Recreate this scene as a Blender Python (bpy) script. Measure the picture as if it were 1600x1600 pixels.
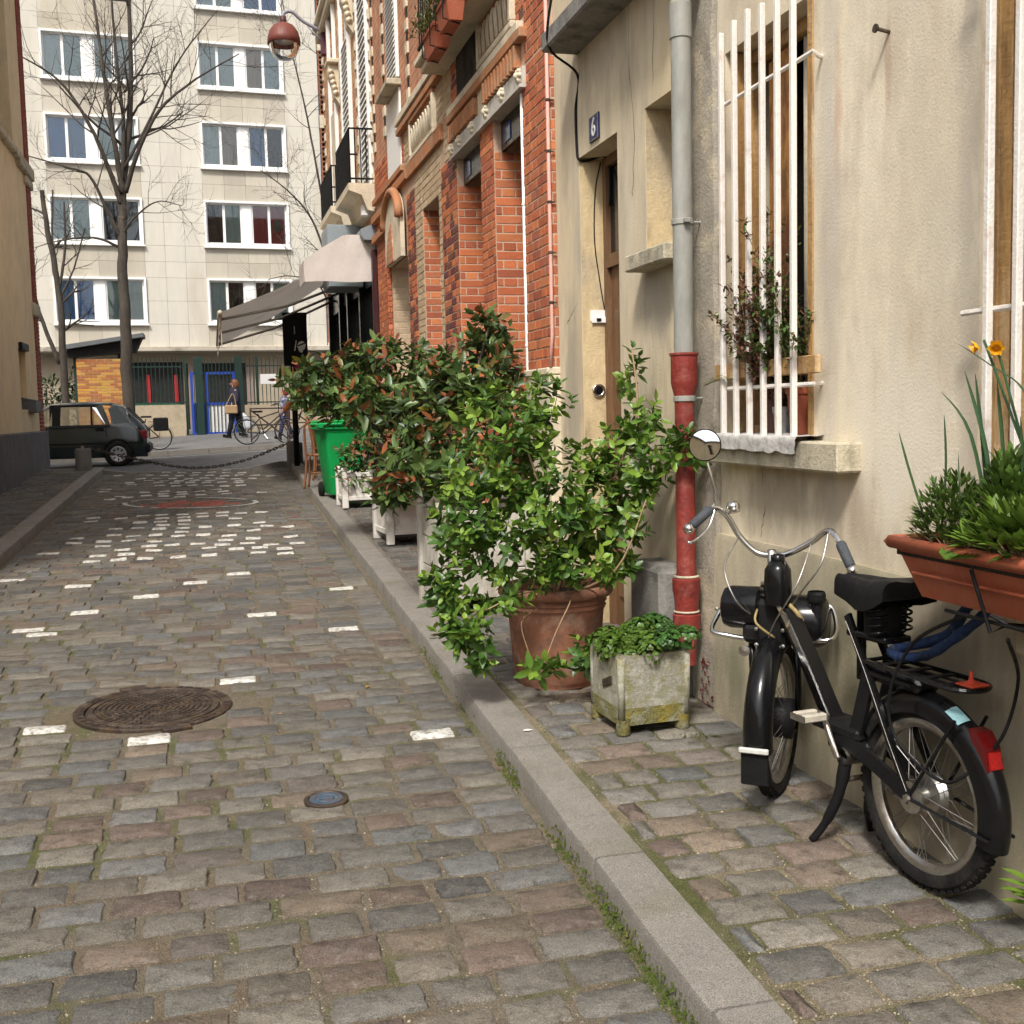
import bpy, math, random
from mathutils import Vector, Matrix, noise
R_ = math.radians
rnd = random.Random(7)
for _o in list(bpy.data.objects): bpy.data.objects.remove(_o)
scene = bpy.context.scene
COL = scene.collection

# ------------------------------------------------------------------ camera, sky, sun, exposure
def set_camera():
    yaw, pitch, roll = R_(14.648), R_(5.06), R_(-1.375)
    fwd = Vector((math.sin(yaw)*math.cos(pitch), math.cos(yaw)*math.cos(pitch), -math.sin(pitch)))
    right = Vector((math.cos(yaw), -math.sin(yaw), 0)); up = right.cross(fwd)
    r = right*math.cos(roll)+up*math.sin(roll); u = up*math.cos(roll)-right*math.sin(roll)
    cd = bpy.data.cameras.new('camera'); co = bpy.data.objects.new('camera', cd); COL.objects.link(co)
    cd.sensor_width = 36; cd.sensor_fit = 'HORIZONTAL'; cd.lens = 40.5; cd.clip_start = .05; cd.clip_end = 2000
    co.matrix_world = Matrix(((r.x, u.x, -fwd.x, 0), (r.y, u.y, -fwd.y, 0), (r.z, u.z, -fwd.z, 1.75), (0, 0, 0, 1)))
    scene.camera = co
set_camera()
SUN_FROM = Vector((-.33, -.60, .82)).normalized()
w = bpy.data.worlds.new('World'); scene.world = w; w.use_nodes = True
nt = w.node_tree; nt.nodes.clear()
sky = nt.nodes.new('ShaderNodeTexSky'); sky.sky_type = 'NISHITA'; sky.sun_disc = False
sky.sun_elevation = math.asin(SUN_FROM.z); sky.sun_rotation = math.atan2(SUN_FROM.x, SUN_FROM.y)
sky.air_density = 1.0; sky.dust_density = 4.0; sky.ozone_density = 1.0
hs = nt.nodes.new('ShaderNodeHueSaturation'); hs.inputs['Saturation'].default_value = .3
bg = nt.nodes.new('ShaderNodeBackground'); bg.inputs['Strength'].default_value = .115
wo = nt.nodes.new('ShaderNodeOutputWorld')
nt.links.new(sky.outputs[0], hs.inputs['Color']); nt.links.new(hs.outputs[0], bg.inputs['Color']); nt.links.new(bg.outputs[0], wo.inputs['Surface'])
sd = bpy.data.lights.new('sun', 'SUN'); sd.energy = 2.5; sd.angle = R_(10); sd.color = (1, .95, .88)
so = bpy.data.objects.new('sun', sd); COL.objects.link(so)
so.rotation_euler = SUN_FROM.to_track_quat('Z', 'Y').to_euler(); so.location = (0, 0, 30)
vs = scene.view_settings; vs.view_transform = 'Standard'; vs.look = 'None'; vs.exposure = .62; vs.gamma = 1; vs.use_curve_mapping = False
scene.render.engine = 'CYCLES'
scene.cycles.adaptive_threshold = .03; scene.cycles.max_bounces = 6; scene.cycles.diffuse_bounces = 3; scene.cycles.glossy_bounces = 3; scene.cycles.transparent_max_bounces = 8
scene.cycles.use_denoising = True

# ------------------------------------------------------------------ helpers
def lerp(a, b, t): return a+(b-a)*t
class MB:
    def __init__(s): s.v = []; s.f = []; s.c = []; s.m = []
    def add(s, vs, fs, col=None, mi=0):
        o = len(s.v); s.v.extend([tuple(p) for p in vs])
        for f in fs: s.f.append(tuple(i+o for i in f)); s.c.append(col); s.m.append(mi)
        return s
    def box(s, x0, x1, y0, y1, z0, z1, **k):
        return s.add([(x0,y0,z0),(x1,y0,z0),(x1,y1,z0),(x0,y1,z0),(x0,y0,z1),(x1,y0,z1),(x1,y1,z1),(x0,y1,z1)],
            [(0,3,2,1),(4,5,6,7),(0,1,5,4),(1,2,6,5),(2,3,7,6),(3,0,4,7)], **k)
    def obox(s, c, a, b, n, **k):   # centre and three half vectors
        c, a, b, n = Vector(c), Vector(a), Vector(b), Vector(n)
        return s.add([c-a-b-n, c+a-b-n, c+a+b-n, c-a+b-n, c-a-b+n, c+a-b+n, c+a+b+n, c-a+b+n],
            [(0,3,2,1),(4,5,6,7),(0,1,5,4),(1,2,6,5),(2,3,7,6),(3,0,4,7)], **k)
    def cbox(s, x0, x1, y0, y1, z0, z1, b=.01, **k):   # box with chamfered edges
        vs = []; 
        for (ax, lo, hi) in ((0,x0,x1),(1,y0,y1),(2,z0,z1)): pass
        X, Y, Z = (x0, x1), (y0, y1), (z0, z1); sg = (1, -1); idx = {}
        for i in (0,1):
            for j in (0,1):
                for l in (0,1):
                    for a in range(3):
                        p = [X[i], Y[j], Z[l]]; q = (i, j, l)
                        for d in range(3):
                            if d != a: p[d] += b*sg[q[d]]
                        idx[(i,j,l,a)] = len(vs); vs.append(tuple(p))
        fs = []
        for a in range(3):
            o1, o2 = [d for d in range(3) if d != a]
            for e in (0,1):
                ring = []
                for (m, n) in ((0,0),(1,0),(1,1),(0,1)):
                    q = [0,0,0]; q[a] = e; q[o1] = m; q[o2] = n; ring.append(idx[tuple(q)+(a,)])
                fs.append(tuple(ring))
            for m in (0,1):
                for n in (0,1):
                    q0 = [0,0,0]; q1 = [0,0,0]; q0[o1] = q1[o1] = m; q0[o2] = q1[o2] = n; q1[a] = 1
                    fs.append((idx[tuple(q0)+(o1,)], idx[tuple(q1)+(o1,)], idx[tuple(q1)+(o2,)], idx[tuple(q0)+(o2,)]))
        for i in (0,1):
            for j in (0,1):
                for l in (0,1): fs.append(tuple(idx[(i,j,l,a)] for a in range(3)))
        return s.add(vs, fs, **k)
    def tube(s, pts, r, n=8, cap=True, **k):
        P = [Vector(p) for p in pts]; rs = r if isinstance(r, (list, tuple)) else [r]*len(P)
        t0 = (P[1]-P[0]).normalized(); ref = Vector((0,0,1)) if abs(t0.z) < .9 else Vector((1,0,0))
        e = t0.cross(ref).normalized(); vs = []; fs = []
        for i, p in enumerate(P):
            t = (P[min(i+1, len(P)-1)]-P[max(i-1, 0)]).normalized()
            e = (e-t*e.dot(t)).normalized(); g = t.cross(e)
            for q in range(n):
                a = 2*math.pi*q/n; vs.append(p+(e*math.cos(a)+g*math.sin(a))*rs[i])
        for i in range(len(P)-1):
            for q in range(n):
                q2 = (q+1) % n; fs.append((i*n+q, i*n+q2, (i+1)*n+q2, (i+1)*n+q))
        if cap and n > 2: fs.append(tuple(range(n-1, -1, -1))); fs.append(tuple(range((len(P)-1)*n, len(P)*n)))
        return s.add(vs, fs, **k)
    def lathe(s, prof, o=(0,0,0), n=24, M=None, a0=0, a1=2*math.pi, **k):
        o = Vector(o); full = abs(a1-a0-2*math.pi) < 1e-6; m = n if full else n+1; vs = []; fs = []
        for (r, z) in prof:
            for q in range(m):
                a = a0+(a1-a0)*q/n; p = Vector((r*math.cos(a), r*math.sin(a), z)); vs.append(o+(M @ p if M else p))
        for i in range(len(prof)-1):
            for q in range(n):
                q2 = (q+1) % m; fs.append((i*m+q, i*m+q2, (i+1)*m+q2, (i+1)*m+q))
        return s.add(vs, fs, **k)
    def disc(s, o, r, n=20, M=None, **k):
        o = Vector(o); vs = []
        for q in range(n):
            p = Vector((r*math.cos(2*math.pi*q/n), r*math.sin(2*math.pi*q/n), 0)); vs.append(o+(M @ p if M else p))
        return s.add(vs, [tuple(range(n))], **k)
    def prism(s, poly, fn, d, **k):   # polygon of 2-D points, fn(a, b, c) gives 3-D; c runs 0..d
        n = len(poly); vs = [fn(a, b, 0) for a, b in poly]+[fn(a, b, d) for a, b in poly]
        fs = [tuple(range(n-1, -1, -1)), tuple(range(n, 2*n))]+[(i, (i+1) % n, n+(i+1) % n, n+i) for i in range(n)]
        return s.add(vs, fs, **k)
    def quad(s, a, b, c, d, **k): return s.add([a, b, c, d], [(0,1,2,3)], **k)
    def mesh(s, name, mats, smooth=False):
        me = bpy.data.meshes.new(name); me.from_pydata(s.v, [], s.f)
        mats = mats if isinstance(mats, (list, tuple)) else [mats]
        for m in mats: me.materials.append(m)
        if any(s.m): me.polygons.foreach_set('material_index', s.m)
        if any(c is not None for c in s.c):
            at = me.attributes.new('Col', 'FLOAT_COLOR', 'FACE'); buf = []
            for c in s.c: c = c or (.5, .5, .5); buf.extend((c[0], c[1], c[2], 1))
            at.data.foreach_set('color', buf)
        if smooth: me.polygons.foreach_set('use_smooth', [True]*len(s.f))
        me.validate(); me.update()
        return me
    def build(s, name, mats, parent=None, smooth=False, sharp=None, local=False):
        if parent is not None and not local:
            inv = parent_matrix(parent).inverted(); s.v = [tuple(inv @ Vector(p)) for p in s.v]
        me = s.mesh(name, mats, smooth or sharp is not None)
        if sharp is not None: me.set_sharp_from_angle(angle=R_(sharp))
        o = bpy.data.objects.new(name, me); COL.objects.link(o)
        if parent is not None: o.parent = parent
        return o
def parent_matrix(o):
    m = o.matrix_basis.copy()
    while o.parent: o = o.parent; m = o.matrix_basis @ m
    return m
def thing(name, label, cat, loc=(0,0,0), rz=0, group=None):
    o = bpy.data.objects.new(name, None); COL.objects.link(o); o.empty_display_size = .1
    o.location = loc; o.rotation_euler = (0, 0, rz); tag(o, label, cat, group); return o
def tag(o, label=None, cat=None, group=None, kind=None):
    if label: o['label'] = label
    if cat: o['category'] = cat
    if group: o['group'] = group
    if kind: o['kind'] = kind
    return o
def inst(name, me, parent, M, color=None):   # one more object that shares mesh data
    o = bpy.data.objects.new(name, me); COL.objects.link(o); o.parent = parent; o.matrix_basis = M
    if color: o.color = (*color, 1)
    return o
def bez(pts, n=8):   # smooth curve through points
    P = [Vector(p) for p in pts]; out = []
    for i in range(len(P)-1):
        p0, p1, p2, p3 = P[max(i-1,0)], P[i], P[i+1], P[min(i+2,len(P)-1)]
        for q in range(n):
            t = q/n; out.append(.5*((2*p1)+(p2-p0)*t+(2*p0-5*p1+4*p2-p3)*t*t+(3*p1-p0-3*p2+p3)*t**3))
    out.append(P[-1]); return out

# ------------------------------------------------------------------ materials
def _n(nt, t, **k):
    x = nt.nodes.new('ShaderNode'+t)
    for a, b in k.items():
        if hasattr(x, a): setattr(x, a, b)
    return x
def mat(name, col=(.5,.5,.5), rough=.7, var=.2, scale=6, bump=.15, bscale=60, bdist=.01, metal=0, src=None, spec=.4, tint=None, tscale=1.5, tamt=.5,
        stretch=(1,1,1), trans=0, coat=0, speck=0, tlo=.5, thi=.65, world=False):
    """principled surface: base colour (fixed, from the object or from the mesh), two scales of noise, optional stain colour, relief"""
    m = bpy.data.materials.new(name); m.use_nodes = True; nt = m.node_tree; L = nt.links.new
    b = nt.nodes['Principled BSDF']; tc = _n(nt, 'TexCoord'); mp = _n(nt, 'Mapping'); mp.inputs['Scale'].default_value = stretch
    OC = _n(nt, 'NewGeometry').outputs['Position'] if world else tc.outputs['Object']
    L(OC, mp.inputs['Vector'])
    if src == 'obj': c = _n(nt, 'ObjectInfo').outputs['Color']
    elif src == 'attr': a = _n(nt, 'Attribute'); a.attribute_name = 'Col'; c = a.outputs['Color']
    else: g = _n(nt, 'RGB'); g.outputs[0].default_value = (*col, 1); c = g.outputs[0]
    def nz(sc, det=3, vec=None):
        x = _n(nt, 'TexNoise'); x.inputs['Scale'].default_value = sc; x.inputs['Detail'].default_value = det; x.inputs['Roughness'].default_value = .6
        L(vec or mp.outputs[0], x.inputs['Vector']); return x.outputs[0]
    def rng(v, a, b_, lo, hi):
        x = _n(nt, 'MapRange'); x.inputs[1].default_value = a; x.inputs[2].default_value = b_; x.inputs[3].default_value = lo; x.inputs[4].default_value = hi; L(v, x.inputs[0]); return x.outputs[0]
    def mix(f, a, b_, mode='MIX'):
        x = _n(nt, 'Mix'); x.data_type = 'RGBA'; x.blend_type = mode; x.clamp_factor = True
        if isinstance(f, (int, float)): x.inputs[0].default_value = f
        else: L(f, x.inputs[0])
        L(a, x.inputs[6])
        if isinstance(b_, tuple): x.inputs[7].default_value = (*b_, 1)
        else: L(b_, x.inputs[7])
        return x.outputs[2]
    if tint:
        for q, tt in enumerate(tint if isinstance(tint, list) else [tint]):
            v = nz(tscale*(1+.7*q), 4); 
            if q:
                vm = _n(nt, 'VectorMath'); vm.inputs[1].default_value = (7.3*q, 3.1*q, 5.7*q); L(mp.outputs[0], vm.inputs[0]); v = nz(tscale*(1+.7*q), 4, vm.outputs[0])
            c = mix(rng(v, tlo, thi, 0, tamt), c, tt)
    if var:
        k = _n(nt, 'Mix'); k.data_type = 'FLOAT'; k.inputs[0].default_value = .5; L(nz(scale, 3), k.inputs[2]); L(nz(scale*7.3, 2), k.inputs[3])
        f = rng(k.outputs[0], .3, .7, 1-var, 1+var); mm = _n(nt, 'VectorMath'); mm.operation = 'SCALE'; L(c, mm.inputs[0]); L(f, mm.inputs[3]); c = mm.outputs[0]
    if speck:
        v = _n(nt, 'TexNoise'); v.inputs['Scale'].default_value = 260; v.inputs['Detail'].default_value = 2; L(OC, v.inputs['Vector'])
        f = rng(v.outputs[0], .38, .62, 1-speck, 1+speck); mm = _n(nt, 'VectorMath'); mm.operation = 'SCALE'; L(c, mm.inputs[0]); L(f, mm.inputs[3]); c = mm.outputs[0]
    L(c, b.inputs['Base Color']); b.inputs['Roughness'].default_value = rough; b.inputs['Metallic'].default_value = metal
    b.inputs['Specular IOR Level'].default_value = spec
    if coat: b.inputs['Coat Weight'].default_value = coat; b.inputs['Coat Roughness'].default_value = .08
    if rough < .95 and var:
        L(rng(nz(scale*2.1, 2), .3, .7, max(.02, rough*.8), min(1, rough*1.2)), b.inputs['Roughness'])
    if bump:
        bp = _n(nt, 'Bump'); bp.inputs['Strength'].default_value = bump; bp.inputs['Distance'].default_value = bdist
        L(nz(bscale, 4, OC), bp.inputs['Height']); L(bp.outputs[0], b.inputs['Normal'])
    if trans:
        t = _n(nt, 'BsdfTranslucent'); L(c, t.inputs['Color']); x = _n(nt, 'MixShader'); x.inputs[0].default_value = trans
        out = nt.nodes['Material Output']; L(b.outputs[0], x.inputs[1]); L(t.outputs[0], x.inputs[2]); L(x.outputs[0], out.inputs['Surface'])
    return m
def glass_mat(name, col=(.75,.8,.8), amt=.25, rough=.03):
    m = bpy.data.materials.new(name); m.use_nodes = True; nt = m.node_tree; L = nt.links.new; nt.nodes.clear()
    t = _n(nt, 'BsdfTransparent'); t.inputs[0].default_value = (*col, 1); g = _n(nt, 'BsdfGlossy'); g.inputs['Roughness'].default_value = rough; g.inputs['Color'].default_value = (.9,.92,.95,1)
    fr = _n(nt, 'Fresnel'); fr.inputs[0].default_value = 1.5; ad = _n(nt, 'Math'); ad.operation = 'ADD'; ad.use_clamp = True; ad.inputs[1].default_value = amt; L(fr.outputs[0], ad.inputs[0])
    x = _n(nt, 'MixShader'); o = _n(nt, 'OutputMaterial'); L(ad.outputs[0], x.inputs[0]); L(t.outputs[0], x.inputs[1]); L(g.outputs[0], x.inputs[2]); L(x.outputs[0], o.inputs[0]); return m
def brick_mat(name, c1, c2, cm, bw=.22, bh=.069, swap=True, bump=.6):
    """running bond for walls too far off to pick single bricks apart; coordinates (y, z) of a wall that faces the alley"""
    m = bpy.data.materials.new(name); m.use_nodes = True; nt = m.node_tree; L = nt.links.new; b = nt.nodes['Principled BSDF']
    tc = _n(nt, 'TexCoord'); sx = _n(nt, 'SeparateXYZ'); cx = _n(nt, 'CombineXYZ'); L(tc.outputs['Object'], sx.inputs[0])
    L(sx.outputs[1 if swap else 0], cx.inputs[0]); L(sx.outputs[2], cx.inputs[1])
    t = _n(nt, 'TexBrick'); t.inputs['Scale'].default_value = 1; t.inputs['Brick Width'].default_value = bw; t.inputs['Row Height'].default_value = bh; t.inputs['Mortar Size'].default_value = .006
    t.inputs['Color1'].default_value = (*c1, 1); t.inputs['Color2'].default_value = (*c2, 1); t.inputs['Mortar'].default_value = (*cm, 1); L(cx.outputs[0], t.inputs['Vector'])
    nz = _n(nt, 'TexNoise'); nz.inputs['Scale'].default_value = 3; nz.inputs['Detail'].default_value = 6; L(tc.outputs['Object'], nz.inputs['Vector'])
    r = _n(nt, 'MapRange'); r.inputs[1].default_value = .3; r.inputs[2].default_value = .7; r.inputs[3].default_value = .7; r.inputs[4].default_value = 1.25; L(nz.outputs[0], r.inputs[0])
    v = _n(nt, 'VectorMath'); v.operation = 'SCALE'; L(t.outputs['Color'], v.inputs[0]); L(r.outputs[0], v.inputs[3]); L(v.outputs[0], b.inputs['Base Color'])
    b.inputs['Roughness'].default_value = .85; bp = _n(nt, 'Bump'); bp.inputs['Strength'].default_value = bump; bp.inputs['Distance'].default_value = .01; bp.invert = True
    L(t.outputs['Fac'], bp.inputs['Height']); L(bp.outputs[0], b.inputs['Normal']); return m
M = {}
M['stone_o'] = mat('sett stone', src='obj', rough=.8, var=.30, scale=16, bump=.85, bscale=85, bdist=.008, speck=.30, spec=.3, tint=[(.045,.038,.03),(.165,.152,.132),(.14,.117,.085)], tscale=18, tamt=.55, tlo=.54, thi=.68, world=True)
M['stone_a'] = mat('sett stone far', src='attr', rough=.8, var=.30, scale=16, bump=.7, bscale=85, bdist=.008, speck=.2, spec=.3, tint=[(.045,.038,.03),(.13,.112,.088)], tscale=9, tamt=.4, tlo=.52, thi=.68, world=True)
M['paint'] = mat('white road paint', (.62,.605,.56), .75, .12, 25, .6, 90, .005, tint=[(.20,.18,.15),(.40,.38,.34)], tscale=26, tamt=.9, tlo=.50, thi=.62, world=True)
M['mortar'] = mat('sandy joint mortar', (.195,.162,.115), .95, .35, 22, 1, 160, .02, speck=.4, tint=[(.10,.12,.03),(.20,.15,.10)], tscale=2.2, tamt=.75, tlo=.5, thi=.62)
M['mortar_walk'] = mat('mossy joint mortar', (.28,.23,.15), .95, .35, 22, 1, 160, .02, speck=.4, tint=[(.085,.10,.02),(.15,.14,.07)], tscale=1.6, tamt=.85, tlo=.47, thi=.58)
M['walk_far'] = mat('worn pavement bed', (.145,.125,.105), .9, .25, 5, .5, 60, .01)
M['granite'] = mat('granite kerb', (.20,.183,.16), .8, .16, 5, .5, 180, .004, speck=.34, tint=(.15,.14,.10), tscale=3, tamt=.5)
M['moss'] = mat('moss', (.10,.14,.02), .95, .5, 30, 1, 160, .015, tint=(.17,.14,.04), tscale=14, tamt=.7)
M['asphalt'] = mat('asphalt', (.085,.082,.08), .85, .25, 2, .5, 220, .005, speck=.2)
M['asphalt_walk'] = mat('pavement asphalt', (.15,.145,.14), .85, .2, 1.5, .4, 200, .004, speck=.15)
M['earth'] = mat('earth', (.12,.10,.08), .95, .2, 3)
M['stucco'] = mat('beige stucco', (.74,.645,.475), .92, .12, 2.4, .35, 90, .006, tint=[(.50,.42,.31),(.76,.69,.55),(.42,.33,.23)], tscale=1.3, tamt=.55, tlo=.47, thi=.66, stretch=(1,1,.5), speck=.07)
M['stucco_door'] = mat('streaked stucco', (.64,.54,.375), .92, .12, 2.4, .3, 70, .008, tint=[(.60,.45,.25),(.36,.33,.28),(.28,.24,.18)], tscale=1.7, tamt=.5, tlo=.48, thi=.7, stretch=(1,1,.28), speck=.06)
M['dado'] = mat('grey base render', (.42,.36,.255), .92, .14, 3, .35, 70, .008, tint=[(.17,.17,.10),(.28,.245,.18)], tscale=1.6, tamt=.65, tlo=.46, thi=.7, stretch=(1,1,.35), speck=.07)
M['patch'] = mat('raw cement', (.34,.30,.24), .95, .25, 9, .5, 60, .01, tint=(.52,.44,.31), tscale=4, tamt=.8)
M['sill'] = mat('weathered sill stone', (.50,.44,.32), .9, .16, 6, .6, 70, .01, tint=[(.25,.235,.19),(.16,.15,.11)], tscale=5, tamt=.55, stretch=(1,1,.6))
M['slab'] = mat('dark weathered slab', (.22,.21,.19), .9, .25, 7, .6, 70, .01, tint=(.07,.07,.06), tscale=5, tamt=.7)
M['ochre'] = mat('ochre reveal', (.58,.45,.26), .9, .16, 4, .5, 60, .01, tint=[(.40,.34,.26),(.22,.15,.09)], tscale=2.5, tamt=.6, stretch=(1,1,.5))
M['brick_o'] = mat('red brick', src='obj', rough=.82, var=.22, scale=14, bump=.5, bscale=80, bdist=.006, spec=.3, world=True, tint=(.30,.16,.10), tscale=7, tamt=.4)
M['brick_a'] = mat('red brick far', src='attr', rough=.82, var=.16, scale=14, bump=.4, bscale=80, bdist=.006, spec=.3)
M['pointing'] = mat('pale pointing', (.50,.35,.25), .95, .15, 12, .5, 120)
M['terra'] = mat('orange terracotta', (.40,.17,.075), .85, .3, 8, .3, 60, tint=(.30,.22,.14), tscale=5, tamt=.6)
M['cream_stone'] = mat('cream stone', (.62,.54,.40), .85, .16, 5, .4, 60, tint=(.35,.30,.23), tscale=3, tamt=.5)
M['white'] = mat('white paint', (.80,.79,.76), .5, .05, 8, .1, 60, spec=.5)
M['bar_white'] = mat('white painted iron', (.74,.69,.63), .55, .08, 20, .3, 90, tint=[(.45,.30,.19),(.60,.55,.48)], tscale=9, tamt=.5, tlo=.60, thi=.72)
M['black'] = mat('black paint', (.006,.006,.0065), .2, .2, 10, .03, 60, spec=.32)
M['black_matt'] = mat('matt black', (.009,.009,.0095), .55, .2, 10, .15, 60, spec=.18)
M['dark'] = mat('dark interior', (.012,.011,.010), .8, .2, 3, 0)
M['chrome'] = mat('chrome', (.75,.74,.72), .14, .12, 20, .05, 60, metal=1)
M['steel'] = mat('dull steel', (.50,.49,.46), .38, .2, 20, .1, 80, metal=1, tint=(.25,.17,.10), tscale=20, tamt=.5)
M['rubber'] = mat('rubber', (.012,.0115,.011), .8, .25, 20, .3, 90, spec=.15, tint=(.04,.036,.03), tscale=9, tamt=.5)
M['grip'] = mat('grey grip rubber', (.055,.06,.07), .7, .2, 20, .4, 120)
M['wood_brown'] = mat('brown wood', (.16,.085,.04), .6, .25, 6, .3, 40, stretch=(1,1,.15))
M['wood_peel'] = mat('peeling ochre wood', (.40,.23,.085), .8, .3, 10, .6, 50, .01, stretch=(1,1,.12), tint=[(.16,.09,.04),(.55,.43,.27)], tscale=9, tamt=.7)
M['wood_grey'] = mat('weathered white wood', (.50,.47,.41), .85, .15, 6, .5, 40, stretch=(1,1,.3), tint=[(.20,.16,.12),(.36,.33,.27)], tscale=6, tamt=.65)
M['wood_white'] = mat('white painted wood', (.66,.63,.57), .7, .1, 6, .3, 40, tint=(.30,.24,.18), tscale=7, tamt=.5, tlo=.54, thi=.7)
M['pipe_grey'] = mat('grey zinc pipe', (.27,.27,.24), .55, .14, 5, .2, 40, metal=.0, tint=[(.34,.335,.30),(.20,.19,.16)], tscale=5, tamt=.55, stretch=(1,1,.3))
M['pipe_red'] = mat('red cast iron', (.215,.03,.022), .5, .28, 9, .4, 60, tint=[(.085,.02,.018),(.30,.10,.075)], tscale=6, tamt=.6)
M['pipe_beige'] = mat('beige painted pipe', (.42,.35,.25), .7, .15, 6, .2, 60)
M['pink'] = mat('pink painted pipe', (.62,.33,.28), .6, .1, 9, .2, 60)
M['rust'] = mat('rusty iron sheet', (.55,.27,.08), .85, .3, 7, .5, 50, tint=[(.06,.025,.015),(.20,.08,.03)], tscale=2.6, tamt=.95, tlo=.48, thi=.6, stretch=(1,1,.5))
M['pot'] = mat('terracotta pot', (.34,.145,.085), .8, .18, 7, .35, 70, .006, tint=[(.20,.085,.055),(.50,.33,.24),(.16,.10,.07)], tscale=4.5, tamt=.7)
M['pot_plain'] = mat('smooth terracotta plastic', (.34,.085,.038), .55, .1, 8, .1, 60, tint=(.40,.14,.08), tscale=6, tamt=.4)
M['concrete'] = mat('lichened concrete', (.30,.285,.23), .95, .22, 9, .5, 80, .008, tint=[(.20,.20,.12),(.44,.42,.36),(.20,.18,.05)], tscale=9, tamt=.65, speck=.22)
M['concrete_moss'] = mat('mossy concrete', (.17,.155,.06), .95, .35, 12, .9, 70, .012, tint=[(.26,.20,.02),(.28,.28,.22)], tscale=8, tamt=.7, speck=.15)
M['soil'] = mat('soil', (.035,.025,.018), .95, .3, 20, 1, 60, .02)
M['leaf'] = mat('leaf', src='attr', rough=.42, var=.12, scale=30, bump=.0, spec=.5, trans=.22)
M['leaf_o'] = mat('leaf of sprig', src='attr', rough=.38, var=.10, scale=30, bump=.0, spec=.45, trans=.22)
M['bark'] = mat('bark', (.062,.05,.039), .9, .3, 8, .9, 30, .03, stretch=(1,1,.3), tint=(.11,.095,.075), tscale=2, tamt=.6)
M['twig'] = mat('twig', (.30,.20,.11), .8, .25, 20, .2, 60)
M['bin'] = mat('green bin plastic', (.0,.30,.065), .5, .05, 5, .05, 60, spec=.45)
M['fabric'] = mat('greige awning cloth', (.70,.635,.58), .9, .08, 4, .2, 200, trans=.16, tint=(.40,.34,.30), tscale=2, tamt=.4)
M['spoke'] = mat('spoke steel', (.22,.21,.2), .5, .2, metal=.8)
M['cover'] = mat('rusty cast iron', (.05,.036,.028), .6, .35, 14, .5, 90, metal=.3, tint=[(.10,.06,.03),(.15,.115,.08)], tscale=9, tamt=.6)
M['blue_cap'] = mat('blue painted iron', (.055,.085,.12), .55, .3, 30, .5, 80, tint=(.11,.06,.04), tscale=20, tamt=.6)
M['glass'] = glass_mat('window glass', (.9,.93,.93), .04)
M['glass_dark'] = mat('dark shop glass', (.012,.013,.015), .08, 0, 1, 0, spec=.6)
M['panel_o'] = mat('facade slab', src='obj', rough=.9, var=.07, scale=.8, bump=.15, bscale=30, world=True, stretch=(1,1,.22), tint=(.42,.365,.27), tscale=1.1, tamt=.5, tlo=.5, thi=.7)
M['facade_core'] = mat('facade joint', (.53,.49,.41), .9, .05)
M['slate'] = mat('grey sheet roof', (.115,.125,.13), .6, .12, 4, .1)
M['hedge'] = mat('hedge', src='attr', rough=.6, var=.2, scale=9, bump=0, trans=.15)
M['fence'] = mat('dark green iron', (.012,.035,.026), .5, .1)
M['cloth_o'] = mat('cloth', src='obj', rough=.9, var=.1, scale=9, bump=.1)
M['litter'] = mat('litter', src='obj', rough=.8, var=.1)

def add_stains(m, loc, stains):
    """soiled patches with a shape of their own: (y, z, ry, rz, colour, amount), ragged by noise"""
    nt = m.node_tree; L = nt.links.new; b = nt.nodes['Principled BSDF']; tc = _n(nt, 'TexCoord'); c = b.inputs['Base Color'].links[0].from_socket
    mp = _n(nt, 'Mapping'); mp.inputs['Scale'].default_value = (1,1,.35); L(tc.outputs['Object'], mp.inputs[0])
    nz = _n(nt, 'TexNoise'); nz.inputs['Scale'].default_value = 7; nz.inputs['Detail'].default_value = 5; nz.inputs['Roughness'].default_value = .65; L(mp.outputs[0], nz.inputs['Vector'])
    for (y, z, ry, rz, col, amt) in stains:
        a = _n(nt, 'VectorMath'); a.operation = 'SUBTRACT'; a.inputs[1].default_value = (0, y-loc.y, z-loc.z); L(tc.outputs['Object'], a.inputs[0])
        d = _n(nt, 'VectorMath'); d.operation = 'MULTIPLY'; d.inputs[1].default_value = (0, 1/ry, 1/rz); L(a.outputs[0], d.inputs[0])
        ln = _n(nt, 'VectorMath'); ln.operation = 'LENGTH'; L(d.outputs[0], ln.inputs[0])
        ma = _n(nt, 'Math'); ma.operation = 'MULTIPLY_ADD'; ma.inputs[1].default_value = 2.2; L(nz.outputs[0], ma.inputs[0]); L(ln.outputs['Value'], ma.inputs[2])
        mr = _n(nt, 'MapRange'); mr.interpolation_type = 'SMOOTHSTEP'; mr.inputs[1].default_value = 2.15; mr.inputs[2].default_value = 1.35; mr.inputs[3].default_value = 0; mr.inputs[4].default_value = amt; L(ma.outputs[0], mr.inputs[0])
        x = _n(nt, 'Mix'); x.data_type = 'RGBA'; L(mr.outputs[0], x.inputs[0]); L(c, x.inputs[6]); x.inputs[7].default_value = (*col, 1); c = x.outputs[2]
    L(c, b.inputs['Base Color'])

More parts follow.
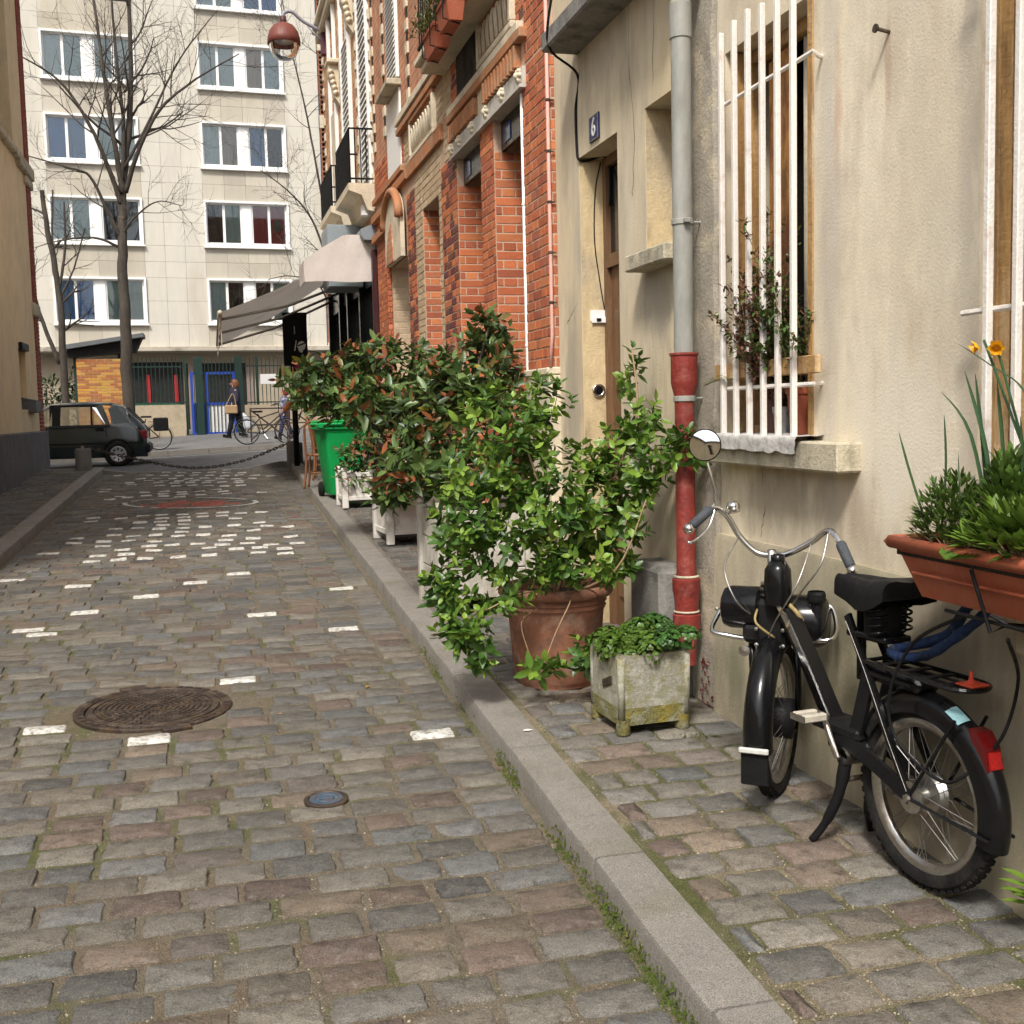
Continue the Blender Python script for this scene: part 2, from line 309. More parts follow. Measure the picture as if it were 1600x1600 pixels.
# ------------------------------------------------------------------ ground, alley, pavements, street
G = .038; TH = R_(4.5); CA, SA = math.cos(TH), math.sin(TH); TT = math.tan(TH)
def zr(y): return G*y
def zs(y): return G*y+.105
def kr(y): return 1.175+.0128*(y-2.5)      # front edge of the right kerb
def kl(y): return -1.9+.0105*(y-11.4)      # front edge of the left kerb
def yend(x): return 21.4+TT*x
def zst(x, y): return .70+.0325*(x+2.1)+.02*(y-26.8)
def yk2(x): return 30.3+TT*x
def zfw(x, y): return zst(x, yk2(x))+.12+.03*(y-yk2(x))
def fp(u, d, z): return Vector((u*CA, d+u*SA, z))   # u along the far facade, d its distance, z height
PITCH = math.atan(G)
b = MB()
gx = [-160,-60,-20,-6,6,20,60,160]; gy = [-120,-30,0,21,30,45,80,200,420]
def zg(x, y): return min(G*max(y, -2) if y < 21 else zst(max(-8,min(8,x)), min(y, 60)), 1.6)-.35
b.add([(x, y, zg(x, y)) for y in gy for x in gx], [(j*8+i, j*8+i+1, (j+1)*8+i+1, (j+1)*8+i) for j in range(8) for i in range(7)])
tag(b.build('ground', M['earth']), kind='structure')

def strip(name, f0, f1, zf, m, y0, y1, n, parent=None):
    b = MB(); vs = []
    for i in range(n+1):
        y = lerp(y0, y1, i/n)
        for t in (0, .5, 1): x = lerp(f0(y), f1(y), t); yy = y if i < n else y; vs.append((x, yy, zf(y)))
    b.add(vs, [(i*3+j, i*3+j+1, (i+1)*3+j+1, (i+1)*3+j) for i in range(n) for j in range(2)])
    return b.build(name, m, parent)
road = tag(strip('alley_road', kl, kr, lambda y: zr(y)-.007, M['mortar'], .4, 21.5, 60), kind='structure')
walk = tag(strip('pavement_right', lambda y: kr(y)+.1, lambda y: 2.6, lambda y: zs(y)-.008, M['mortar_walk'], .4, 6.0, 20), kind='structure')
strip('worn_bed', lambda y: kr(y)+.1, lambda y: 2.6, lambda y: zs(y)-.007, M['walk_far'], 6.0, 21.5, 40, walk)
walkl = tag(strip('pavement_left', lambda y: -3.2, lambda y: kl(y)-.1, lambda y: zs(y)-.007, M['walk_far'], .4, 21.3, 50), kind='structure')

def stone_variant(q, seed):
    r = random.Random(seed); ring = []
    for cx, cy, a0 in ((.5,-.5,-90),(.5,.5,0),(-.5,.5,90),(-.5,-.5,180)):
        rx, ry = r.uniform(.03,.085), r.uniform(.05,.14); jx, jy = r.uniform(-.035,.03), r.uniform(-.05,.04)
        for a in (0, 45, 90):
            t = R_(a0+a); ring.append(((cx-math.copysign(rx, cx))+math.copysign(abs(jx), -cx)*.6+rx*math.cos(t), (cy-math.copysign(ry, cy))+math.copysign(abs(jy), -cy)*.6+ry*math.sin(t)))
        if r.random() < 1: nx, ny = {(.5,-.5):(.5,0),(.5,.5):(0,.5),(-.5,.5):(-.5,0),(-.5,-.5):(0,-.5)}[(cx,cy)]; [ring.append((nx*r.uniform(.93,1.03)+(0 if nx else e*.26*math.copysign(1,-ny if False else cx)), ny*r.uniform(.9,1.05)+(0 if ny else e*.22))) for e in ((-1,0,1) if nx > 0 else ((1,0,-1) if nx < 0 else ((1,0,-1) if ny > 0 else (1,0,-1))))]
    n = len(ring); vs = []; tx, ty = r.uniform(-.008,.008), r.uniform(-.006,.006)
    for k, (s, z) in enumerate(((1.03,-.05),(1.0,-.010),(.975,-.003),(.93,.0008))):
        for x, y in ring: vs.append((x*s, y*(s if k < 2 else s-.015*(k-1)), z+(tx*x+ty*y if k > 1 else 0)+(r.uniform(-.0015,.0015) if k > 1 else 0)))
    vs.append((r.uniform(-.1,.1), r.uniform(-.1,.1), .0018)); fs = []
    for k in range(3): fs += [(k*n+i, k*n+(i+1) % n, (k+1)*n+(i+1) % n, (k+1)*n+i) for i in range(n)]
    fs += [(3*n+i, 3*n+(i+1) % n, 4*n) for i in range(n)]
    return vs, fs
VAR = [stone_variant(0, 100+i) for i in range(18)]
def var_meshes(m):
    out = []
    for vs, fs in VAR:
        b = MB(); b.add(vs, fs); out.append(b.mesh('sett', m, False)); out[-1].set_sharp_from_angle(angle=R_(30)); out[-1].polygons.foreach_set('use_smooth', [True]*len(fs))
    return out
VM = var_meshes(M['stone_o']); VP = var_meshes(M['paint'])
GREYS = [(.126,.114,.098),(.145,.132,.113),(.108,.102,.093),(.158,.143,.120),(.124,.122,.117),(.094,.090,.084),(.140,.122,.100),(.112,.113,.110),(.130,.122,.109)]
REDS = [(.128,.096,.078),(.142,.110,.086),(.115,.085,.072),(.155,.122,.092),(.125,.106,.094)]
def stone_col(r, reds=.18):
    c = r.choice(REDS) if r.random() < reds else r.choice(GREYS); k = r.uniform(.74, 1.14); return (c[0]*k, c[1]*k, c[2]*k*.98)
PAINT_NEAR= [(-1.68, 10.52), (-1.1, 10.14), (-0.16, 9.91), (-0.53, 9.39), (0.2, 10.33), (0.98, 9.27), (-0.94, 8.86), (0.32, 8.47), (-1.26, 8.46), (-1.15, 8.32), (0.83, 7.87), (0.1, 6.65), (-0.85, 5.95), (-0.34, 5.65), (-1.57, 11.97), (0.98, 5.29)]
PAINT_FAR= [(-1.15, 11.52), (-1.11, 11.36), (-1.08, 11.69), (-0.87, 11.42), (-0.82, 11.75), (-0.63, 11.45), (-0.57, 11.8), (-0.43, 11.65), (-0.33, 11.46), (-0.88, 12.12), (-0.63, 12.17), (-0.41, 12.19), (-0.18, 11.61), (-0.15, 12.2), (-0.04, 11.44), (-0.04, 11.8), (0.09, 12.12), (0.22, 11.36), (0.22, 11.73), (0.34, 12.04), (0.42, 11.35), (0.45, 11.66), (0.57, 11.96), (0.67, 11.3), (0.68, 11.58), (0.79, 11.37), (0.83, 11.93), (-1.41, 13.09), (-1.4, 12.77), (-1.3, 12.92), (-1.11, 12.72), (-1.18, 12.45), (-1.09, 12.37), (-1.04, 13.25), (-0.86, 12.76), (-0.88, 13.15), (-1.06, 13.69), (-1.22, 13.46), (-0.82, 13.71), (-0.83, 13.09), (-0.6, 13.09), (-0.59, 12.5), (-0.55, 13.76), (-0.58, 13.47), (-0.52, 12.67), (-0.33, 13.13), (-0.32, 13.47), (-0.36, 12.84), (-0.31, 13.77), (-0.1, 12.81), (-0.12, 13.1), (-0.08, 13.53), (0.02, 13.65), (0.06, 13.11), (0.17, 12.75), (0.13, 12.43), (0.27, 13.75), (0.24, 13.5), (0.24, 13.11), (0.39, 12.68), (0.41, 12.43), (0.44, 13.04), (0.53, 13.65), (0.6, 13.31), (0.67, 12.6), (0.78, 13.59), (0.82, 13.23), (0.8, 12.41), (-1.4, 14.74), (-1.4, 14.44), (-1.07, 14.72), (-0.82, 14.78), (-0.82, 14.45), (-0.82, 14.2), (-0.96, 14.26), (-0.6, 14.8), (-0.58, 14.49), (-0.59, 14.16), (-0.35, 14.84), (-0.33, 14.5), (-0.32, 14.15), (-0.12, 14.75), (-0.11, 14.46), (-0.13, 14.15), (0.13, 14.74), (0.12, 14.43), (0.17, 14.24), (0.35, 14.7), (0.27, 14.16), (0.6, 14.65), (-1.53, 18.39), (-1.54, 18.13), (-1.42, 17.34), (-1.37, 16.99), (-1.17, 17.54), (-1.14, 17.05), (-1.25, 17.32), (-0.94, 17.72), (-0.9, 17.24), (-0.94, 17.11), (-0.67, 17.77), (-0.67, 17.45), (-0.65, 17.14), (-0.42, 17.66), (-0.4, 17.22), (-0.43, 16.94), (-0.16, 17.56), (-0.14, 17.11), (0.08, 17.72), (0.1, 17.23), (0.18, 17.42), (0.22, 17.03), (0.65, 17.23), (0.72, 17.07), (-1.2, 19.0), (-1.25, 19.32), (-0.76, 18.72), (-0.52, 18.61), (-0.28, 18.51), (-0.03, 18.41), (0.21, 18.31), (0.45, 18.21), (-1.05, 19.35), (-0.8, 19.24), (-0.55, 19.14), (-0.31, 19.03), (-0.06, 18.93), (0.18, 18.83), (0.43, 18.72), (-0.97, 19.66), (-0.73, 19.55), (-0.49, 19.45), (-0.25, 19.35), (-0.01, 19.25), (0.22, 19.15), (0.46, 19.05), (-1.12, 20.12), (-0.86, 20.01), (-0.61, 19.9), (-0.35, 19.79), (-0.09, 19.68), (0.16, 19.57), (0.41, 19.46), (0.67, 19.35), (-1.01, 20.65), (-0.76, 20.54), (-0.51, 20.43), (-0.26, 20.33), (-0.01, 20.22), (0.24, 20.11), (0.48, 20.0), (0.73, 19.9), (0.98, 19.79), (-1.0, 21.27), (-0.74, 21.15), (-0.48, 21.04), (-0.23, 20.93), (0.03, 20.81), (0.28, 20.7), (0.54, 20.59), (-1.06, 21.75), (-0.79, 21.64), (-0.52, 21.51), (-0.24, 21.39), (0.02, 21.27), (0.29, 21.16), (-0.96, 22.1), (-0.69, 21.98), (-0.42, 21.86), (-0.16, 21.74), (0.11, 21.62), (-1.55, 21.6), (-1.53, 20.84)]
MAN = (-.34, 6.22, .405); CAP = (.40, 4.655, .085)
def lay(parent, name, x0f, x1f, zf, y0, y1, row, L, seed, pins, skip, njoin, reds=.17, grey=1.05):
    r = random.Random(seed); stones = []; y = y0; nrow = 0
    while y < y1:
        yc = y+row/2; a, c = x0f(yc)+r.uniform(0,.02), x1f(yc)
        ps = sorted(p for p in pins if y <= p[1] < y+row); segs = []; cur = a+(r.uniform(-.5,0)*L if nrow % 2 else 0)
        cur = max(a, cur)-0; offs = (L*.5 if nrow % 2 else 0)+r.uniform(-.05,.05)
        fixed = []
        for p in ps:
            w = p[2]; 
            if p[0]-w/2 > (fixed[-1][1] if fixed else a-.3)+.005 and p[0]+w/2 < c: fixed.append((p[0]-w/2, p[0]+w/2))
        edges = [(a, None)]; lo = a; first = True
        def fill(lo, hi, first):
            W = hi-lo
            if W < .05: return
            if first and offs > .04 and W > L: 
                stones.append((lo, lo+offs, yc, False)); lo += offs; W = hi-lo
            n = max(1, round(W/L)); ws = [r.uniform(.8,1.22) for _ in range(n)]; sm = sum(ws); x = lo
            for q in ws: stones.append((x, x+q/sm*W, yc, False)); x += q/sm*W
        for f in fixed:
            fill(lo, f[0], first); stones.append((f[0], f[1], yc, True)); lo = f[1]; first = False
        fill(lo, c, first); y += row*r.uniform(.98,1.02); nrow += 1
    stones = [s for s in stones if not skip((s[0]+s[1])/2, s[2], s)]
    stones.sort(key=lambda s: (s[2] < 2.3 or (s[0]+s[1])/2/s[2] < -.22 or (s[0]+s[1])/2/s[2] > 1.02, s[2])); joined = MB(); jpaint = MB(); cnt = 0
    for (xa, xb, yc, pnt) in stones:
        x = (xa+xb)/2; jt = r.uniform(.010,.026); sx = max(.05, xb-xa-jt); sy = (row-r.uniform(.012,.028))*(.8 if pnt else 1)
        red = pnt is False and abs(((x+.29)/.60)**2+((yc-15.93)/.42)**2) < 1 and name == 'sett' and yc > 15
        k = r.randrange(18); M4 = Matrix.Translation((x, yc+r.uniform(-.006,.006), zf(yc)+r.uniform(-.004,.004)))@Matrix.Rotation(PITCH+r.uniform(-.012,.012),4,'X')@Matrix.Rotation(r.uniform(-.02,.02),4,'Y')@Matrix.Rotation(r.uniform(-.035,.035)+(math.pi if r.random()<.5 else 0),4,'Z')@Matrix.Diagonal((sx, sy, 1, 1))
        col = stone_col(r, reds); col = tuple(v*grey for v in col)
        if red and r.random() < .8: col = (.32,.085,.062)
        if cnt < njoin:
            inst(name, (VP if pnt else VM)[k], parent, M4, col); cnt += 1
        else:
            vs, fs = VAR[k]; (jpaint if pnt else joined).add([M4 @ Vector(v) for v in vs], fs, col=None if pnt else col)
    if joined.v: tag(joined.build('setts_farther_on', M['stone_a'], parent), kind='stuff')
    if jpaint.v: tag(jpaint.build('painted_setts', M['paint'], parent), 'setts painted white in a dashed pattern', kind='stuff')
pins = [(x, y, .225) for x, y in PAINT_NEAR]
for x, y in sorted(PAINT_FAR, key=lambda q: q[1]):
    if all(abs(x-p[0]) > .2 or abs(y-p[1]) > .26 for p in pins): pins.append((x, y, .175))
def vis(x, y): return -1.05 < (x+.0)/y+.0 < 1.2
lay(road, 'sett', lambda y: kl(y)+.03, lambda y: kr(y)-.03, zr, .72, 21.35, .163, .232, 3, pins,
    lambda x, y, s: math.hypot(x-MAN[0], y-MAN[1]) < .47 or (math.hypot(x-CAP[0], y-CAP[1]) < .1) or y > yend(x)-.1, 300)
lay(walk, 'paving_sett', lambda y: kr(y)+.205, lambda y: 2.30, zs, .72, 6.0, .165, .215, 5, [], lambda x, y, s: y > yend(x)-.15, 300, .22, 1.3)
lay(walk, 'paving_sett', lambda y: kr(y)+.205, lambda y: 2.30, zs, 6.0, 21.4, .15, .2, 6, [], lambda x, y, s: y > yend(x)-.15, 0, .1, .95)
lay(walkl, 'paving_sett', lambda y: -2.95, lambda y: kl(y)-.2, zs, 1.0, 21.2, .15, .2, 8, [], lambda x, y, s: y > yend(x)-.2, 0, .1, .95)

def kerb(parent, fx, sgn, y0, y1, seed, w=.19):
    r = random.Random(seed); y = y0
    while y < y1:
        L = min(r.uniform(.95,1.35), y1-y+.3); b = MB(); n = 4; prof = [(0,-.16),(0.0,.085),(.006,.098),(.018,.1045),(w-.01,.105),(w,.09),(w,-.1)]; vs = []
        for i in range(n+1):
            yy = y+.006+(L-.012)*i/n; jx, jz = r.uniform(-.005,.005), r.uniform(-.003,.003)
            for px, pz in prof: vs.append((fx(yy)+sgn*(px+(jx if px < .05 else 0)), yy, zr(yy)+pz+(jz if pz > .05 else 0)))
        m = len(prof); fs = [(i*m+j, i*m+j+1, (i+1)*m+j+1, (i+1)*m+j) for i in range(n) for j in range(m-1)]+[tuple(range(m)), tuple(range(n*m+m-1, n*m-1, -1))]
        if sgn < 0: fs = [tuple(reversed(f)) for f in fs]
        b.add(vs, fs); b.build('kerb_stone', M['granite'], parent, sharp=35); y += L
kerb(walk, kr, 1, .5, 21.4, 21); kerb(walkl, kl, -1, .5, 21.1, 22)
# moss along the foot of the kerb, in lumps
b = MB(); r = random.Random(4)
for i in range(2600):
    y = 1.9+(r.random()**1.7)*5.2; x = kr(y)-abs(r.gauss(0,.016)); s = r.uniform(.002,.0055); dens = noise.noise((0, y*2.2, 3.1))
    if dens < -.02+(.2 if y > 4 else 0)+r.gauss(0,.12): continue
    zz = zr(y)+(r.random()**2)*.055*(1 if x > kr(y)-.012 else .05)
    b.lathe([(0.001, s*.55),(s*.7, s*.3),(s, -.006)], (x, y, zz), 5)
tag(b.build('moss', M['moss']), 'green moss growing along the foot of the kerb', kind='stuff')

# street that crosses the end of the alley, its far pavement, kerbs
def sheet(name, f, us, vs_, m, parent=None, kind='structure'):
    b = MB(); P = [f(u, v) for v in vs_ for u in us]; n = len(us)
    b.add(P, [(j*n+i, j*n+i+1, (j+1)*n+i+1, (j+1)*n+i) for j in range(len(vs_)-1) for i in range(n-1)])
    o = b.build(name, m, parent); return tag(o, kind=kind) if parent is None else o
US = [-40,-14,-8,-4,-2,0,2,4,8,14,40]
def clx(x): return max(-14, min(14, x))
sheet('street', lambda u, t: (u, lerp(yend(u)-.05, yk2(u)+.02, t), zst(clx(u), lerp(yend(u), yk2(u), t))), US, [0,.5,1], M['asphalt'])
fwalk = sheet('pavement_far', lambda u, t: (u, lerp(yk2(u)+.1, 47+TT*u, t), zfw(clx(u), lerp(yk2(u)+.1, 47+TT*u, t))), US, [0,.5,1], M['asphalt_walk'])
def seg_kerb(parent, fy, zlo, zhi, x0, x1, L, w, m, side):
    x = x0
    while x < x1:
        b = MB(); xa, xb = x+.006, x+L-.006; y0, y1 = fy(xa), fy(xb); za, zb = zhi(xa), zhi(xb); la, lb = zlo(xa)-.1, zlo(xb)-.1
        b.add([(xa,y0,la),(xb,y1,lb),(xb,y1+w,lb),(xa,y0+w,la),(xa,y0,za),(xb,y1,zb),(xb,y1+w,zb),(xa,y0+w,za)], [(0,3,2,1),(4,5,6,7),(0,1,5,4),(1,2,6,5),(2,3,7,6),(3,0,4,7)])
        b.build('kerb_stone', m, parent); x += L
seg_kerb(fwalk, yk2, lambda x: zst(x, 30), lambda x: zfw(x, yk2(x))+.006, -7, 6, 1.0, .2, M['granite'], 1)
seg_kerb(road, lambda x: yend(x)-.08, lambda x: zst(x, 21), lambda x: zr(21.35)+(.0 if kl(21) < x < kr(21)-.3 else .105), -3.3, 3.2, .65, .22, M['granite'], 1)
b = MB(); b.add([(-2.6,29.4,zst(-2.6,29.4)+.004),(4.5,29.9,zst(4.5,29.9)+.004),(4.5,29.98,zst(4.5,30)+.004),(-2.6,29.48,zst(-2.6,29.5)+.004)], [(0,1,2,3)])
b.build('painted_line', M['paint'], bpy.data.objects['street'])
# painted ring round the red patch
b = MB(); n = 46; r = random.Random(2)
for q in range(n):
    a0, a1 = 2*math.pi*q/n, 2*math.pi*(q+.9)/n
    if r.random() < .16: continue
    def e(a, k): x = -.27+k*.86*math.cos(a); y = 15.97+k*.62*math.sin(a)-.22*math.cos(a); return (x, y, zr(y)+.012)
    b.quad(e(a0,.955), e(a1,.955), e(a1,1.03), e(a0,1.03))
b.build('painted_ring', M['paint'], road)

# manhole cover and small valve cap
def tilt(p): return Matrix.Translation(p)@Matrix.Rotation(PITCH,4,'X')
mh = thing('manhole_cover', 'large round rusty cast iron manhole cover in the cobbles', 'manhole cover', (MAN[0], MAN[1], zr(MAN[1])+.002)); mh.rotation_euler = (PITCH, 0, .3)
b = MB(); b.lathe([(.40,-.05),(.40,.004),(.392,.009),(.352,.009),(.346,.004),(.346,-.01)], n=56); b.build('frame_ring', M['cover'], mh, sharp=30, local=True)
b = MB(); b.lathe([(.001,.0),(.29,.0),(.338,.0),(.338,-.02)], n=56)
for rr, cnt in ((.03,5),(.058,9),(.086,13),(.114,18),(.142,22),(.170,27),(.198,31),(.226,36),(.254,40),(.28,44)):
    for q in range(cnt):
        a = 2*math.pi*(q+.3*rr*50 % 1)/cnt; c, s_ = math.cos(a), math.sin(a); hw = .8*math.pi*rr/cnt
        b.obox((rr*c, rr*s_, .003), (-s_*hw, c*hw, 0), (c*.0095, s_*.0095, 0), (0,0,.0042))
b.build('lid', M['cover'], mh, local=True)
b = MB(); b.lathe([(.30,.001),(.302,.008),(.33,.008),(.333,.001)], n=56); 
b.build('rim', M['cover'], mh, local=True)
for q in range(40):
    b = MB(); a = 2*math.pi*q/40; c, s_ = math.cos(a), math.sin(a); b.obox((.371*c, .371*s_, .009), (-s_*.016, c*.016, 0), (c*.013, s_*.013, 0), (0,0,.004)); b.build('stud', M['cover'], mh, local=True)
b = MB(); b.cbox(-.07,.07,.385,.45,-.02,.012,.004); b.build('hinge_lug', M['cover'], mh, local=True)
b = MB(); b.cbox(-.07,.07,-.45,-.385,-.02,.012,.004); b.build('hinge_lug', M['cover'], mh, local=True)
vc = thing('valve_cap', 'small round blue iron valve cap in the cobbles', 'valve cap', (CAP[0], CAP[1], zr(CAP[1])+.002)); vc.rotation_euler = (PITCH, 0, 0)
b = MB(); b.lathe([(.092,-.04),(.092,.002),(.086,.006),(.074,.006),(.07,.001)], n=28); b.build('frame_ring', M['cover'], vc, local=True, sharp=30)
b = MB(); b.lathe([(.001,.004),(.03,.004),(.032,.001),(.045,.001),(.047,.005),(.067,.005),(.069,-.005)], n=28); b.cbox(-.03,.03,-.008,.008,.003,.009,.002); b.build('lid', M['blue_cap'], vc, local=True)

# ------------------------------------------------------------------ wall builder for walls that face the alley (plane x = X)
def wallx(b, X, y0, y1, z0, z1, holes=(), depth=.2, sgn=1, **k):
    ys = sorted({y0, y1, *[v for h in holes for v in h[:2]]}); zs_ = sorted({z0, z1, *[v for h in holes for v in h[2:4]]})
    ys = [y for y in ys if y0 <= y <= y1]; zs_ = [z for z in zs_ if z0 <= z <= z1]
    for i in range(len(ys)-1):
        for j in range(len(zs_)-1):
            yc, zc = (ys[i]+ys[i+1])/2, (zs_[j]+zs_[j+1])/2
            if any(h[0] < yc < h[1] and h[2] < zc < h[3] for h in holes): continue
            b.quad((X,ys[i],zs_[j]), (X,ys[i],zs_[j+1]), (X,ys[i+1],zs_[j+1]), (X,ys[i+1],zs_[j]), **k)
    for h in holes:
        D = X+sgn*(h[4] if len(h) > 4 else depth); a, c, l, t = h[:4]
        b.quad((X,a,l),(D,a,l),(D,a,t),(X,a,t), **k); b.quad((X,c,l),(X,c,t),(D,c,t),(D,c,l), **k)
        b.quad((X,a,t),(D,a,t),(D,c,t),(X,c,t), **k); b.quad((X,a,l),(X,c,l),(D,c,l),(D,a,l), **k)
    return b
UNITB = MB().cbox(-.5,.5,-.5,.5,-.5,.5,.05)
def brick_rect(O, U, V, N, W, H, course=.069, L=.222, joint=.011, depth=.03, cols=None, r=None, phase=0, header=True, proud=.0035, uw=None):
    """bricks of one rectangular face: list of (matrix, colour); N points out of the wall"""
    O, U, V, N = Vector(O), Vector(U), Vector(V), Vector(N); out = []; n = int(H/course+.5); course = H/n
    for j in range(n):
        x = 0; odd = (j+phase) % 2; seq = []
        if W < L*1.12: seq = [W] if odd else [W/2, W/2]
        else:
            pat = [L, L*.5] if header else [L, L]; q = odd if header else 0; x = 0
            if not header and odd: seq.append(L/2); x = L/2
            if header and odd: seq.append(L*.25); x = L*.25
            while x < W-.03:
                w = pat[q % 2]; w = min(w, W-x)
                if W-x-w < .04: w = W-x
                seq.append(w); x += w; q += 1
        x = 0
        for w in seq:
            c = O+U*(x+w/2)+V*((j+.5)*course)+N*(proud-depth/2+r.uniform(-.0015,.0015)); a = w-joint; h = course-joint
            m = Matrix(((U.x*a, V.x*h, N.x*depth, c.x),(U.y*a, V.y*h, N.y*depth, c.y),(U.z*a, V.z*h, N.z*depth, c.z),(0,0,0,1)))
            out.append((m, cols(r))); x += w
    return out
def red_brick(r):
    c = r.choice([(.43,.125,.052),(.47,.14,.056),(.40,.112,.05),(.51,.175,.07),(.35,.10,.052),(.45,.15,.072)]); k = r.uniform(.85,1.15); return tuple(v*k for v in c)
def dark_brick(r): return red_brick(r) if r.random() < .55 else tuple(v*r.uniform(.5,.8) for v in (.22,.08,.06))
def sand_brick(r):
    c = r.choice([(.45,.34,.21),(.49,.38,.25),(.41,.31,.20)]); k = r.uniform(.88,1.12); return tuple(v*k for v in c)
def emit_bricks(parent, bricks, near, name='brick'):
    me = MB(); me.v = list(UNITB.v); me.f = list(UNITB.f); me.c = [None]*len(me.f); me.m = [0]*len(me.f); me = me.mesh('brick', M['brick_o'])
    bricks.sort(key=lambda q: (q[0].translation-Vector((0,0,1.75))).length); inv = parent_matrix(parent).inverted()
    for m, c in bricks[:near]: inst(name, me, parent, inv @ m, c)
    if len(bricks) > near:
        b = MB()
        for m, c in bricks[near:]: b.add([m @ Vector(v) for v in UNITB.v], UNITB.f, col=c)
        tag(b.build('bricks_farther_on', M['brick_a'], parent), kind='stuff')

# ------------------------------------------------------------------ stucco house on the right
XA, XB = 2.31, 2.255
W1 = (4.10, 4.88, 1.60, 3.31); W2 = (2.30, 3.10, 1.50, 3.31); DR = (6.29, 6.98, .34, 3.30); SW = (5.30, 5.86, 2.55, 3.32)
hs_ = thing('stucco_house', 'beige stucco house with barred windows beside the parked moped', 'house', (XA, 3.2, zs(3.2)))
b = MB(); wallx(b, XA, .6, 5.0, 1.15, 6.6, [W1+(.24,), W2+(.24,)]); b.build('wall', M['stucco'], hs_)
b = MB(); r = random.Random(3)
ys = [.6+.1*i for i in range(45)]; prev = None; vs = []   # base render: uneven lower band, a little proud
for y in ys:
    top = 1.15+noise.noise((y*1.3,0,0))*.008; pr = .018+noise.noise((y*2,5,0))*.006
    vs += [(XA-pr-.012, y, zs(y)-.15), (XA-pr, y, top-.025), (XA-pr+.008, y, top), (XA+.02, y, top+.004)]
b.add(vs, [(i*4+j, i*4+j+1, (i+1)*4+j+1, (i+1)*4+j) for i in range(len(ys)-1) for j in range(3)]); b.build('base_render', M['dado'], hs_, sharp=40)
b = MB(); b.cbox(2.21, 2.33, 3.757, 4.90, 1.49, 1.603, .008); b.build('window_sill', M['sill'], hs_)
b = MB(); b.cbox(2.20, 2.33, 1.7, 2.78, 1.02, 1.155, .01); b.build('lower_ledge', M['sill'], hs_)
b = MB(); b.cbox(2.22, 2.33, 2.0, 3.14, 1.40, 1.50, .008); b.build('window_sill', M['sill'], hs_)
# rough cement band beside the drainpipe
b = MB(); vs = []; n = 40
for i in range(n+1):
    z = .3+i*.155; jl, jr = noise.noise((z*3,0,1))*.03, noise.noise((z*4,0,7))*.035; q = noise.noise((z*9,2,2))*.008
    vs += [(XA-.002, 4.955+jr, z), (XA-.016+q, 4.985+jr, z), (XA-.02-q, 5.12, z), (XA-.012, 5.30+jl, z), (XA+.05, 5.32+jl, z)]
b.add(vs, [(i*5+j, (i+1)*5+j, (i+1)*5+j+1, i*5+j+1) for i in range(n) for j in range(4)]); b.build('cement_strip', M['patch'], hs_)
# iron nail
b = MB(); b.tube([(XA+.02,3.59,3.0),(XA-.05,3.59,3.012)], .007, 8); b.tube([(XA-.05,3.59,3.012),(XA-.058,3.59,3.013)], .015, 10); b.build('iron_nail', M['cover'], hs_)
def window_fit(W, X, rustpanel):
    y0, y1, z0, z1 = W; wn = bpy.data.objects.new('window', None); COL.objects.link(wn); wn.parent = hs_; wn.location = Vector((X, y0, z0))-hs_.location
    b = MB(); t = .055
    for q in ((y0,y0+t,z0,z1),(y1-t,y1,z0,z1),(y0+t,y1-t,z0,z0+t),(y0+t,y1-t,z1-t,z1)): b.cbox(X+.10,X+.16,*q,.006)
    b.build('frame', M['wood_peel'], wn)
    b = MB(); b.cbox(X-.004,X+.05,y0+.002,y0+.045,z0+.005,z1-.005,.004); b.build('outer_stile', M['wood_peel'], wn)
    b = MB(); b.cbox(X+.03,X+.08,y1-.045,y1-.002,z0+.005,z1-.005,.004); b.build('outer_stile', M['wood_peel'], wn)
    b = MB(); b.box(X+.19,X+.21,y0+.10,y0+.13,z0+t,z1-t); b.build('casement_stile', M['wood_brown'], wn)
    b = MB(); b.box(X+.236,X+.25,y0,y1,z0,z1); b.build('dark_pane', M['dark'], wn)
    if rustpanel:
        b = MB(); b.obox((X+.135, y1-.26, (z0+z1)/2), (.02,.13,0), (.006,-.001,0), (0,0,(z1-z0)/2-.07)); b.build('rusty_shutter', M['rust'], wn)
        b = MB()
        for i, yy in enumerate((y0+.15,y0+.19,y0+.23,y0+.27,y0+.31)): b.tube([(X+.155+.01*(i%2),yy,z0+.06),(X+.155+.01*(i%2),yy,z1-.06)], .024, 8)
        b.build('curtain', M['cream_stone'], wn, smooth=True)
    else:
        b = MB(); b.box(X+.18,X+.186,y0+t,y1-t,z0+t,z1-t); b.build('pane', M['glass'], wn)
        b = MB(); b.box(X+.20,X+.225,y0+.3,y1-.1,z0+t,z1-t); b.build('curtain', M['wood_brown'], wn)
window_fit(W1, XA, True); window_fit(W2, XA, False)
def grille(name, label, X, ys, z0, z1, rails, y_wall, far_y):
    t = thing(name, label, 'window bars', (X, ys[0], z0), group=None); s = .0115
    for i, y in enumerate(ys):
        b = MB(); b.cbox(X-s,X+s,y-s,y+s,z0,z1+.012*math.sin(i*2.3),.003); b.build('bar', M['bar_white'], t)
    for z in rails:
        b = MB(); b.tube([(XA+.02,y_wall+.045,z+.004),(XA-.02,y_wall+.03,z+.003),(X+.012,y_wall-.03,z),(X+.016,ys[0]-.02,z),(X+.016,far_y,z)], .0095, 6); b.build('rail', M['bar_white'], t, sharp=40)
    return t
grille('window_grille', 'white iron bars over the window with the potted plants', 2.222, [4.10+.127*i for i in range(6)], 1.612, 3.36, (1.821, 3.05), 4.0, 4.79)
g2 = grille('window_grille', 'white iron bars over the window above the daffodil trough', 2.222, [2.56+.127*i for i in range(4)], 1.52, 3.36, (2.01, 3.05), 2.5, 3.08)
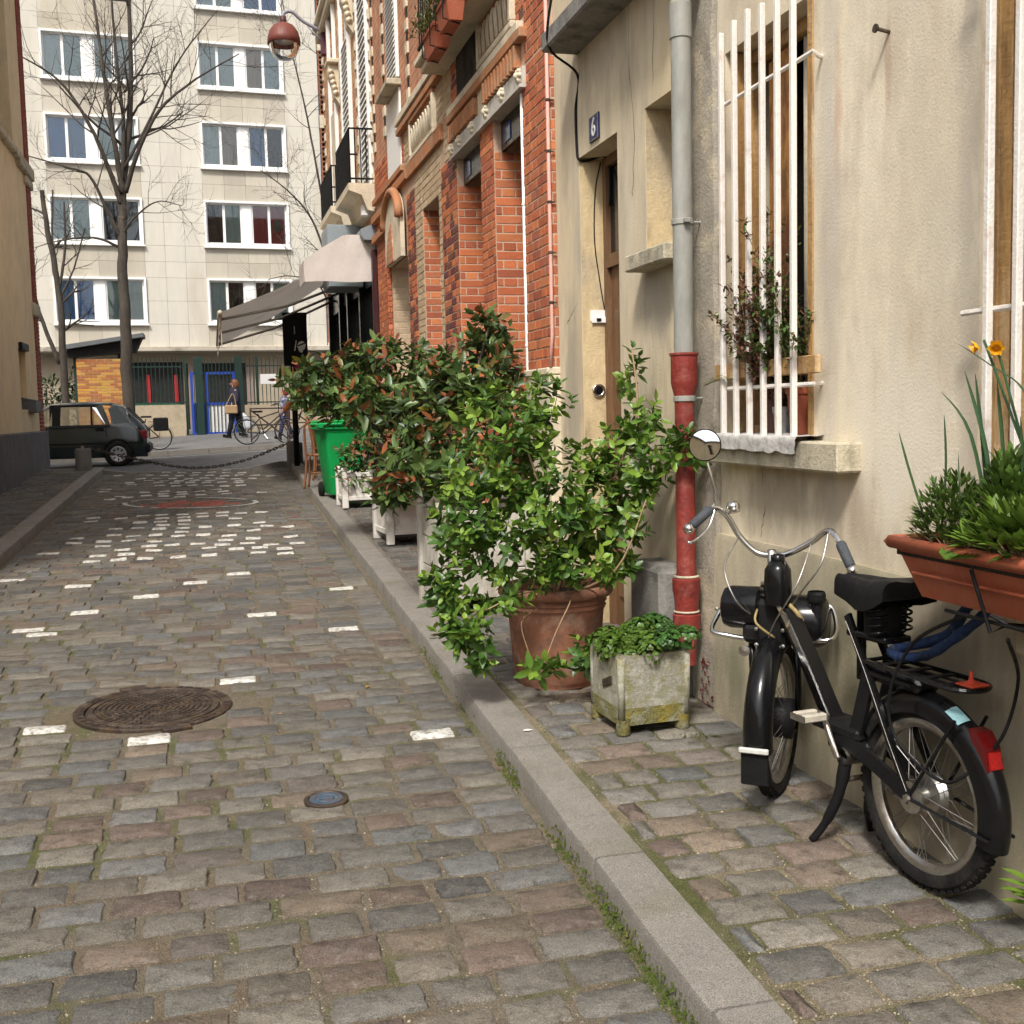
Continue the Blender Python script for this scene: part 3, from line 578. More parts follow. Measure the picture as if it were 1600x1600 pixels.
b = MB(); b.cbox(2.236,2.262,3.955,4.86,1.862,1.932,.004); tag(b.build('wooden_board', M['wood_peel']), 'ochre wooden board tied behind the white window bars', 'board')
# crumpled cloth on the sill
b = MB(); vs = []; nu, nv = 34, 9
for i in range(nu+1):
    for j in range(nv+1):
        y = 4.02+.80*i/nu; t = j/nv; a = .13*t
        x = 2.34-.16*min(1, t/.6); z = 1.612+.012*noise.noise((y*14,t*5,0))+.010
        if t > .6: z -= (t-.6)*(.16+.05*noise.noise((y*7,3,0))); x = 2.192+.006*noise.noise((y*18,t*7,2))-.004
        vs.append((x-.004+.006*noise.noise((y*25,t*9,4)), y, z))
b.add(vs, [(i*(nv+1)+j, (i+1)*(nv+1)+j, (i+1)*(nv+1)+j+1, i*(nv+1)+j+1) for i in range(nu) for j in range(nv)])
o = b.build('sheet_of_cloth', mat('grey plastic cloth', (.52,.50,.47), .6, .2, 30, .4, 60, tint=(.25,.23,.21), tscale=18, tamt=.5), smooth=True)
tag(o, 'crumpled grey sheet spread under the pots on the window sill', 'cloth')

# ------------------------------------------------------------------ house with the door number
hd = thing('corner_house', 'streaked beige house with a door, a small window and number plate', 'house', (XA, 6.2, zs(6.2)))
b = MB(); wallx(b, XA, 5.0, 7.47, .2, 6.6, [DR+(.21,), SW+(.2,)]); b.build('wall', M['stucco_door'], hd)
b = MB(); y0, y1, z0, z1 = DR
b.quad((XA+.003,y1-.003,z0),(XA+.003,y1-.003,z1),(XA+.205,y1-.003,z1),(XA+.205,y1-.003,z0)); b.build('door_reveal', M['ochre'], hd)
b = MB(); y0, y1, z0, z1 = SW
b.quad((XA+.003,y1-.003,z0),(XA+.003,y1-.003,z1),(XA+.195,y1-.003,z1),(XA+.195,y1-.003,z0)); b.build('window_reveal', M['ochre'], hd)
b = MB(); b.box(XA+.19,XA+.2,SW[0],SW[1],SW[2],SW[3]); b.build('window_pane', M['glass_dark'], hd)
b = MB(); b.cbox(2.19,2.33,5.33,5.88,2.465,2.55,.008); b.build('window_sill', M['sill'], hd)
b = MB(); b.cbox(2.08,2.35,5.2,6.99,3.925,4.035,.012); b.build('canopy_slab', M['slab'], hd)
dr = bpy.data.objects.new('door', None); COL.objects.link(dr); dr.parent = hd; dr.location = Vector((XA+.2, 6.63, .34))-hd.location
y0, y1, z0, z1 = DR; X = XA+.2
b = MB()
for q in ((y0,y0+.06,z0,z1),(y1-.06,y1,z0,z1),(y0+.06,y1-.06,z1-.06,z1),(y0+.06,y1-.06,2.62,2.70)): b.box(X-.05,X+.01,*q)
b.build('frame', M['wood_brown'], dr)
b = MB(); b.box(X-.02,X,y0+.06,y1-.06,z0,2.62)
for zz in (.55,1.2,1.85): b.cbox(X-.035,X-.018,y0+.14,y1-.14,zz,zz+.5,.01)
b.build('leaf', M['wood_brown'], dr)
b = MB(); b.box(X-.02,X-.01,y0+.06,y1-.06,2.70,z1-.06); b.build('fanlight', M['glass_dark'], dr)
b = MB(); b.lathe([(.001,.055),(.022,.05),(.03,.035),(.02,.02),(.012,0)], (X-.02, y1-.13, 1.45), 14, Matrix.Rotation(R_(-90),3,'Y')); b.build('knob', M['chrome'], dr, smooth=True)
b = MB(); b.box(XA-.1,XA+.22,6.2,7.05,.25,.345); b.build('doorstep', M['granite'], hd)
# bell plate in a broken patch, round doorbell on the reveal
b = MB(); b.obox((XA+.115,6.974,2.33), (.06,0,0), (0,.004,0), (0,0,.035), mi=0); o = b.build('broken_plaster', M['white'], hd)
bp = thing('intercom', 'small white bell plate in the broken plaster of the doorway', 'doorbell', (XA+.11,6.972,2.30))
b = MB(); b.cbox(XA+.06,XA+.16,6.958,6.97,2.283,2.323,.003); b.build('plate', M['white'], bp); b = MB(); b.cbox(XA+.09,XA+.12,6.952,6.959,2.293,2.313,.002); b.build('push_button', M['black_matt'], bp)
db = thing('round_doorbell', 'round chrome door pull with a dark centre on the doorway reveal', 'door pull', (XA+.1,6.97,1.86))
b = MB(); RM = Matrix.Rotation(R_(90),3,'X'); b.lathe([(.044,0),(.044,.012),(.036,.02),(.028,.012)], (XA+.1,6.978,1.86), 20, RM); b.build('ring', M['chrome'], db, smooth=True)
b = MB(); b.lathe([(.001,.012),(.02,.014),(.029,.008)], (XA+.1,6.978,1.86), 20, RM); b.build('centre', M['black'], db, smooth=True)
# stone guard block beside the pipe
b = MB(); b.cbox(2.13,2.33,5.28,5.72,.18,.95,.03); tag(b.build('guard_stone', M['slab']), 'dark grey stone block against the wall behind the big pot', 'stone block')
# door number plate
np_ = thing('number_plate', 'blue enamel house number plate reading 6 above the door', 'number plate', (XA, 6.66, 3.41))
b = MB(); b.cbox(XA-.012,XA-.001,6.575,6.745,3.335,3.485,.003); b.build('plate', mat('blue enamel', (.012,.016,.10), .3, .1, 20, .05), np_)
b = MB()
for q in ((6.58,6.74,3.477,3.481),(6.58,6.74,3.339,3.343),(6.58,6.584,3.343,3.477),(6.736,6.74,3.343,3.477)): b.box(XA-.0145,XA-.0122,*q)
b.build('border', mat('grey green enamel edge', (.25,.27,.2), .5), np_)
def text_mesh(name, s, size, m, loc, rot, parent, bold=.0, ext=.002):
    cu = bpy.data.curves.new(name, 'FONT'); cu.body = s; cu.size = size; cu.align_x = 'CENTER'; cu.align_y = 'CENTER'; cu.extrude = ext; cu.offset = bold
    tmp = bpy.data.objects.new('tmp', cu); COL.objects.link(tmp); bpy.context.view_layer.update()
    me = bpy.data.meshes.new_from_object(tmp.evaluated_get(bpy.context.evaluated_depsgraph_get())); bpy.data.objects.remove(tmp)
    me.materials.clear(); me.materials.append(m); o = bpy.data.objects.new(name, me); COL.objects.link(o)
    o.parent = parent; o.matrix_basis = parent_matrix(parent).inverted() @ (Matrix.Translation(loc) @ rot); return o
ROT_AL = Matrix(((0,0,-1,0),(-1,0,0,0),(0,1,0,0),(0,0,0,1)))   # text on a wall that faces -x
text_mesh('numeral', '6', .15, M['white'], (XA-.0135, 6.66, 3.41), ROT_AL, np_, .001)
# black cable over the door
b = MB(); b.tube(bez([(2.085,6.75,4.2),(2.09,6.86,3.93),(XA-.012,6.95,3.8),(XA-.010,7.0,3.6),(XA-.010,6.99,3.36),(XA-.008,6.96,3.29),(XA+.05,6.97,3.285),(XA+.16,6.90,3.285),(XA+.17,6.9,3.0)], 6), .0085, 6)
b.tube(bez([(XA+.14,6.974,3.28),(XA+.10,6.974,3.1),(XA+.09,6.974,2.8),(XA+.12,6.974,2.55),(XA+.15,6.974,2.36)], 6), .004, 5)
tag(b.build('electric_cable', M['black_matt'], smooth=True), 'black electric cable looping down to the doorway lintel', 'cable')

# ------------------------------------------------------------------ drainpipe
dp = thing('drainpipe', 'grey drainpipe with red cast iron foot on the stucco wall', 'drainpipe', (2.2,5.12,.31)); PX, PY = 2.2, 5.12
b = MB(); b.lathe([(.047,1.97),(.047,3.44),(.052,3.445),(.052,3.60),(.047,3.605)], (PX,PY,0), 24); b.build('upper_pipe', M['pipe_grey'], dp, sharp=30)
b = MB(); b.lathe([(.047,3.56),(.047,4.8)], (PX,PY,0), 20); b.tube(bez([(PX+.06,PY-.12,4.1),(PX+.06,PY-.11,3.85),(PX+.02,PY-.03,3.68)],5), .045, 12); b.build('top_branch', M['pipe_beige'], dp, smooth=True)
def ring(z, r0, h): return [(r0,z),(r0+.008,z+.004),(r0+.008,z+h-.004),(r0,z+h)]
b = MB(); b.lathe([(.044,.50),(.046,.62),(.052,.66),(.066,.68),(.068,.745),(.058,.75),(.058,.80),(.064,.85),(.068,.862),(.068,.92),(.052,.93),(.047,.95),(.047,1.76),(.05,1.80),(.06,1.84),(.064,1.86),(.064,1.985),(.07,1.99),(.07,2.0),(.05,2.0)], (PX,PY,0), 24); b.build('cast_iron_foot', M['pipe_red'], dp, sharp=25)
for z in (.755,.925):
    b = MB(); b.lathe([(.055,z),(.063,z+.003),(.063,z+.009),(.054,z+.013)], (PX,PY,0), 24); b.build('cement_joint', M['sill'], dp, smooth=True)
for z, m in ((1.77,M['pipe_grey']),(2.595,M['pipe_grey'])):
    b = MB(); b.lathe([(.049,z),(.053,z+.003),(.053,z+.025),(.049,z+.028)], (PX,PY,0), 24); b.tube([(PX+.05,PY,z+.014),(XA+.02,PY,z+.014)], .008, 6)
    if z > 2: b.cbox(PX-.02,PX+.01,PY-.075,PY-.05,z+.003,z+.025,.003)
    b.build('clamp', m, dp, sharp=40)
b = MB(); r = random.Random(9)
for i in range(26):
    z = .30+.22*r.random(); y = PY-.02+r.gauss(0,.035); n = r.randint(5,7); a0 = r.random()*6; q = [(y+r.uniform(.004,.02)*math.cos(a0+2*math.pi*k/n), z+r.uniform(.003,.012)*math.sin(a0+2*math.pi*k/n)) for k in range(n)]; b.add([(XA-.026, a, c) for a, c in q], [tuple(range(n))])
b.build('red_paint_flakes', M['pipe_red'], dp)

# ------------------------------------------------------------------ cracks, plaster loss and drips on the stucco
def crack(parent, pts, wd=.003, seed=1, X=XA):
    r = random.Random(seed); P = bez([(0,y,z) for y, z in pts], 7); b = MB(); vs = []
    for i, p in enumerate(P):
        a = wd*(.4+r.random())*(1 if 0 < i < len(P)-1 else .15); j = r.gauss(0,.006); vs += [(X-.0012, p.y+j-a, p.z+r.gauss(0,.003)), (X-.0012, p.y+j+a, p.z+r.gauss(0,.003))]
    b.add(vs, [(2*i,2*i+1,2*i+3,2*i+2) for i in range(len(P)-1)]); b.build('crack', M['crack'], parent)
M['crack'] = mat('crack', (.14,.11,.075), .95, .2)
crack(hd, [(6.05,4.3),(6.08,3.7),(6.02,3.2),(6.06,2.9)], .003, 2); crack(hd, [(5.75,4.4),(5.72,3.9),(5.74,3.4)], .002, 3); crack(hd, [(7.3,2.3),(7.2,2.35),(7.05,2.42)], .005, 4)
crack(hs_, [(4.55,1.48),(4.52,1.3),(4.56,1.17)], .0014, 8)
A_ = hs_.location; add_stains(M['stucco'], A_, [(4.35,1.34,.62,.20,(.36,.30,.215),.75),(3.80,1.36,.12,.26,(.42,.34,.245),.7),(3.98,2.5,.10,1.5,(.50,.45,.38),.6),(4.94,2.2,.10,1.3,(.45,.38,.28),.6),(3.45,1.62,.55,.42,(.78,.71,.58),.75),(3.30,2.45,.42,.8,(.55,.48,.37),.55),(3.55,3.2,.35,.5,(.57,.50,.39),.5),(3.92,2.86,.045,.28,(.56,.34,.23),.55),(3.595,2.9,.03,.2,(.42,.28,.18),.5),(3.16,2.3,.07,1.6,(.48,.42,.34),.6),(2.9,1.3,.5,.2,(.40,.33,.24),.5)])
add_stains(M['dado'], A_, [(4.8,.55,.25,.25,(.15,.155,.08),.6),(4.2,.85,.12,.35,(.17,.155,.10),.6),(3.75,.6,.3,.35,(.17,.16,.09),.5),(3.2,.75,.4,.5,(.20,.17,.12),.55),(4.5,.9,.12,.2,(.50,.43,.31),.5)])
add_stains(M['stucco_door'], hd.location, [(5.75,2.30,.36,.26,(.30,.27,.22),.7),(6.12,2.7,.12,.6,(.66,.58,.44),.6),(7.2,1.9,.22,.7,(.34,.30,.24),.6),(5.95,1.3,.35,.7,(.40,.35,.27),.6),(7.2,3.6,.2,.6,(.36,.31,.24),.5),(5.55,3.4,.3,.25,(.62,.50,.30),.5),(6.6,3.75,.4,.2,(.38,.33,.26),.55)])

# ------------------------------------------------------------------ brick house
bh = thing('brick_house', 'red brick house with projecting piers and orange terracotta bands', 'house', (XB, 10.5, zs(10.5)))
r = random.Random(12); BR = []; UP = (0,0,1)
O1 = (8.06, 8.92); O2 = (9.37, 10.28); NW = (11.13, 11.98)
Zp = 2.03
# core of pale pointing, a little behind the brick faces; recesses for the two doorways, the narrow window and the blind arch
b = MB(); wallx(b, XB+.001, 7.489, 15.3, .2, 4.9, [(O1[0],O1[1],.2,4.0,.42),(O2[0],O2[1],.2,4.0,.42),(NW[0],NW[1],1.2,3.83,.3),(12.96,14.1,.3,3.5,.26)])
b.quad((XB+.001,7.489,.2),(XA+.3,7.489,.2),(XA+.3,7.489,4.9),(XB+.001,7.489,4.9)); b.build('wall_core', M['pointing'], bh)
def face(y0, y1, z0, z1, cols=red_brick, ph=0, **k): BR.extend(brick_rect((XB,y1,z0), (0,-1,0), UP, (-1,0,0), y1-y0, z1-z0, cols=cols, r=r, phase=ph, **k))
def reveal(y, x0, x1, z0, z1, cols=red_brick, ph=0, **k): BR.extend(brick_rect((x0,y,z0), (1,0,0), UP, (0,-1,0), x1-x0, z1-z0, cols=cols, r=r, phase=ph, **k))
face(7.49, 7.98, 4.15, 4.9); face(7.98, 10.44, 4.48, 4.88, cols=dark_brick); face(10.46, 10.8, 4.06, 4.9, cols=sand_brick); face(10.8, 13.0, 4.46, 4.84, cols=sand_brick); face(13.0, 15.28, 4.54, 4.9); face(9.1, 9.36, 4.15, 4.3, cols=sand_brick)
face(7.49, O1[0], Zp, 4.14, ph=0); reveal(7.49, XB, XA+.01, Zp, 4.14, L=.11, ph=0)
face(O1[1], O2[0], .5, 4.0, ph=1); reveal(O1[1], XB, XB+.40, .5, 3.76, ph=1)
face(O2[1], 11.0, .5, 4.05, cols=dark_brick); reveal(O2[1], XB, XB+.40, .5, 3.76)
face(11.0, NW[0], .5, 4.25, cols=sand_brick, L=.2, header=False); face(NW[0], NW[1], 3.83, 4.25, cols=sand_brick, header=False)
face(NW[1]+.02, 12.4, .5, 4.25, cols=sand_brick, header=False); reveal(NW[1], XB, XB+.28, 1.2, 3.83)
face(12.42, 12.94, .5, 4.15, cols=dark_brick); 
reveal(14.1, XB, XB+.25, .5, 3.4, cols=sand_brick)
face(14.16, 15.28, .5, 4.3); reveal(14.16, XB-.06, XB, .5, 4.0, L=.1)
emit_bricks(bh, BR, 300)
# rest of the doorways
for (a, c) in (O1, O2):
    b = MB(); b.box(XB+.40,XB+.44,a,c,.2,4.0); b.build('door', M['wood_brown'], bh)
    b = MB(); b.box(XB+.06,XB+.09,a+.005,c-.005,3.76,3.985); b.build('transom_panel', M['black'], bh)
    b = MB(); b.box(XB+.052,XB+.06,c-.30,c-.1,3.80,3.93); b.build('transom_glass', mat('blue glass', (.03,.06,.16), .15, .3, 9, 0), bh)
b = MB(); b.box(XB+.2,XB+.23,NW[0],NW[1],1.25,3.82); b.build('window_pane', M['glass_dark'], bh)
b = MB(); b.box(XB+.02,XB+.2,NW[0]+.02,NW[1]-.01,2.06,2.16); b.build('letter_box', M['white'], bh)
b = MB(); b.cbox(XB-.02,XA+.02,7.47,8.07,.25,1.98,.008); b.cbox(XB-.035,XA+.02,7.465,8.075,1.98,2.03,.008); b.build('pier_base', M['cream_stone'], bh)
# lintel beam with rosettes
b = MB(); b.box(XB-.03,XB+.12,7.95,10.36,4.012,4.135); b.box(XB-.05,XB+.1,7.95,10.36,3.99,4.012); b.build('lintel_beam', mat('grey painted iron beam', (.50,.475,.42), .6, .15, 9, .2, tint=(.25,.22,.18), tscale=6, tamt=.5), bh, )
RY = Matrix.Rotation(R_(-90),3,'Y')
for y in (8.02, 8.5, 9.0, 9.5, 10.0, 10.32):
    b = MB(); b.lathe([(.001,.045),(.018,.04),(.03,.022),(.03,.0)], (XB-.03,y,4.08), 8, RY)
    for q in range(6): a = q*math.pi/3; b.lathe([(.001,.028),(.016,.02),(.02,0)], (XB-.03,y+.036*math.cos(a),4.08+.036*math.sin(a)), 6, RY)
    b.build('rosette', M['cream_stone'], bh, smooth=True)
# terracotta dentils
for (a, c, z0, z1) in ((8.05,9.08,4.15,4.31),(9.36,10.42,4.15,4.29)):
    n = int((c-a)/.088)
    for i in range(n):
        y = a+(i+.5)*(c-a)/n; b = MB(); b.cbox(XB-.055,XB+.02,y-.028,y+.028,z0,z1,.005); b.build('dentil', M['terra'], bh)
b = MB(); b.box(XB-.02,XB+.02,9.09,9.34,4.14,4.33); b.build('stone_block', M['cream_stone'], bh)
for y0, y1, z0, z1, pr, m in ((7.5,8.02,4.14,4.33,.012,'pointing'),):
    pass
def band(name, y0, y1, z0, z1, pr, m): b = MB(); b.cbox(XB-pr,XB+.02,y0,y1,z0,z1,.006); return b.build(name, M[m], bh)
band('terracotta_band', 7.9, 10.44, 4.315, 4.385, .06, 'terra'); band('stone_band', 8.0, 10.44, 4.39, 4.455, .05, 'cream_stone')
band('terracotta_band', 10.82, 12.72, 4.28, 4.43, .04, 'terra'); band('terracotta_band', 10.80, 13.2, 4.85, 4.92, .06, 'terra'); band('terracotta_band', 13.0, 15.3, 4.44, 4.51, .05, 'terra')
band('terracotta_band', 12.72, 14.2, 4.30, 4.40, .05, 'terra'); band('terracotta_band', 14.14, 15.3, 3.95, 4.05, .07, 'terra'); band('terracotta_band', 14.14, 15.3, 4.2, 4.3, .07, 'terra')
band('stone_band', 10.6, 13.2, 4.95, 5.03, .07, 'cream_stone')
# upper wall: too far to pick its bricks apart
M['brick_up'] = brick_mat('upper brick', (.40,.14,.07), (.48,.21,.10), (.46,.36,.26)); M['brick_c'] = brick_mat('patterned brick', (.38,.13,.06), (.52,.29,.12), (.55,.44,.30))
b = MB(); wallx(b, XB+.006, 7.485, 15.3, 4.9, 10.5, [(9.36,10.15,4.9,4.901),(13.2,13.86,5.47,8.4,.12)]); b.build('upper_wall', M['brick_up'], bh)
b = MB(); b.box(XB-.012,XB+.03,9.36,10.15,4.48,4.88); b.build('dark_opening', M['dark'], bh)
# relief panels: arcade of small arches
for (a, c, z0, z1) in ((8.25,9.2,4.52,4.84),(11.2,12.4,4.47,4.8)):
    b = MB(); b.box(XB-.01,XB+.02,a,c,z0,z1); o = b.build('relief_panel', M['brick_up'], bh)
    n = int((c-a)/.13)
    for i in range(n):
        y = a+(i+.5)*(c-a)/n; b = MB(); pts = [(XB-.02,y-.045,z0+.03),(XB-.03,y-.045,z1-.12)]+[(XB-.03,y-.045*math.cos(t),z1-.12+.05*math.sin(t)) for t in (.5,1.05,1.57,2.1,2.6)]+[(XB-.03,y+.045,z1-.12),(XB-.02,y+.045,z0+.03)]
        b.tube(pts, .013, 5); b.build('arch_moulding', M['cream_stone'], o, smooth=True)
    for q in ((a-.06,c+.06,z1,z1+.05),(a-.06,c+.06,z0-.05,z0),(a-.06,a,z0,z1),(c,c+.06,z0,z1)):
        b = MB(); b.cbox(XB-.045,XB+.02,*q,.006); b.build('panel_frame', M['terra'] if q[2] > z0 else M['cream_stone'], bh)
# balcony ledge and railing with the flower boxes
b = MB(); b.cbox(1.98,XB+.02,8.05,10.75,4.895,4.965,.012); b.cbox(2.03,XB+.02,8.1,10.7,4.83,4.895,.01); b.build('balcony_ledge', M['cream_stone'], bh)
rl = bpy.data.objects.new('railing', None); COL.objects.link(rl); rl.parent = bh; rl.location = Vector((2.03,9.3,4.97))-bh.location
for i in range(27):
    y = 8.1+i*.1; b = MB(); b.tube([(2.03,y,4.96),(2.03,y,5.75)], .008, 6); b.build('baluster', M['black_matt'], rl)
for z in (5.05, 5.75): b = MB(); b.box(2.015,2.045,8.08,10.75,z,z+.025); b.build('rail', M['black_matt'], rl)
b = MB(); b.box(XB-.03,XB+.03,13.2,13.86,5.52,8.4); sh = b.build('shutter', M['white'], bh)
for i in range(48): b = MB(); z = 5.54+i*.0595; b.obox((XB-.04,13.53,z+.026), (0,.3,0), (.008,0,.02), (.003,0,-.001)); b.build('slat', M['white'], sh)
b = MB(); b.cbox(XB-.16,XB+.05,13.1,13.98,5.40,5.47,.01); b.build('window_sill', M['sill'], bh)
b = MB(); b.box(XB-.015,XB+.03,13.15,14.1,4.53,5.39); b.build('white_panel', M['white'], bh)
# vertical stone quoins and dark inset squares
for y in (8.02, 10.55, 12.6, 14.3, 15.18):
    for j in range(22):
        z = 5.1+j*.24; 
        if 8.02 <= y < 8.1 and z < 4.5: continue
        b = MB(); b.cbox(XB-.016,XB+.02,y-.07,y+.07,z,z+.12,.004); b.build('quoin', M['cream_stone'], bh)
        if y > 12: b = MB(); b.box(XB-.006,XB+.02,y-.03,y+.03,z+.13,z+.22); b.build('inset', M['dark'], bh)
# blind arch: cream tympanum with moulded edge
b = MB(); n = 14; cy, cz, ra = 13.52, 3.93, .56; arc = [(cy+ra*math.cos(math.pi*q/n), cz+.36*math.sin(math.pi*q/n)) for q in range(n+1)]
poly = arc+[(cy-ra,3.5),(cy+ra,3.5)]; b.prism(poly, lambda y, z, d: (XB-.03-d, y, z), .05); b.build('tympanum', M['cream_stone'], bh)
b = MB(); b.tube([(XB-.09,y,z) for y, z in arc], .05, 8); b.build('arch_moulding', M['terra'], bh, smooth=True)
b = MB(); b.prism([(cy-.1,3.5),(cy+.45,3.5),(cy+.25,3.85),(cy,3.95)], lambda y, z, d: (XB-.082-d, y, z), .012); b.build('arch_shadow_panel', M['brick_up'], bh)
# pipes on the brick house
pp = thing('thin_pipe', 'thin pink painted gas pipe down the corner of the brick house', 'pipe', (2.24,7.475,2.03))
b = MB(); b.tube([(2.243,7.47,2.03),(2.262,7.472,2.25),(2.262,7.472,4.9)], .012, 8); b.build('tube', M['pink'], pp, smooth=True)
for i in range(7): z = 2.45+i*.33; b = MB(); b.lathe([(.012,0),(.017,.003),(.017,.016),(.012,.019)], (2.262,7.472,z), 10); b.cbox(2.26,2.30,7.465,7.475,z+.004,z+.014,.002); b.build('clip', M['cover'], pp)
wp = thing('thin_pipe', 'white painted pipe down the far edge of the nearest brick pier', 'pipe', (2.27,8.075,.6))
b = MB(); b.tube([(2.262,8.078,.5),(2.262,8.078,3.98)], .02, 10); b.build('tube', M['white'], wp, smooth=True)
for z in (1.2,2.2,3.2): b = MB(); b.lathe([(.021,0),(.025,.003),(.025,.018),(.021,.02)], (2.262,8.078,z), 10); b.build('clip', M['white'], wp)
def leafmesh(b, p, d, l, w, col, fold=.18, up=Vector((0,0,1)), curl=.12):
    d = d.normalized(); s = d.cross(up)
    if s.length < .05: s = d.cross(Vector((1,0,0)))
    s.normalize(); n = s.cross(d); h = l/2
    c1 = p+d*l*.35-n*w*fold; c2 = p+d*l*.7-n*(w*fold*.8+l*curl*.35)
    vs = [p, c1, c2, p+d*l-n*l*curl, p+d*l*.32+s*w*.5, p+d*l*.68+s*w*.42-n*l*curl*.3, p+d*l*.32-s*w*.5, p+d*l*.68-s*w*.42-n*l*curl*.3]
    b.add(vs, [(0,1,4),(4,1,2,5),(5,2,3),(0,6,1),(6,7,2,1),(7,3,2)], col=col)
def rv(r): 
    while True:
        v = Vector((r.uniform(-1,1), r.uniform(-1,1), r.uniform(-1,1)))
        if .05 < v.length <= 1: return v
def flower_box(label, y0, y1, z0, plant):
    t = thing('flower_box', label, 'flower box', (1.9,(y0+y1)/2,z0)); x0, x1 = 1.87, 2.01; h = .15; e = .018; b = MB()
    ring = [(x0+e,y0+e,z0),(x1-e,y0+e,z0),(x1-e,y1-e,z0),(x0+e,y1-e,z0),(x0,y0,z0+h),(x1,y0,z0+h),(x1,y1,z0+h),(x0,y1,z0+h)]
    b.add(ring, [(0,3,2,1),(0,1,5,4),(1,2,6,5),(2,3,7,6),(3,0,4,7)]); b.build('trough', M['pot_plain'], t)
    b = MB(); b.cbox(x0-.012,x1+.012,y0-.012,y1+.012,z0+h,z0+h+.035,.006); b.build('rim', M['pot_plain'], t)
    b = MB(); b.box(x0+.02,x1-.02,y0+.02,y1-.02,z0+h+.025,z0+h+.045); b.build('soil', M['soil'], t)
    b = MB()
    for y in (y0+.06, y1-.06): b.tube([(2.04,y,z0+h+.03),(1.95,y,z0+h+.045),(1.85,y,z0+h+.045),(1.85,y,z0+.02),(1.98,y,z0-.015)], .006, 5)
    b.build('hanger', M['black_matt'], t)
    b = MB(); r = random.Random(int(y0*10))
    for i in range(420):
        p = Vector((1.90+r.gauss(0,.06), lerp(y0,y1,r.uniform(.3,1.15)), z0+h+.04+abs(r.gauss(0,.10)))); d = rv(r)+Vector((-.4,.2,.7)); g = r.uniform(.6,1.3)
        leafmesh(b, p, d, r.uniform(.03,.07), .012, (.085*g,.10*g,.022*g))
    tag(b.build('foliage', M['leaf'], t), kind='stuff')
flower_box('terracotta flower box with green conifer hanging highest on the balcony railing', 8.72, 9.12, 4.68, 0)
flower_box('second terracotta flower box hanging farther along the balcony railing', 9.24, 9.7, 4.64, 1)

# ------------------------------------------------------------------ corner house with the cafe
ch = thing('cafe_house', 'patterned brick corner house with black cafe front and white shutters', 'house', (XB, 18, zs(18)))
b = MB(); wallx(b, XB+.006, 15.3, 21.25, 4.0, 12.5, [(15.5,16.29,4.6,11.5,.14),(17.38,18.21,4.6,11.5,.14),(19.2,19.9,4.6,11.5,.14)])
b.quad((XB+.006,21.25,4.0),(XB+.006,21.25,12.5),(8,21.7,12.5),(8,21.7,4.0)); b.build('upper_wall', M['brick_c'], ch)
for k, (a, c, z0, z1) in enumerate(((15.5,16.29,4.85,9.0),(17.38,18.21,4.85,7.3),(19.2,19.9,4.85,6.7))):
    b = MB(); b.box(XB+.02,XB+.09,a,c,4.6,11.5); b.build('window', M['glass_dark'], ch)
    b = MB(); b.box(XB-.03,XB+.02,a+.02,c-.02,z0,z1); s = b.build('shutter', M['white'] if k < 2 else M['cream_stone'], ch)
    if k < 2:
        for i in range(int((z1-z0)/.09)): b = MB(); z = z0+.03+i*.09; b.obox((XB-.04,(a+c)/2,z+.03), (0,(c-a)/2-.06,0), (.009,0,.028), (.003,0,-.001)); b.build('slat', M['white'], s)
    for e in (a-.07, c+.01): b = MB(); b.box(XB-.05,XB+.02,e,e+.06,4.7,11); b.build('window_surround', M['white'], ch)
for y in (15.42,16.75,18.6,20.2,21.1):
    for j in range(26):
        z = 4.5+j*.26; b = MB(); b.cbox(XB-.02,XB+.02,y-.06,y+.06,z,z+.13,.004); b.build('quoin', M['cream_stone'], ch)
for (y, z) in ((17.0,7.75),(18.9,7.25)):   # carved brackets
    br = bpy.data.objects.new('carved_bracket', None); COL.objects.link(br); br.parent = ch; br.location = Vector((XB,y,z))-ch.location
    b = MB(); b.cbox(XB-.19,XB+.02,y-.2,y+.2,z,z+.07,.015); b.build('bracket_cap', M['cream_stone'], br)
    b = MB(); b.prism([(0,0),(-.17,0),(-.16,-.16),(-.11,-.30),(-.08,-.5),(0,-.62)], lambda a, c, d: (XB+a, y-.12+d, z+c), .24); b.build('bracket_scroll', M['cream_stone'], br)
    b = MB(); 
    for q in range(5): b.lathe([(.001,.05),(.04,.03),(.05,0)], (XB-.13+.018*q, y-.12, z-.12-.08*q), 7, Matrix.Rotation(R_(90),3,'X'))
    b.build('bracket_carving', M['cream_stone'], br, smooth=True)
b = MB(); b.cbox(XB-.16,XB+.02,18.6,21.3,8.45,8.58,.03); b.cbox(XB-.10,XB+.02,18.6,21.28,8.3,8.45,.03); b.build('cornice', M['cream_stone'], ch)
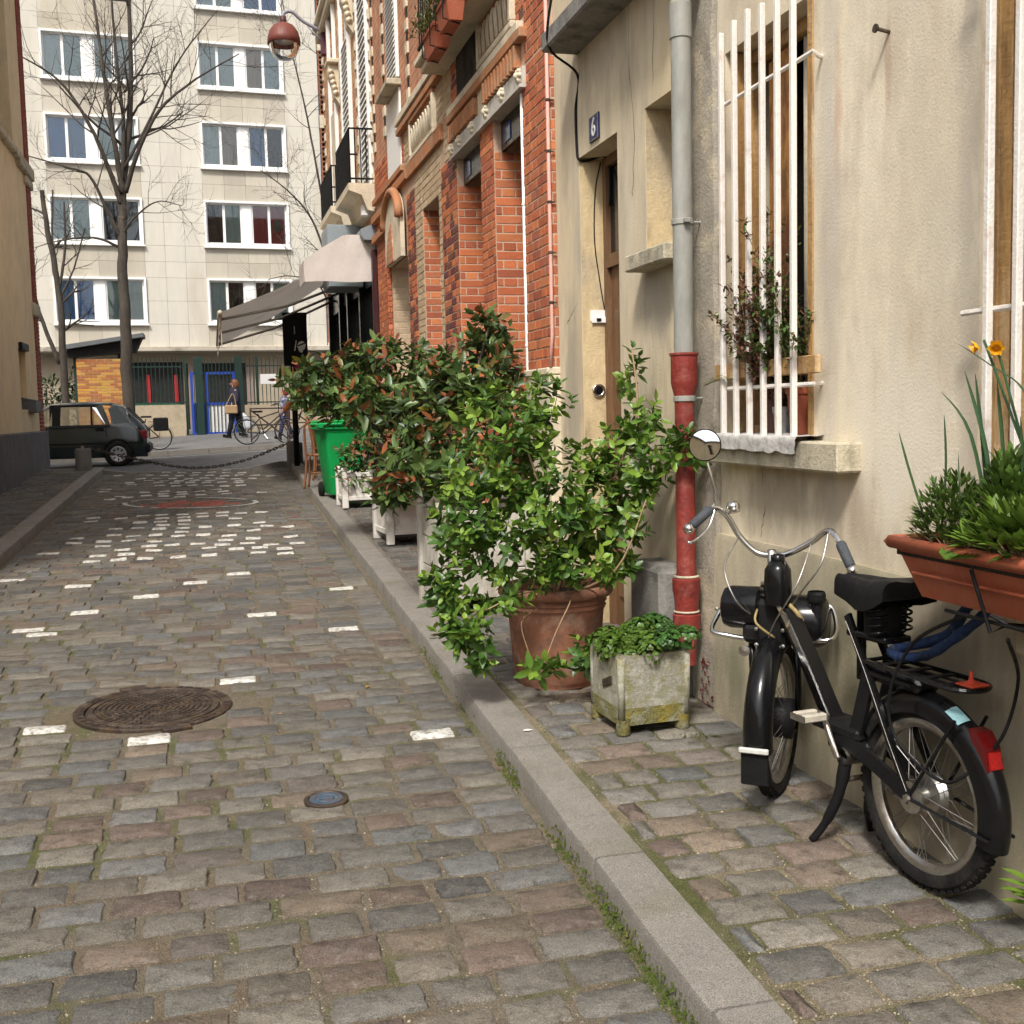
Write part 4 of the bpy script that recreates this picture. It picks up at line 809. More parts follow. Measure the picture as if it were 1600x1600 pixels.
def balcony(y0, y1, z0, z1, pr):
    t = bpy.data.objects.new('balcony', None); COL.objects.link(t); t.parent = ch; t.location = Vector((XB,y0,z0))-ch.location
    b = MB(); b.prism([(0,0),(-pr,0),(-pr,-.09),(-pr*.5,-.15),(-.1,-.34),(0,-.36)], lambda a, c, d: (XB+a, y0+d, z0+c), y1-y0); b.build('slab', M['cream_stone'], t)
    for z in (z0+.06, z1): b = MB(); b.tube([(XB,y0+.02,z),(XB-pr+.03,y0+.02,z),(XB-pr+.03,y1-.02,z),(XB,y1-.02,z)], .014, 6); b.build('rail', M['black_matt'], t)
    n = int((y1-y0)/.08)
    for i in range(n+1): y = y0+.02+(y1-y0-.04)*i/n; b = MB(); b.tube([(XB-pr+.03,y,z0),(XB-pr+.03,y,z1)], .009, 5); b.build('baluster', M['black_matt'], t)
    for i in range(4): x = XB-pr+.03+(pr-.05)*i/4; b = MB(); b.tube([(x,y0+.02,z0),(x,y0+.02,z1)], .009, 5); b.build('baluster', M['black_matt'], t)
balcony(15.35, 16.9, 4.75, 5.45, .34); balcony(17.9, 19.6, 4.9, 5.5, .3)
# cafe front
cf = bpy.data.objects.new('cafe_front', None); COL.objects.link(cf); cf.parent = ch; cf.location = Vector((XB,18,zs(18)))-ch.location
b = MB(); wallx(b, XB+.004, 15.3, 21.25, .4, 4.0, [(15.8,16.7,1.1,3.5,.08),(17.0,18.2,1.1,3.5,.08),(18.5,19.3,.6,3.5,.08),(19.6,21.0,1.1,3.5,.08)]); b.quad((XB+.004,21.25,.4),(XB+.004,21.25,4),(8,21.7,4),(8,21.7,.4)); b.build('shop_wall', M['black'], cf)
for (a, c, l) in ((15.8,16.7,1.1),(17.0,18.2,1.1),(18.5,19.3,.6),(19.6,21.0,1.1)):
    b = MB(); b.box(XB+.06,XB+.08,a,c,l,3.5); b.build('shop_pane', M['glass_dark'], cf)
for y in (15.42,16.85,18.35,19.45,21.15): b = MB(); b.cbox(XB-.06,XB+.01,y-.07,y+.07,zs(y),3.9,.01); b.build('pilaster', mat('oxblood paint', (.045,.012,.014), .4, .1) if y < 16 else M['black'], cf)
b = MB(); b.prism([(0,0),(-.16,0),(-.2,.06),(-.2,.14),(0,.22)], lambda a, c, d: (XB+a, 15.32+d, 4.02+c), 5.9); b.build('fascia', mat('blue grey zinc', (.22,.25,.27), .45, .1, 3, .1), cf)
b = MB(); b.cbox(XB-.5,XB-.01,16.65,17.5,3.55,4.42,.01); b.build('zinc_box', mat('zinc box', (.25,.29,.31), .5, .08, 3, .1), cf)
b = MB(); b.cbox(XB-.16,XB-.06,15.5,15.62,4.36,4.5,.01); b.build('wall_lamp', M['white'], cf)

# ------------------------------------------------------------------ awnings
ha = thing('side_awning', 'pale canvas awning hood with hanging valance beside the brick house', 'awning', (XB,15.6,3.5))
sec = [(XB,4.10),(1.86,4.11),(1.6,3.96),(1.32,3.77)]; b = MB(); n = 8
for i, (x, z) in enumerate(sec): pass
vs = [(x, 15.50+q*.1, z-.02*math.sin(math.pi*q/n)) for q in range(n+1) for x, z in sec]; m = len(sec)
b.add(vs, [(q*m+j, q*m+j+1, (q+1)*m+j+1, (q+1)*m+j) for q in range(n) for j in range(m-1)]); b.build('canopy', M['fabric'], ha, smooth=True)
b = MB(); nu, nv = 22, 8; vs = []
for i in range(nu+1):
    x = lerp(1.315, XB, i/nu); top = 3.77 if x < 1.32 else (lerp(3.77,3.96,(x-1.32)/.28) if x < 1.6 else (lerp(3.96,4.11,(x-1.6)/.26) if x < 1.86 else 4.105))
    for j in range(nv+1): t = j/nv; vs.append((x, 15.49+.014*noise.noise((x*6,t*2,1))+.01*t, lerp(top, 3.495+.006*math.sin(x*9), t)))
b.add(vs, [(i*(nv+1)+j, (i+1)*(nv+1)+j, (i+1)*(nv+1)+j+1, i*(nv+1)+j+1) for i in range(nu) for j in range(nv)]); b.build('end_valance', M['fabric'], ha, smooth=True)
b = MB(); vs = [(1.312+.012*noise.noise((q,j,3)), 15.5+q*.1, lerp(3.77,3.5,j/3)) for q in range(9) for j in range(4)]; b.add(vs, [(q*4+j, q*4+j+1, (q+1)*4+j+1, (q+1)*4+j) for q in range(8) for j in range(3)]); b.build('front_valance', M['fabric'], ha, smooth=True)
aw = thing('cafe_awning', 'wide sloping canvas awning reaching out over the alley with hanging crank', 'awning', (XB,18.8,3.2))
ya, yb = 16.75, 21.0
def ap(s, t): y = lerp(ya, yb, t); return Vector((lerp(XB-.02, .235, s), y, lerp(4.14, lerp(3.20,2.98,t), s)-.10*math.sin(math.pi*s)*.5))
b = MB(); nu, nv = 14, 18; b.add([ap(i/nu, j/nv) for i in range(nu+1) for j in range(nv+1)], [(i*(nv+1)+j, (i+1)*(nv+1)+j, (i+1)*(nv+1)+j+1, i*(nv+1)+j+1) for i in range(nu) for j in range(nv)]); b.build('canopy', M['fabric'], aw, smooth=True)
b = MB(); vs = []
for j in range(nv+1):
    p = ap(1, j/nv)
    for k in range(4): vs.append(p+Vector((-.01-.01*math.sin(j*1.7)*k/3, 0, -.20*k/3-.02*(j % 2)*(k == 3))))
b.add(vs, [(j*4+k, j*4+k+1, (j+1)*4+k+1, (j+1)*4+k) for j in range(nv) for k in range(3)]); b.build('valance', M['fabric'], aw, smooth=True)
b = MB(); b.tube([ap(1,0)+Vector((0,-.03,0)), ap(1,1)], .035, 8); b.build('front_bar', M['cream_stone'], aw, smooth=True)
for t in (.12, .5, .88):
    b = MB(); p = ap(1, t); q = ap(.5, t+.1)-Vector((0,0,.22)); b.tube([(XB,p.y+.2,3.75), q, p-Vector((0,0,.03))], .022, 6); b.build('folding_arm', M['steel'], aw, smooth=True)
b = MB(); b.tube([ap(1,.02)+Vector((0,0,-.02)), ap(1,.02)+Vector((.01,0,-.25))], .014, 6); b.tube([ap(1,.02)+Vector((.01,0,-.25)), ap(1,.02)+Vector((.01,.0,-.46))], .008, 6); b.tube([ap(1,.02)+Vector((-.10,0,-.47)), ap(1,.02)+Vector((.16,0,-.46))], .007, 6); b.build('crank_hook', M['cream_stone'], aw)

# ------------------------------------------------------------------ street lamp on a bracket
lp = thing('street_lamp', 'rust red dome street lamp with glass globe on a curved wall bracket', 'street lamp', (XB,20.65,8.2))
cx, cy = 1.55, 20.5; zc = 8.03
b = MB(); b.lathe([(.001,.36),(.08,.355),(.17,.31),(.24,.22),(.275,.10),(.28,.0),(.265,.0),(.25,.1),(.16,.28),(.001,.32)], (cx,cy,zc), 26); b.build('dome', mat('rust red enamel', (.17,.048,.035), .55, .15, 9, .2), lp, smooth=True)
b = MB(); b.lathe([(.255,.01),(.25,-.08),(.20,-.18),(.11,-.25),(.001,-.27)], (cx,cy,zc), 24); b.build('globe', glass_mat('lamp glass', (.95,.95,.94), .0), lp, smooth=True)
b = MB(); b.lathe([(.16,.16),(.17,.04),(.001,.02)], (cx,cy,zc), 16); b.build('reflector', M['steel'], lp, smooth=True)
b = MB(); b.lathe([(.04,.35),(.055,.38),(.05,.46),(.02,.48)], (cx,cy,zc), 12); b.build('neck', mat('lamp iron', (.08,.03,.03), .6, .2), lp, smooth=True)
b = MB(); b.tube(bez([(cx,cy,zc+.45),(cx+.03,cy,zc+.53),(cx+.16,cy+.02,zc+.55),(cx+.36,cy+.08,zc+.42),(XB-.03,cy+.15,zc+.30)],6), .03, 8); b.tube([(cx+.42,cy+.1,zc+.36),(XB-.02,cy+.15,zc+.1)], .014, 6); b.build('bracket_arm', mat('lilac grey iron', (.28,.28,.33), .5, .1), lp, smooth=True)
b = MB(); b.cbox(XB-.07,XB+.01,cy+.08,cy+.22,zc-.1,zc+.55,.01); b.build('wall_plate', mat('plum iron', (.09,.03,.045), .6, .2), lp)

# ------------------------------------------------------------------ apartment block across the street
FD = 43.0
ap_ = thing('apartment_block', 'pale apartment block with rows of white framed windows across the street', 'apartment block', fp(0, FD, 1.3), TH)
def fl(u, d, z): return (u, d, z-1.3)      # local to the block: u along the facade, d towards the back
WIN = [5.06+2.735*k for k in range(5)]; WH = 1.62; CU = [(-4.92,-1.87),(.2,3.2)]
ub = [-10,-9.24,-8.48,-7.72,-6.96,-6.2,-5.56,-4.92]+[-4.92+.7625*i for i in range(1,5)]+[-1.87+.69*i for i in range(1,4)]+[.2+.75*i for i in range(1,5)]+[3.81,4.42]
ub = [u for u in ub if u > -7]
zb = [4.28, 5.06]
for k in range(5): zb += [WIN[k]+WH/2, WIN[k]+WH]+([WIN[k]+WH+.5575, WIN[k]+2.735] if k < 4 else [WIN[k]+WH+.6])
def inwin(u, z): return any(a < u < c for a, c in CU) and any(q < z < q+WH for q in WIN)
b = MB()
for i in range(len(ub)-1):
    for j in range(len(zb)-1):
        uc, zc = (ub[i]+ub[i+1])/2, (zb[j]+zb[j+1])/2
        if inwin(uc, zc): continue
        b.box(ub[i], ub[i+1], .02, .4, zb[j]-1.3, zb[j+1]-1.3)
b.box(-30,-7,.0,.4,3,17); b.build('wall_core', M['facade_core'], ap_, local=True)
pm = MB().cbox(-.5,.5,-.5,.5,-.5,.5,.006).mesh('panel', M['panel_o']); r = random.Random(31)
for i in range(len(ub)-1):
    for j in range(len(zb)-1):
        u0, u1, z0, z1 = ub[i], ub[i+1], zb[j], zb[j+1]; uc, zc = (u0+u1)/2, (z0+z1)/2
        if inwin(uc, zc): continue
        k = r.uniform(.98,1.02); col = (.57*k,.535*k,.46*k)
        under = any(a < uc < c for a, c in CU) and any(q-1.12 < zc < q for q in WIN)
        if under: g = r.uniform(.76,.97); col = (.55*g,.50*g,.41*g)
        inst('panel', pm, ap_, Matrix.Translation(fl(uc, .0, zc))@Matrix.Diagonal((u1-u0-.008, .05, z1-z0-.008, 1)), col)
CURT = [(.16,.30,.52),(.45,.55,.54),(.03,.03,.033),(.62,.68,.66),(.10,.24,.55),(.36,.44,.40),(.50,.38,.28),(.55,.65,.68)]
rows_cols = {(0,0):[0,4,5,5],(0,1):[1,2,2,5],(1,0):[7,1,2,2],(1,1):[2,5,8,8],(2,0):[4,0,1,3],(2,1):[3,6,0,2],(3,0):[3,1,1,3],(3,1):[3,3,6,7],(4,0):[1,3,3,1],(4,1):[7,1,0,4]}
CURT.append((.34,.045,.05))
for ci, (a, c) in enumerate(CU):
    for k, z0 in enumerate(WIN):
        if k == 4 and ci == 0: continue
        wn = bpy.data.objects.new('window', None); COL.objects.link(wn); wn.parent = ap_; wn.location = fl(a, 0, z0); W = c-a
        b = MB(); t = .075
        for q in ((0,t,0,WH),(W-t,W,0,WH),(t,W-t,WH-t,WH),(t,W-t,0,.10)): b.box(q[0],q[1],-.10,.2,q[2],q[3])
        b.box(-.04,W+.04,-.16,.1,-.05,-.001); b.build('surround', M['white'], wn, local=True)
        b = MB(); b.box(W/2-.17,W/2+.17,.02,.2,.1,WH-t); b.build('mullion', M['white'], wn, local=True)
        for h in range(2):
            x0, x1 = (t, W/2-.17) if h == 0 else (W/2+.17, W-t); f = MB(); s = .055; xm = (x0+x1)/2
            for q in ((x0,x0+s,.1,WH-t),(x1-s,x1,.1,WH-t),(x0+s,x1-s,.1,.16),(x0+s,x1-s,WH-t-.05,WH-t),(xm-.045,xm+.045,.16,WH-t-.05)): f.box(q[0],q[1],.06,.14,q[2],q[3])
            f.build('casement', M['white'], wn, local=True)
            for g in range(2):
                p0, p1 = (x0+s, xm-.045) if g == 0 else (xm+.045, x1-s); col = CURT[rows_cols[(k,ci)][h*2+g]]
                b = MB(); b.box(p0,p1,.095,.105,.16,WH-t-.05); b.build('pane', M['glass'], wn, local=True)
                b = MB(); n = 14; vs = []
                for q in range(n+1): x = lerp(p0-.02,p1+.02,q/n); y = .135+.014*math.sin(q*2.1+k+g); vs += [(x,y,.1),(x,y,WH-.05)]
                b.add(vs, [(q*2,q*2+2,q*2+3,q*2+1) for q in range(n)]); o = b.build('curtain', M['cloth_o'], wn, local=True, smooth=True); o.color = (*col,1)
                if k == 1 and ci == 1 and h == 1 and g == 1:
                    b = MB(); b.lathe([(.001,0),(.16,0)], ((p0+p1)/2,.117,.8), 14, Matrix.Diagonal((1,1,1.5)) @ Matrix.Rotation(R_(90),3,'X')); o = b.build('banner_motif', M['cloth_o'], wn, local=True); o.color = (.10,.11,.10,1)
b = MB(); b.box(-30,4.42,.39,.41,4.3-1.3,17-1.3); b.build('inner_wall', M['dark'], ap_, local=True)
# slab edge over the ground floor, ground floor set back
b = MB(); b.cbox(-12,5.4,-.25,.5,4.10-1.3,4.28-1.3,.02); b.build('slab_edge', mat('stained concrete edge', (.46,.41,.33), .9, .2, 3, .3, tint=(.16,.15,.11), tscale=1.5, tamt=.7), ap_, local=True)
b = MB(); b.box(-12,5.4,.5,.7,.0,2.8); b.build('ground_floor_wall', mat('ground floor render', (.36,.30,.22), .9, .12, 2), ap_, local=True)
for (u0,u1,z0,z1,m,nm) in ((-3.1,-.75,2.2,3.75,'dark','ground_window'),(-.65,1.5,1.2,3.7,'dark','entrance')):
    b = MB(); b.box(u0,u1,.44,.52,z0-1.3,z1-1.3); b.build(nm, M[m], ap_, local=True)
for u in (-1.95,-1.0): b = MB(); b.box(u-.06,u+.06,.38,.43,2.25-1.3,3.3-1.3); b.build('red_frame', mat('red paint', (.35,.02,.025), .5), ap_, local=True)
b = MB(); b.box(-2.9,-.9,.34,.43,2.12-1.3,2.32-1.3); b.build('green_ledge', mat('green paint', (.02,.09,.05), .5), ap_, local=True)
for u in (-.45, 1.6): b = MB(); b.box(u-.12,u+.12,.40,.5,1.2-1.3,3.7-1.3); b.build('mosaic_pier', mat('mosaic', (.25,.19,.16), .8, .4, 30), ap_, local=True)
# openwork brick stair tower at the right end
b = MB(); b.box(4.5,6.2,.25,.35,0,16); b.build('stair_tower_back', M['dark'], ap_, local=True); L = MB()
for s in range(6):
    z0 = 4.4+s*2.735-1.3
    b = MB(); b.box(4.45,6.2,-.02,.3,z0-.45,z0); b.build('stair_slab', M['cream_stone'], ap_, local=True)
    for j in range(13):
        for i in range(10):
            u = 4.46+i*.165; z = z0+j*.176; g = r.uniform(.75,1.2); c = (.24*g,.10*g,.055*g)
            L.box(u,u+.165,-.02,.12,z,z+.055,col=c); L.box(u,u+.055,-.015,.115,z+.055,z+.176,col=c)
tag(L.build('brick_lattice', M['brick_a'], ap_, local=True), kind='stuff')

# ------------------------------------------------------------------ fence, gate, yellow brick pier, shelter roof
D2 = 38.5; zf0 = 1.17
def gz(u, d): p = fp(u, d, 0); return zfw(p.x, p.y)
fn = thing('iron_fence', 'dark green iron railing fence left of the blue gate', 'fence', fp(-1.4, D2, gz(-1.4,D2)), TH)
fr_ = thing('iron_fence', 'dark green iron railing fence right of the blue gate', 'fence', fp(2.2, D2, gz(2.2,D2)), TH)
def fence(parent, u0, u1, zlo, ztop, step=.128):
    uc = parent.location; inv = parent_matrix(parent).inverted(); bm = MB(); bm.tube([(0,0,0),(0,0,1)], .013, 5); me = bm.mesh('bar', M['fence']); n = int((u1-u0)/step)
    for i in range(n+1):
        p = inv @ fp(u0+step*i, D2, zlo); inst('bar', me, parent, Matrix.Translation(p)@Matrix.Diagonal((1,1,ztop-zlo,1)))
    for z in (zlo+.08, ztop-.28):
        b = MB(); b.obox(fp((u0+u1)/2, D2, z), fp((u1-u0)/2,0,0), Vector((-SA,CA,0))*.012, (0,0,.02)); b.build('rail', M['fence'], parent)
fence(fn, -2.3, -.55, 2.16, 3.66); fence(fr_, 1.15, 4.6, 2.12, 3.66)
for u in (-.62,): b = MB(); b.obox(fp(u,D2,2.45), (.035*CA,.035*SA,0), (-.03*SA,.03*CA,0), (0,0,1.24)); b.build('post', M['fence'], fn)
for u in (1.62,3.2): b = MB(); b.obox(fp(u,D2,2.45), (.035*CA,.035*SA,0), (-.03*SA,.03*CA,0), (0,0,1.24)); b.build('post', M['fence'], fr_)
b = MB(); b.obox(fp(1.98,D2-.03,2.95), fp(.25,0,0), (0,.008,0), (0,0,.16)); b.build('notice', M['white'], fr_)
M['lowwall'] = mat('beige low wall', (.44,.36,.25), .9, .15, 2.5, .3, tint=(.28,.23,.16), tscale=2, tamt=.5)
def lowwall(u0, u1, z1, label):
    b = MB(); lo = gz((u0+u1)/2, D2)-.1; b.obox(fp((u0+u1)/2,D2,(lo+z1)/2), fp((u1-u0)/2,0,0), Vector((-SA,CA,0))*.12, (0,0,(z1-lo)/2)); return tag(b.build('low_wall', M['lowwall']), label, 'wall')
lowwall(-2.5, -.68, 2.17, 'beige rendered low wall under the railing left of the blue gate'); lowwall(1.18, 4.7, 2.12, 'beige rendered low wall under the railing right of the gate')
gt = thing('entrance_gate', 'blue framed gate with white lower panels and dark bars', 'gate', fp(.2,D2,gz(.2,D2)), TH); blue = mat('blue paint', (.02,.06,.34), .5, .1)
def gbox(n, u0,u1,z0,z1,th,m,off=0): b = MB(); b.obox(fp((u0+u1)/2,D2+off,(z0+z1)/2), fp((u1-u0)/2,0,0), Vector((-SA,CA,0))*th, (0,0,(z1-z0)/2)); return b.build(n, m, gt)
for q in ((-.48,-.40,1.15,3.2),(.84,.92,1.15,3.2),(-.40,.84,3.12,3.2),(-.40,.84,1.18,1.27),(-.40,.84,2.14,2.22),(.0,.06,1.27,3.12)): gbox('gate_frame', *q, .03, blue)
gbox('lower_panel', -.40, .0, 1.27, 2.14, .012, blue, .02); gbox('lower_panel', .06, .84, 1.27, 2.14, .012, M['white'], .02)
for i in range(11): u = -.36+.115*i; gbox('gate_bar', u-.012, u+.012, 1.27, 3.62, .012, M['fence'], -.04)
for u in (-.21, 1.04): gbox('gate_post', u-.115, u+.115, gz(u,D2)-.05, 3.68, .09, M['fence'], -.08)
b = MB(); 
pr = thing('brick_pier', 'yellow and orange brick pier behind the parked car', 'brick pier', fp(-3.2,D2,gz(-3.2,D2)), TH)
b = MB(); b.obox(fp(-3.2,D2,2.35), fp(.655,0,0), Vector((-SA,CA,0))*.13, (0,0,1.28)); b.build('core', M['pointing'], pr)
r = random.Random(5); BR = brick_rect(fp(-3.86,D2-.135,1.15), (CA,SA,0), (0,0,1), (SA,-CA,0), 1.32, 2.48, course=.082, L=.24, header=False, joint=.012, cols=lambda r: tuple(v*r.uniform(.9,1.1) for v in ((.50,.26,.05) if r.random() < .45 else (.34,.13,.04))), r=r)
emit_bricks(pr, BR, 300)
sr = thing('shelter_roof', 'dark grey sloping sheet roof above the yellow brick pier', 'roof', fp(-3,D2,3.9), TH)
b = MB(); b.prism([(-4.15,3.92),(-1.82,4.30),(-1.82,4.42),(-4.15,4.06)], lambda u, z, d: fp(u, D2-.4+d, z), 1.3); b.build('roof_sheet', M['slate'], sr)
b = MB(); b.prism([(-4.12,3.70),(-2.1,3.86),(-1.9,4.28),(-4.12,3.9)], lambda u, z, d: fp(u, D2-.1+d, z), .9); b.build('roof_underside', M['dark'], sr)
for u in (-3.95,-2.62): b = MB(); b.obox(fp(u,D2+.55,2.5), (.05,0,0), (0,.05,0), (0,0,1.4)); b.build('post', M['fence'], sr)
def leaf_cloud(b, c, rad, n, l, w, colf, r, up=.25, shell=.55):
    c = Vector(c)
    for i in range(n):
        v = rv(r); v = v.normalized()*(shell+(1-shell)*r.random()) if r.random() < .8 else v
        p = c+Vector((v.x*rad[0], v.y*rad[1], v.z*rad[2])); leafmesh(b, p, v*.8+rv(r)*.8+Vector((0,0,up)), l*r.uniform(.7,1.25), w*r.uniform(.8,1.2), colf(r, v))
def greens(base, s=.3): return lambda r, v: tuple(x*r.uniform(1-s, 1+s) for x in base)
r = random.Random(8); hg = thing('hedge', 'dark green hedge behind the parked car at the left', 'hedge', fp(-5,39.3,1.2), TH)
b = MB()
for i in range(9): leaf_cloud(b, fp(-6.2+i*.28,39.6+r.uniform(-.2,.2),r.uniform(1.5,3.2)), (.5,.4,.6), 170, .16, .07, greens((.035,.06,.02),.5), r)
tag(b.build('foliage', M['hedge'], hg), kind='stuff')
b = MB()
for i in range(5): u = -6+i*.5; b.tube([fp(u,39.6,1.0), fp(u+.1,39.6,2.8)], .03, 5)
b.build('stems', M['bark'], hg)

# ------------------------------------------------------------------ bare trees
def grow(b, tw, p, d, L, rad, depth, r, up=.12, wig=.22):
    n = 5; pts = [p]; rs = [rad]; dd = d.normalized()
    for i in range(n):
        dd = (dd+rv(r)*wig+Vector((0,0,up*.4))).normalized(); pts.append(pts[-1]+dd*L/n); rs.append(rad*(1-.62*(i+1)/n))
    (b if rad > .016 else tw).tube(pts, rs, 7 if rad > .05 else (5 if rad > .016 else 3), cap=False)
    if depth <= 0: return
    for k in range(r.randint(3,5) if depth > 1 else r.randint(4,6)):
        i = r.randint(1,n-1) if k else n; q = pts[i]; base = (pts[i]-pts[i-1]).normalized(); side = rv(r); side = (side-base*side.dot(base)).normalized()
        grow(b, tw, q, base*.75+side*r.uniform(.55,1.0)+Vector((0,0,up)), L*r.uniform(.5,.72), max(.004, rs[i]*r.uniform(.55,.8)), depth-1, r, up, wig)
def tree(label, base, limbs, seed, twl=1.0, dep=2):
    limbs = [(p, r0*(.86 if r0 > .1 else .8), r1*.8, nb, bl) for p, r0, r1, nb, bl in limbs]
    r = random.Random(seed); t = thing('bare_tree', label, 'tree', base); tr, tw = MB(), MB()
    for li, (pts, r0, r1, nb, bl) in enumerate(limbs):
        P = bez(pts, 6); n = len(P); rs = [lerp(r0, r1, i/(n-1)) for i in range(n)]
        for i in range(n): P[i] = P[i]+rv(r)*rs[i]*.25
        tr.tube(P, rs, 10 if r0 > .1 else 7, cap=True)
        for k in range(nb):
            i = int(lerp(n*.3, n-1, (k+r.random())/nb)); i = min(max(1,i),n-1); bd = (P[i]-P[i-1]).normalized(); s = rv(r); s.y *= .7; s = (s-bd*s.dot(bd)).normalized()
            grow(tr, tw, P[i], bd*.6+s*.9+Vector((0,0,.15)), bl*r.uniform(.6,1.2), max(.008, rs[i]*.5), dep, r)
    tr.build('trunk', M['bark'], t, smooth=True); o = tw.build('twigs', M['bark'], t); tag(o, kind='stuff'); return t
TY = 32.0
tree('tall bare tree rising behind the parked car', (-2.0,TY,1.0), [
    ([(-2.02,TY,.9),(-2.0,TY,2.0),(-1.97,TY,4.2),(-1.95,TY,5.8),(-1.9,TY,7.0)], .20, .145, 0, 0),
    ([(-1.9,TY,6.9),(-1.82,TY+.1,8.0),(-1.6,TY+.1,9.5),(-1.5,TY+.2,11),(-1.45,TY+.3,13.5)], .14, .05, 9, 1.8),
    ([(-1.85,TY,7.6),(-2.0,TY-.1,9),(-2.15,TY-.2,10.5),(-2.35,TY-.3,13)], .10, .035, 8, 1.7),
    ([(-1.85,TY,7.9),(-1.75,TY,9.3),(-1.85,TY+.2,11),(-1.9,TY+.2,13)], .08, .03, 6, 1.6),
    ([(-1.78,TY,7.6),(-1.4,TY-.3,8.6),(-.8,TY-.6,9.6),(.1,TY-.9,10.3),(1.2,TY-1.2,10.9)], .085, .015, 9, 1.5),
    ([(-1.9,TY,7.3),(-2.2,TY-.2,8.3),(-2.6,TY-.4,9.3),(-3.2,TY-.6,10.2),(-4.1,TY-.9,10.7)], .09, .018, 8, 1.5),
    ([(-1.95,TY,6.4),(-2.2,TY-.2,7.0),(-2.6,TY-.4,7.9),(-3.1,TY-.5,8.1),(-4.2,TY-.5,8.4)], .075, .015, 7, 1.3),
    ([(-1.92,TY,6.5),(-1.6,TY-.3,6.9),(-1.0,TY-.5,7.3),(-.4,TY-.6,7.2)], .045, .01, 6, 1.1),
    ([(-2.0,TY,6.2),(-2.6,TY-.3,6.4),(-3.4,TY-.4,6.3),(-4.0,TY-.5,6.1)], .05, .01, 6, 1.1),
    ([(-1.8,TY,8.2),(-1.2,TY-.2,9.2),(-.3,TY-.3,10.9),(.7,TY-.3,12.2)], .06, .012, 7, 1.4)], 41)
tree('slender bare double trunked tree beside the building at the left', (-3.75,33.5,1.1), [
    ([(-3.75,33.5,1.0),(-3.7,33.5,3),(-3.72,33.5,5.2),(-3.9,33.5,6.8),(-4.0,33.5,7.9)], .13, .07, 4, .9),
    ([(-3.8,33.5,3.3),(-4.15,33.4,4.4),(-4.5,33.4,6),(-4.75,33.4,8)], .08, .04, 5, .8),
    ([(-3.72,33.5,5.2),(-3.5,33.5,6.3),(-3.45,33.5,7.6)], .055, .03, 4, .8),
    ([(-3.75,33.5,5.4),(-3.8,33.5,6.5),(-3.72,33.5,7.9)], .05, .03, 4, .7),
    ([(-3.72,33.5,5.0),(-3.3,33.4,5.8),(-2.95,33.4,6.9)], .04, .02, 4, .7)], 17, dep=1)
tree('bare tree half hidden behind the cafe corner', (3.45,31.5,1.1), [
    ([(3.45,31.5,1.1),(3.4,31.5,4),(3.35,31.5,7)], .09, .07, 5, 1.3),
    ([(3.35,31.5,6.5),(3.1,31.4,8.2),(2.85,31.4,9.8),(2.5,31.3,11.5),(2.3,31.3,13)], .045, .012, 10, 1.3),
    ([(3.38,31.5,5.6),(2.9,31.3,6.9),(2.3,31.2,7.6),(1.6,31.1,8.1)], .045, .012, 8, 1.2),
    ([(3.38,31.5,6.8),(3.5,31.5,9),(3.4,31.5,11.5),(3.6,31.5,14)], .05, .02, 9, 1.5),
    ([(3.4,31.5,3.0),(3.0,31.3,3.4),(2.5,31.2,3.5),(2.1,31.1,4.2)], .04, .012, 8, 1.0),
    ([(3.4,31.5,4.4),(3.0,31.3,5.2),(2.3,31.2,5.4),(1.7,31.1,5.3)], .035, .01, 7, 1.0)], 23)

# ------------------------------------------------------------------ house at the left edge
XL = -2.93; YC = 22.85
lh = thing('left_house', 'beige rendered house with grey plinth at the left edge', 'house', (XL,20,zs(20)))
M['stucco_l'] = mat('ochre beige render', (.72,.57,.35), .9, .10, 1.5, .35, 60, tint=[(.60,.46,.28),(.52,.42,.27)], tscale=1.2, tamt=.4, stretch=(1,1,.7))
b = MB(); wallx(b, XL, 9.0, 22.3, 1.5, 9.9, [(19.3,21.1,6.28,9.5,.35),(20.35,21.1,1.95,2.95,.22)], sgn=-1); b.quad((XL,22.3,.5),(XL,YC,.5),(XL,YC,9.9),(XL,22.3,9.9)); b.quad((XL,YC,.5),(XL-8,YC+.6,.5),(XL-8,YC+.6,9.9),(XL,YC,9.9)); b.build('wall', M['stucco_l'], lh)
b = MB(); b.cbox(XL-.1,-2.80,9.0,22.42,.35,1.575,.015); b.build('plinth', mat('dark grey plinth paint', (.105,.103,.105), .85, .12, 3, .3, 60, tint=(.16,.15,.14), tscale=2, tamt=.4), lh)
r = random.Random(77); BR = brick_rect((XL,22.33,1.55), (0,1,0), UP, (1,0,0), YC-22.33, 8.3, cols=lambda r: tuple(v*r.uniform(.8,1.2) for v in (.26,.055,.035)), r=r, L=.24, proud=.02)
emit_bricks(lh, BR, 300)
b = MB(); b.cbox(XL-.05,XL+.10,19.0,21.3,6.16,6.28,.02); b.build('window_sill', M['sill'], lh)
b = MB(); b.cbox(XL-.05,XL+.09,21.3,YC+.05,6.08,6.30,.02); b.cbox(XL-.05,XL+.06,22.1,YC+.05,5.92,6.07,.02); b.build('string_course', M['sill'], lh)
b = MB(); b.cbox(XL-.05,XL+.06,22.2,YC+.04,3.62,3.86,.02); b.build('stone_bracket', M['sill'], lh)
b = MB(); b.box(XL-.34,XL-.30,19.3,21.1,6.28,9.5); b.build('window_pane', M['glass_dark'], lh)
b = MB(); 
for q in ((19.3,19.4,6.28,9.5),(21.0,21.1,6.28,9.5),(20.15,20.25,6.28,9.5)): b.box(XL-.3,XL-.24,*q)
b.build('window_frame', M['fence'], lh)
b = MB(); b.box(XL-.21,XL-.19,20.35,21.1,1.95,2.95); b.build('vent_pane', M['stucco_l'], lh)
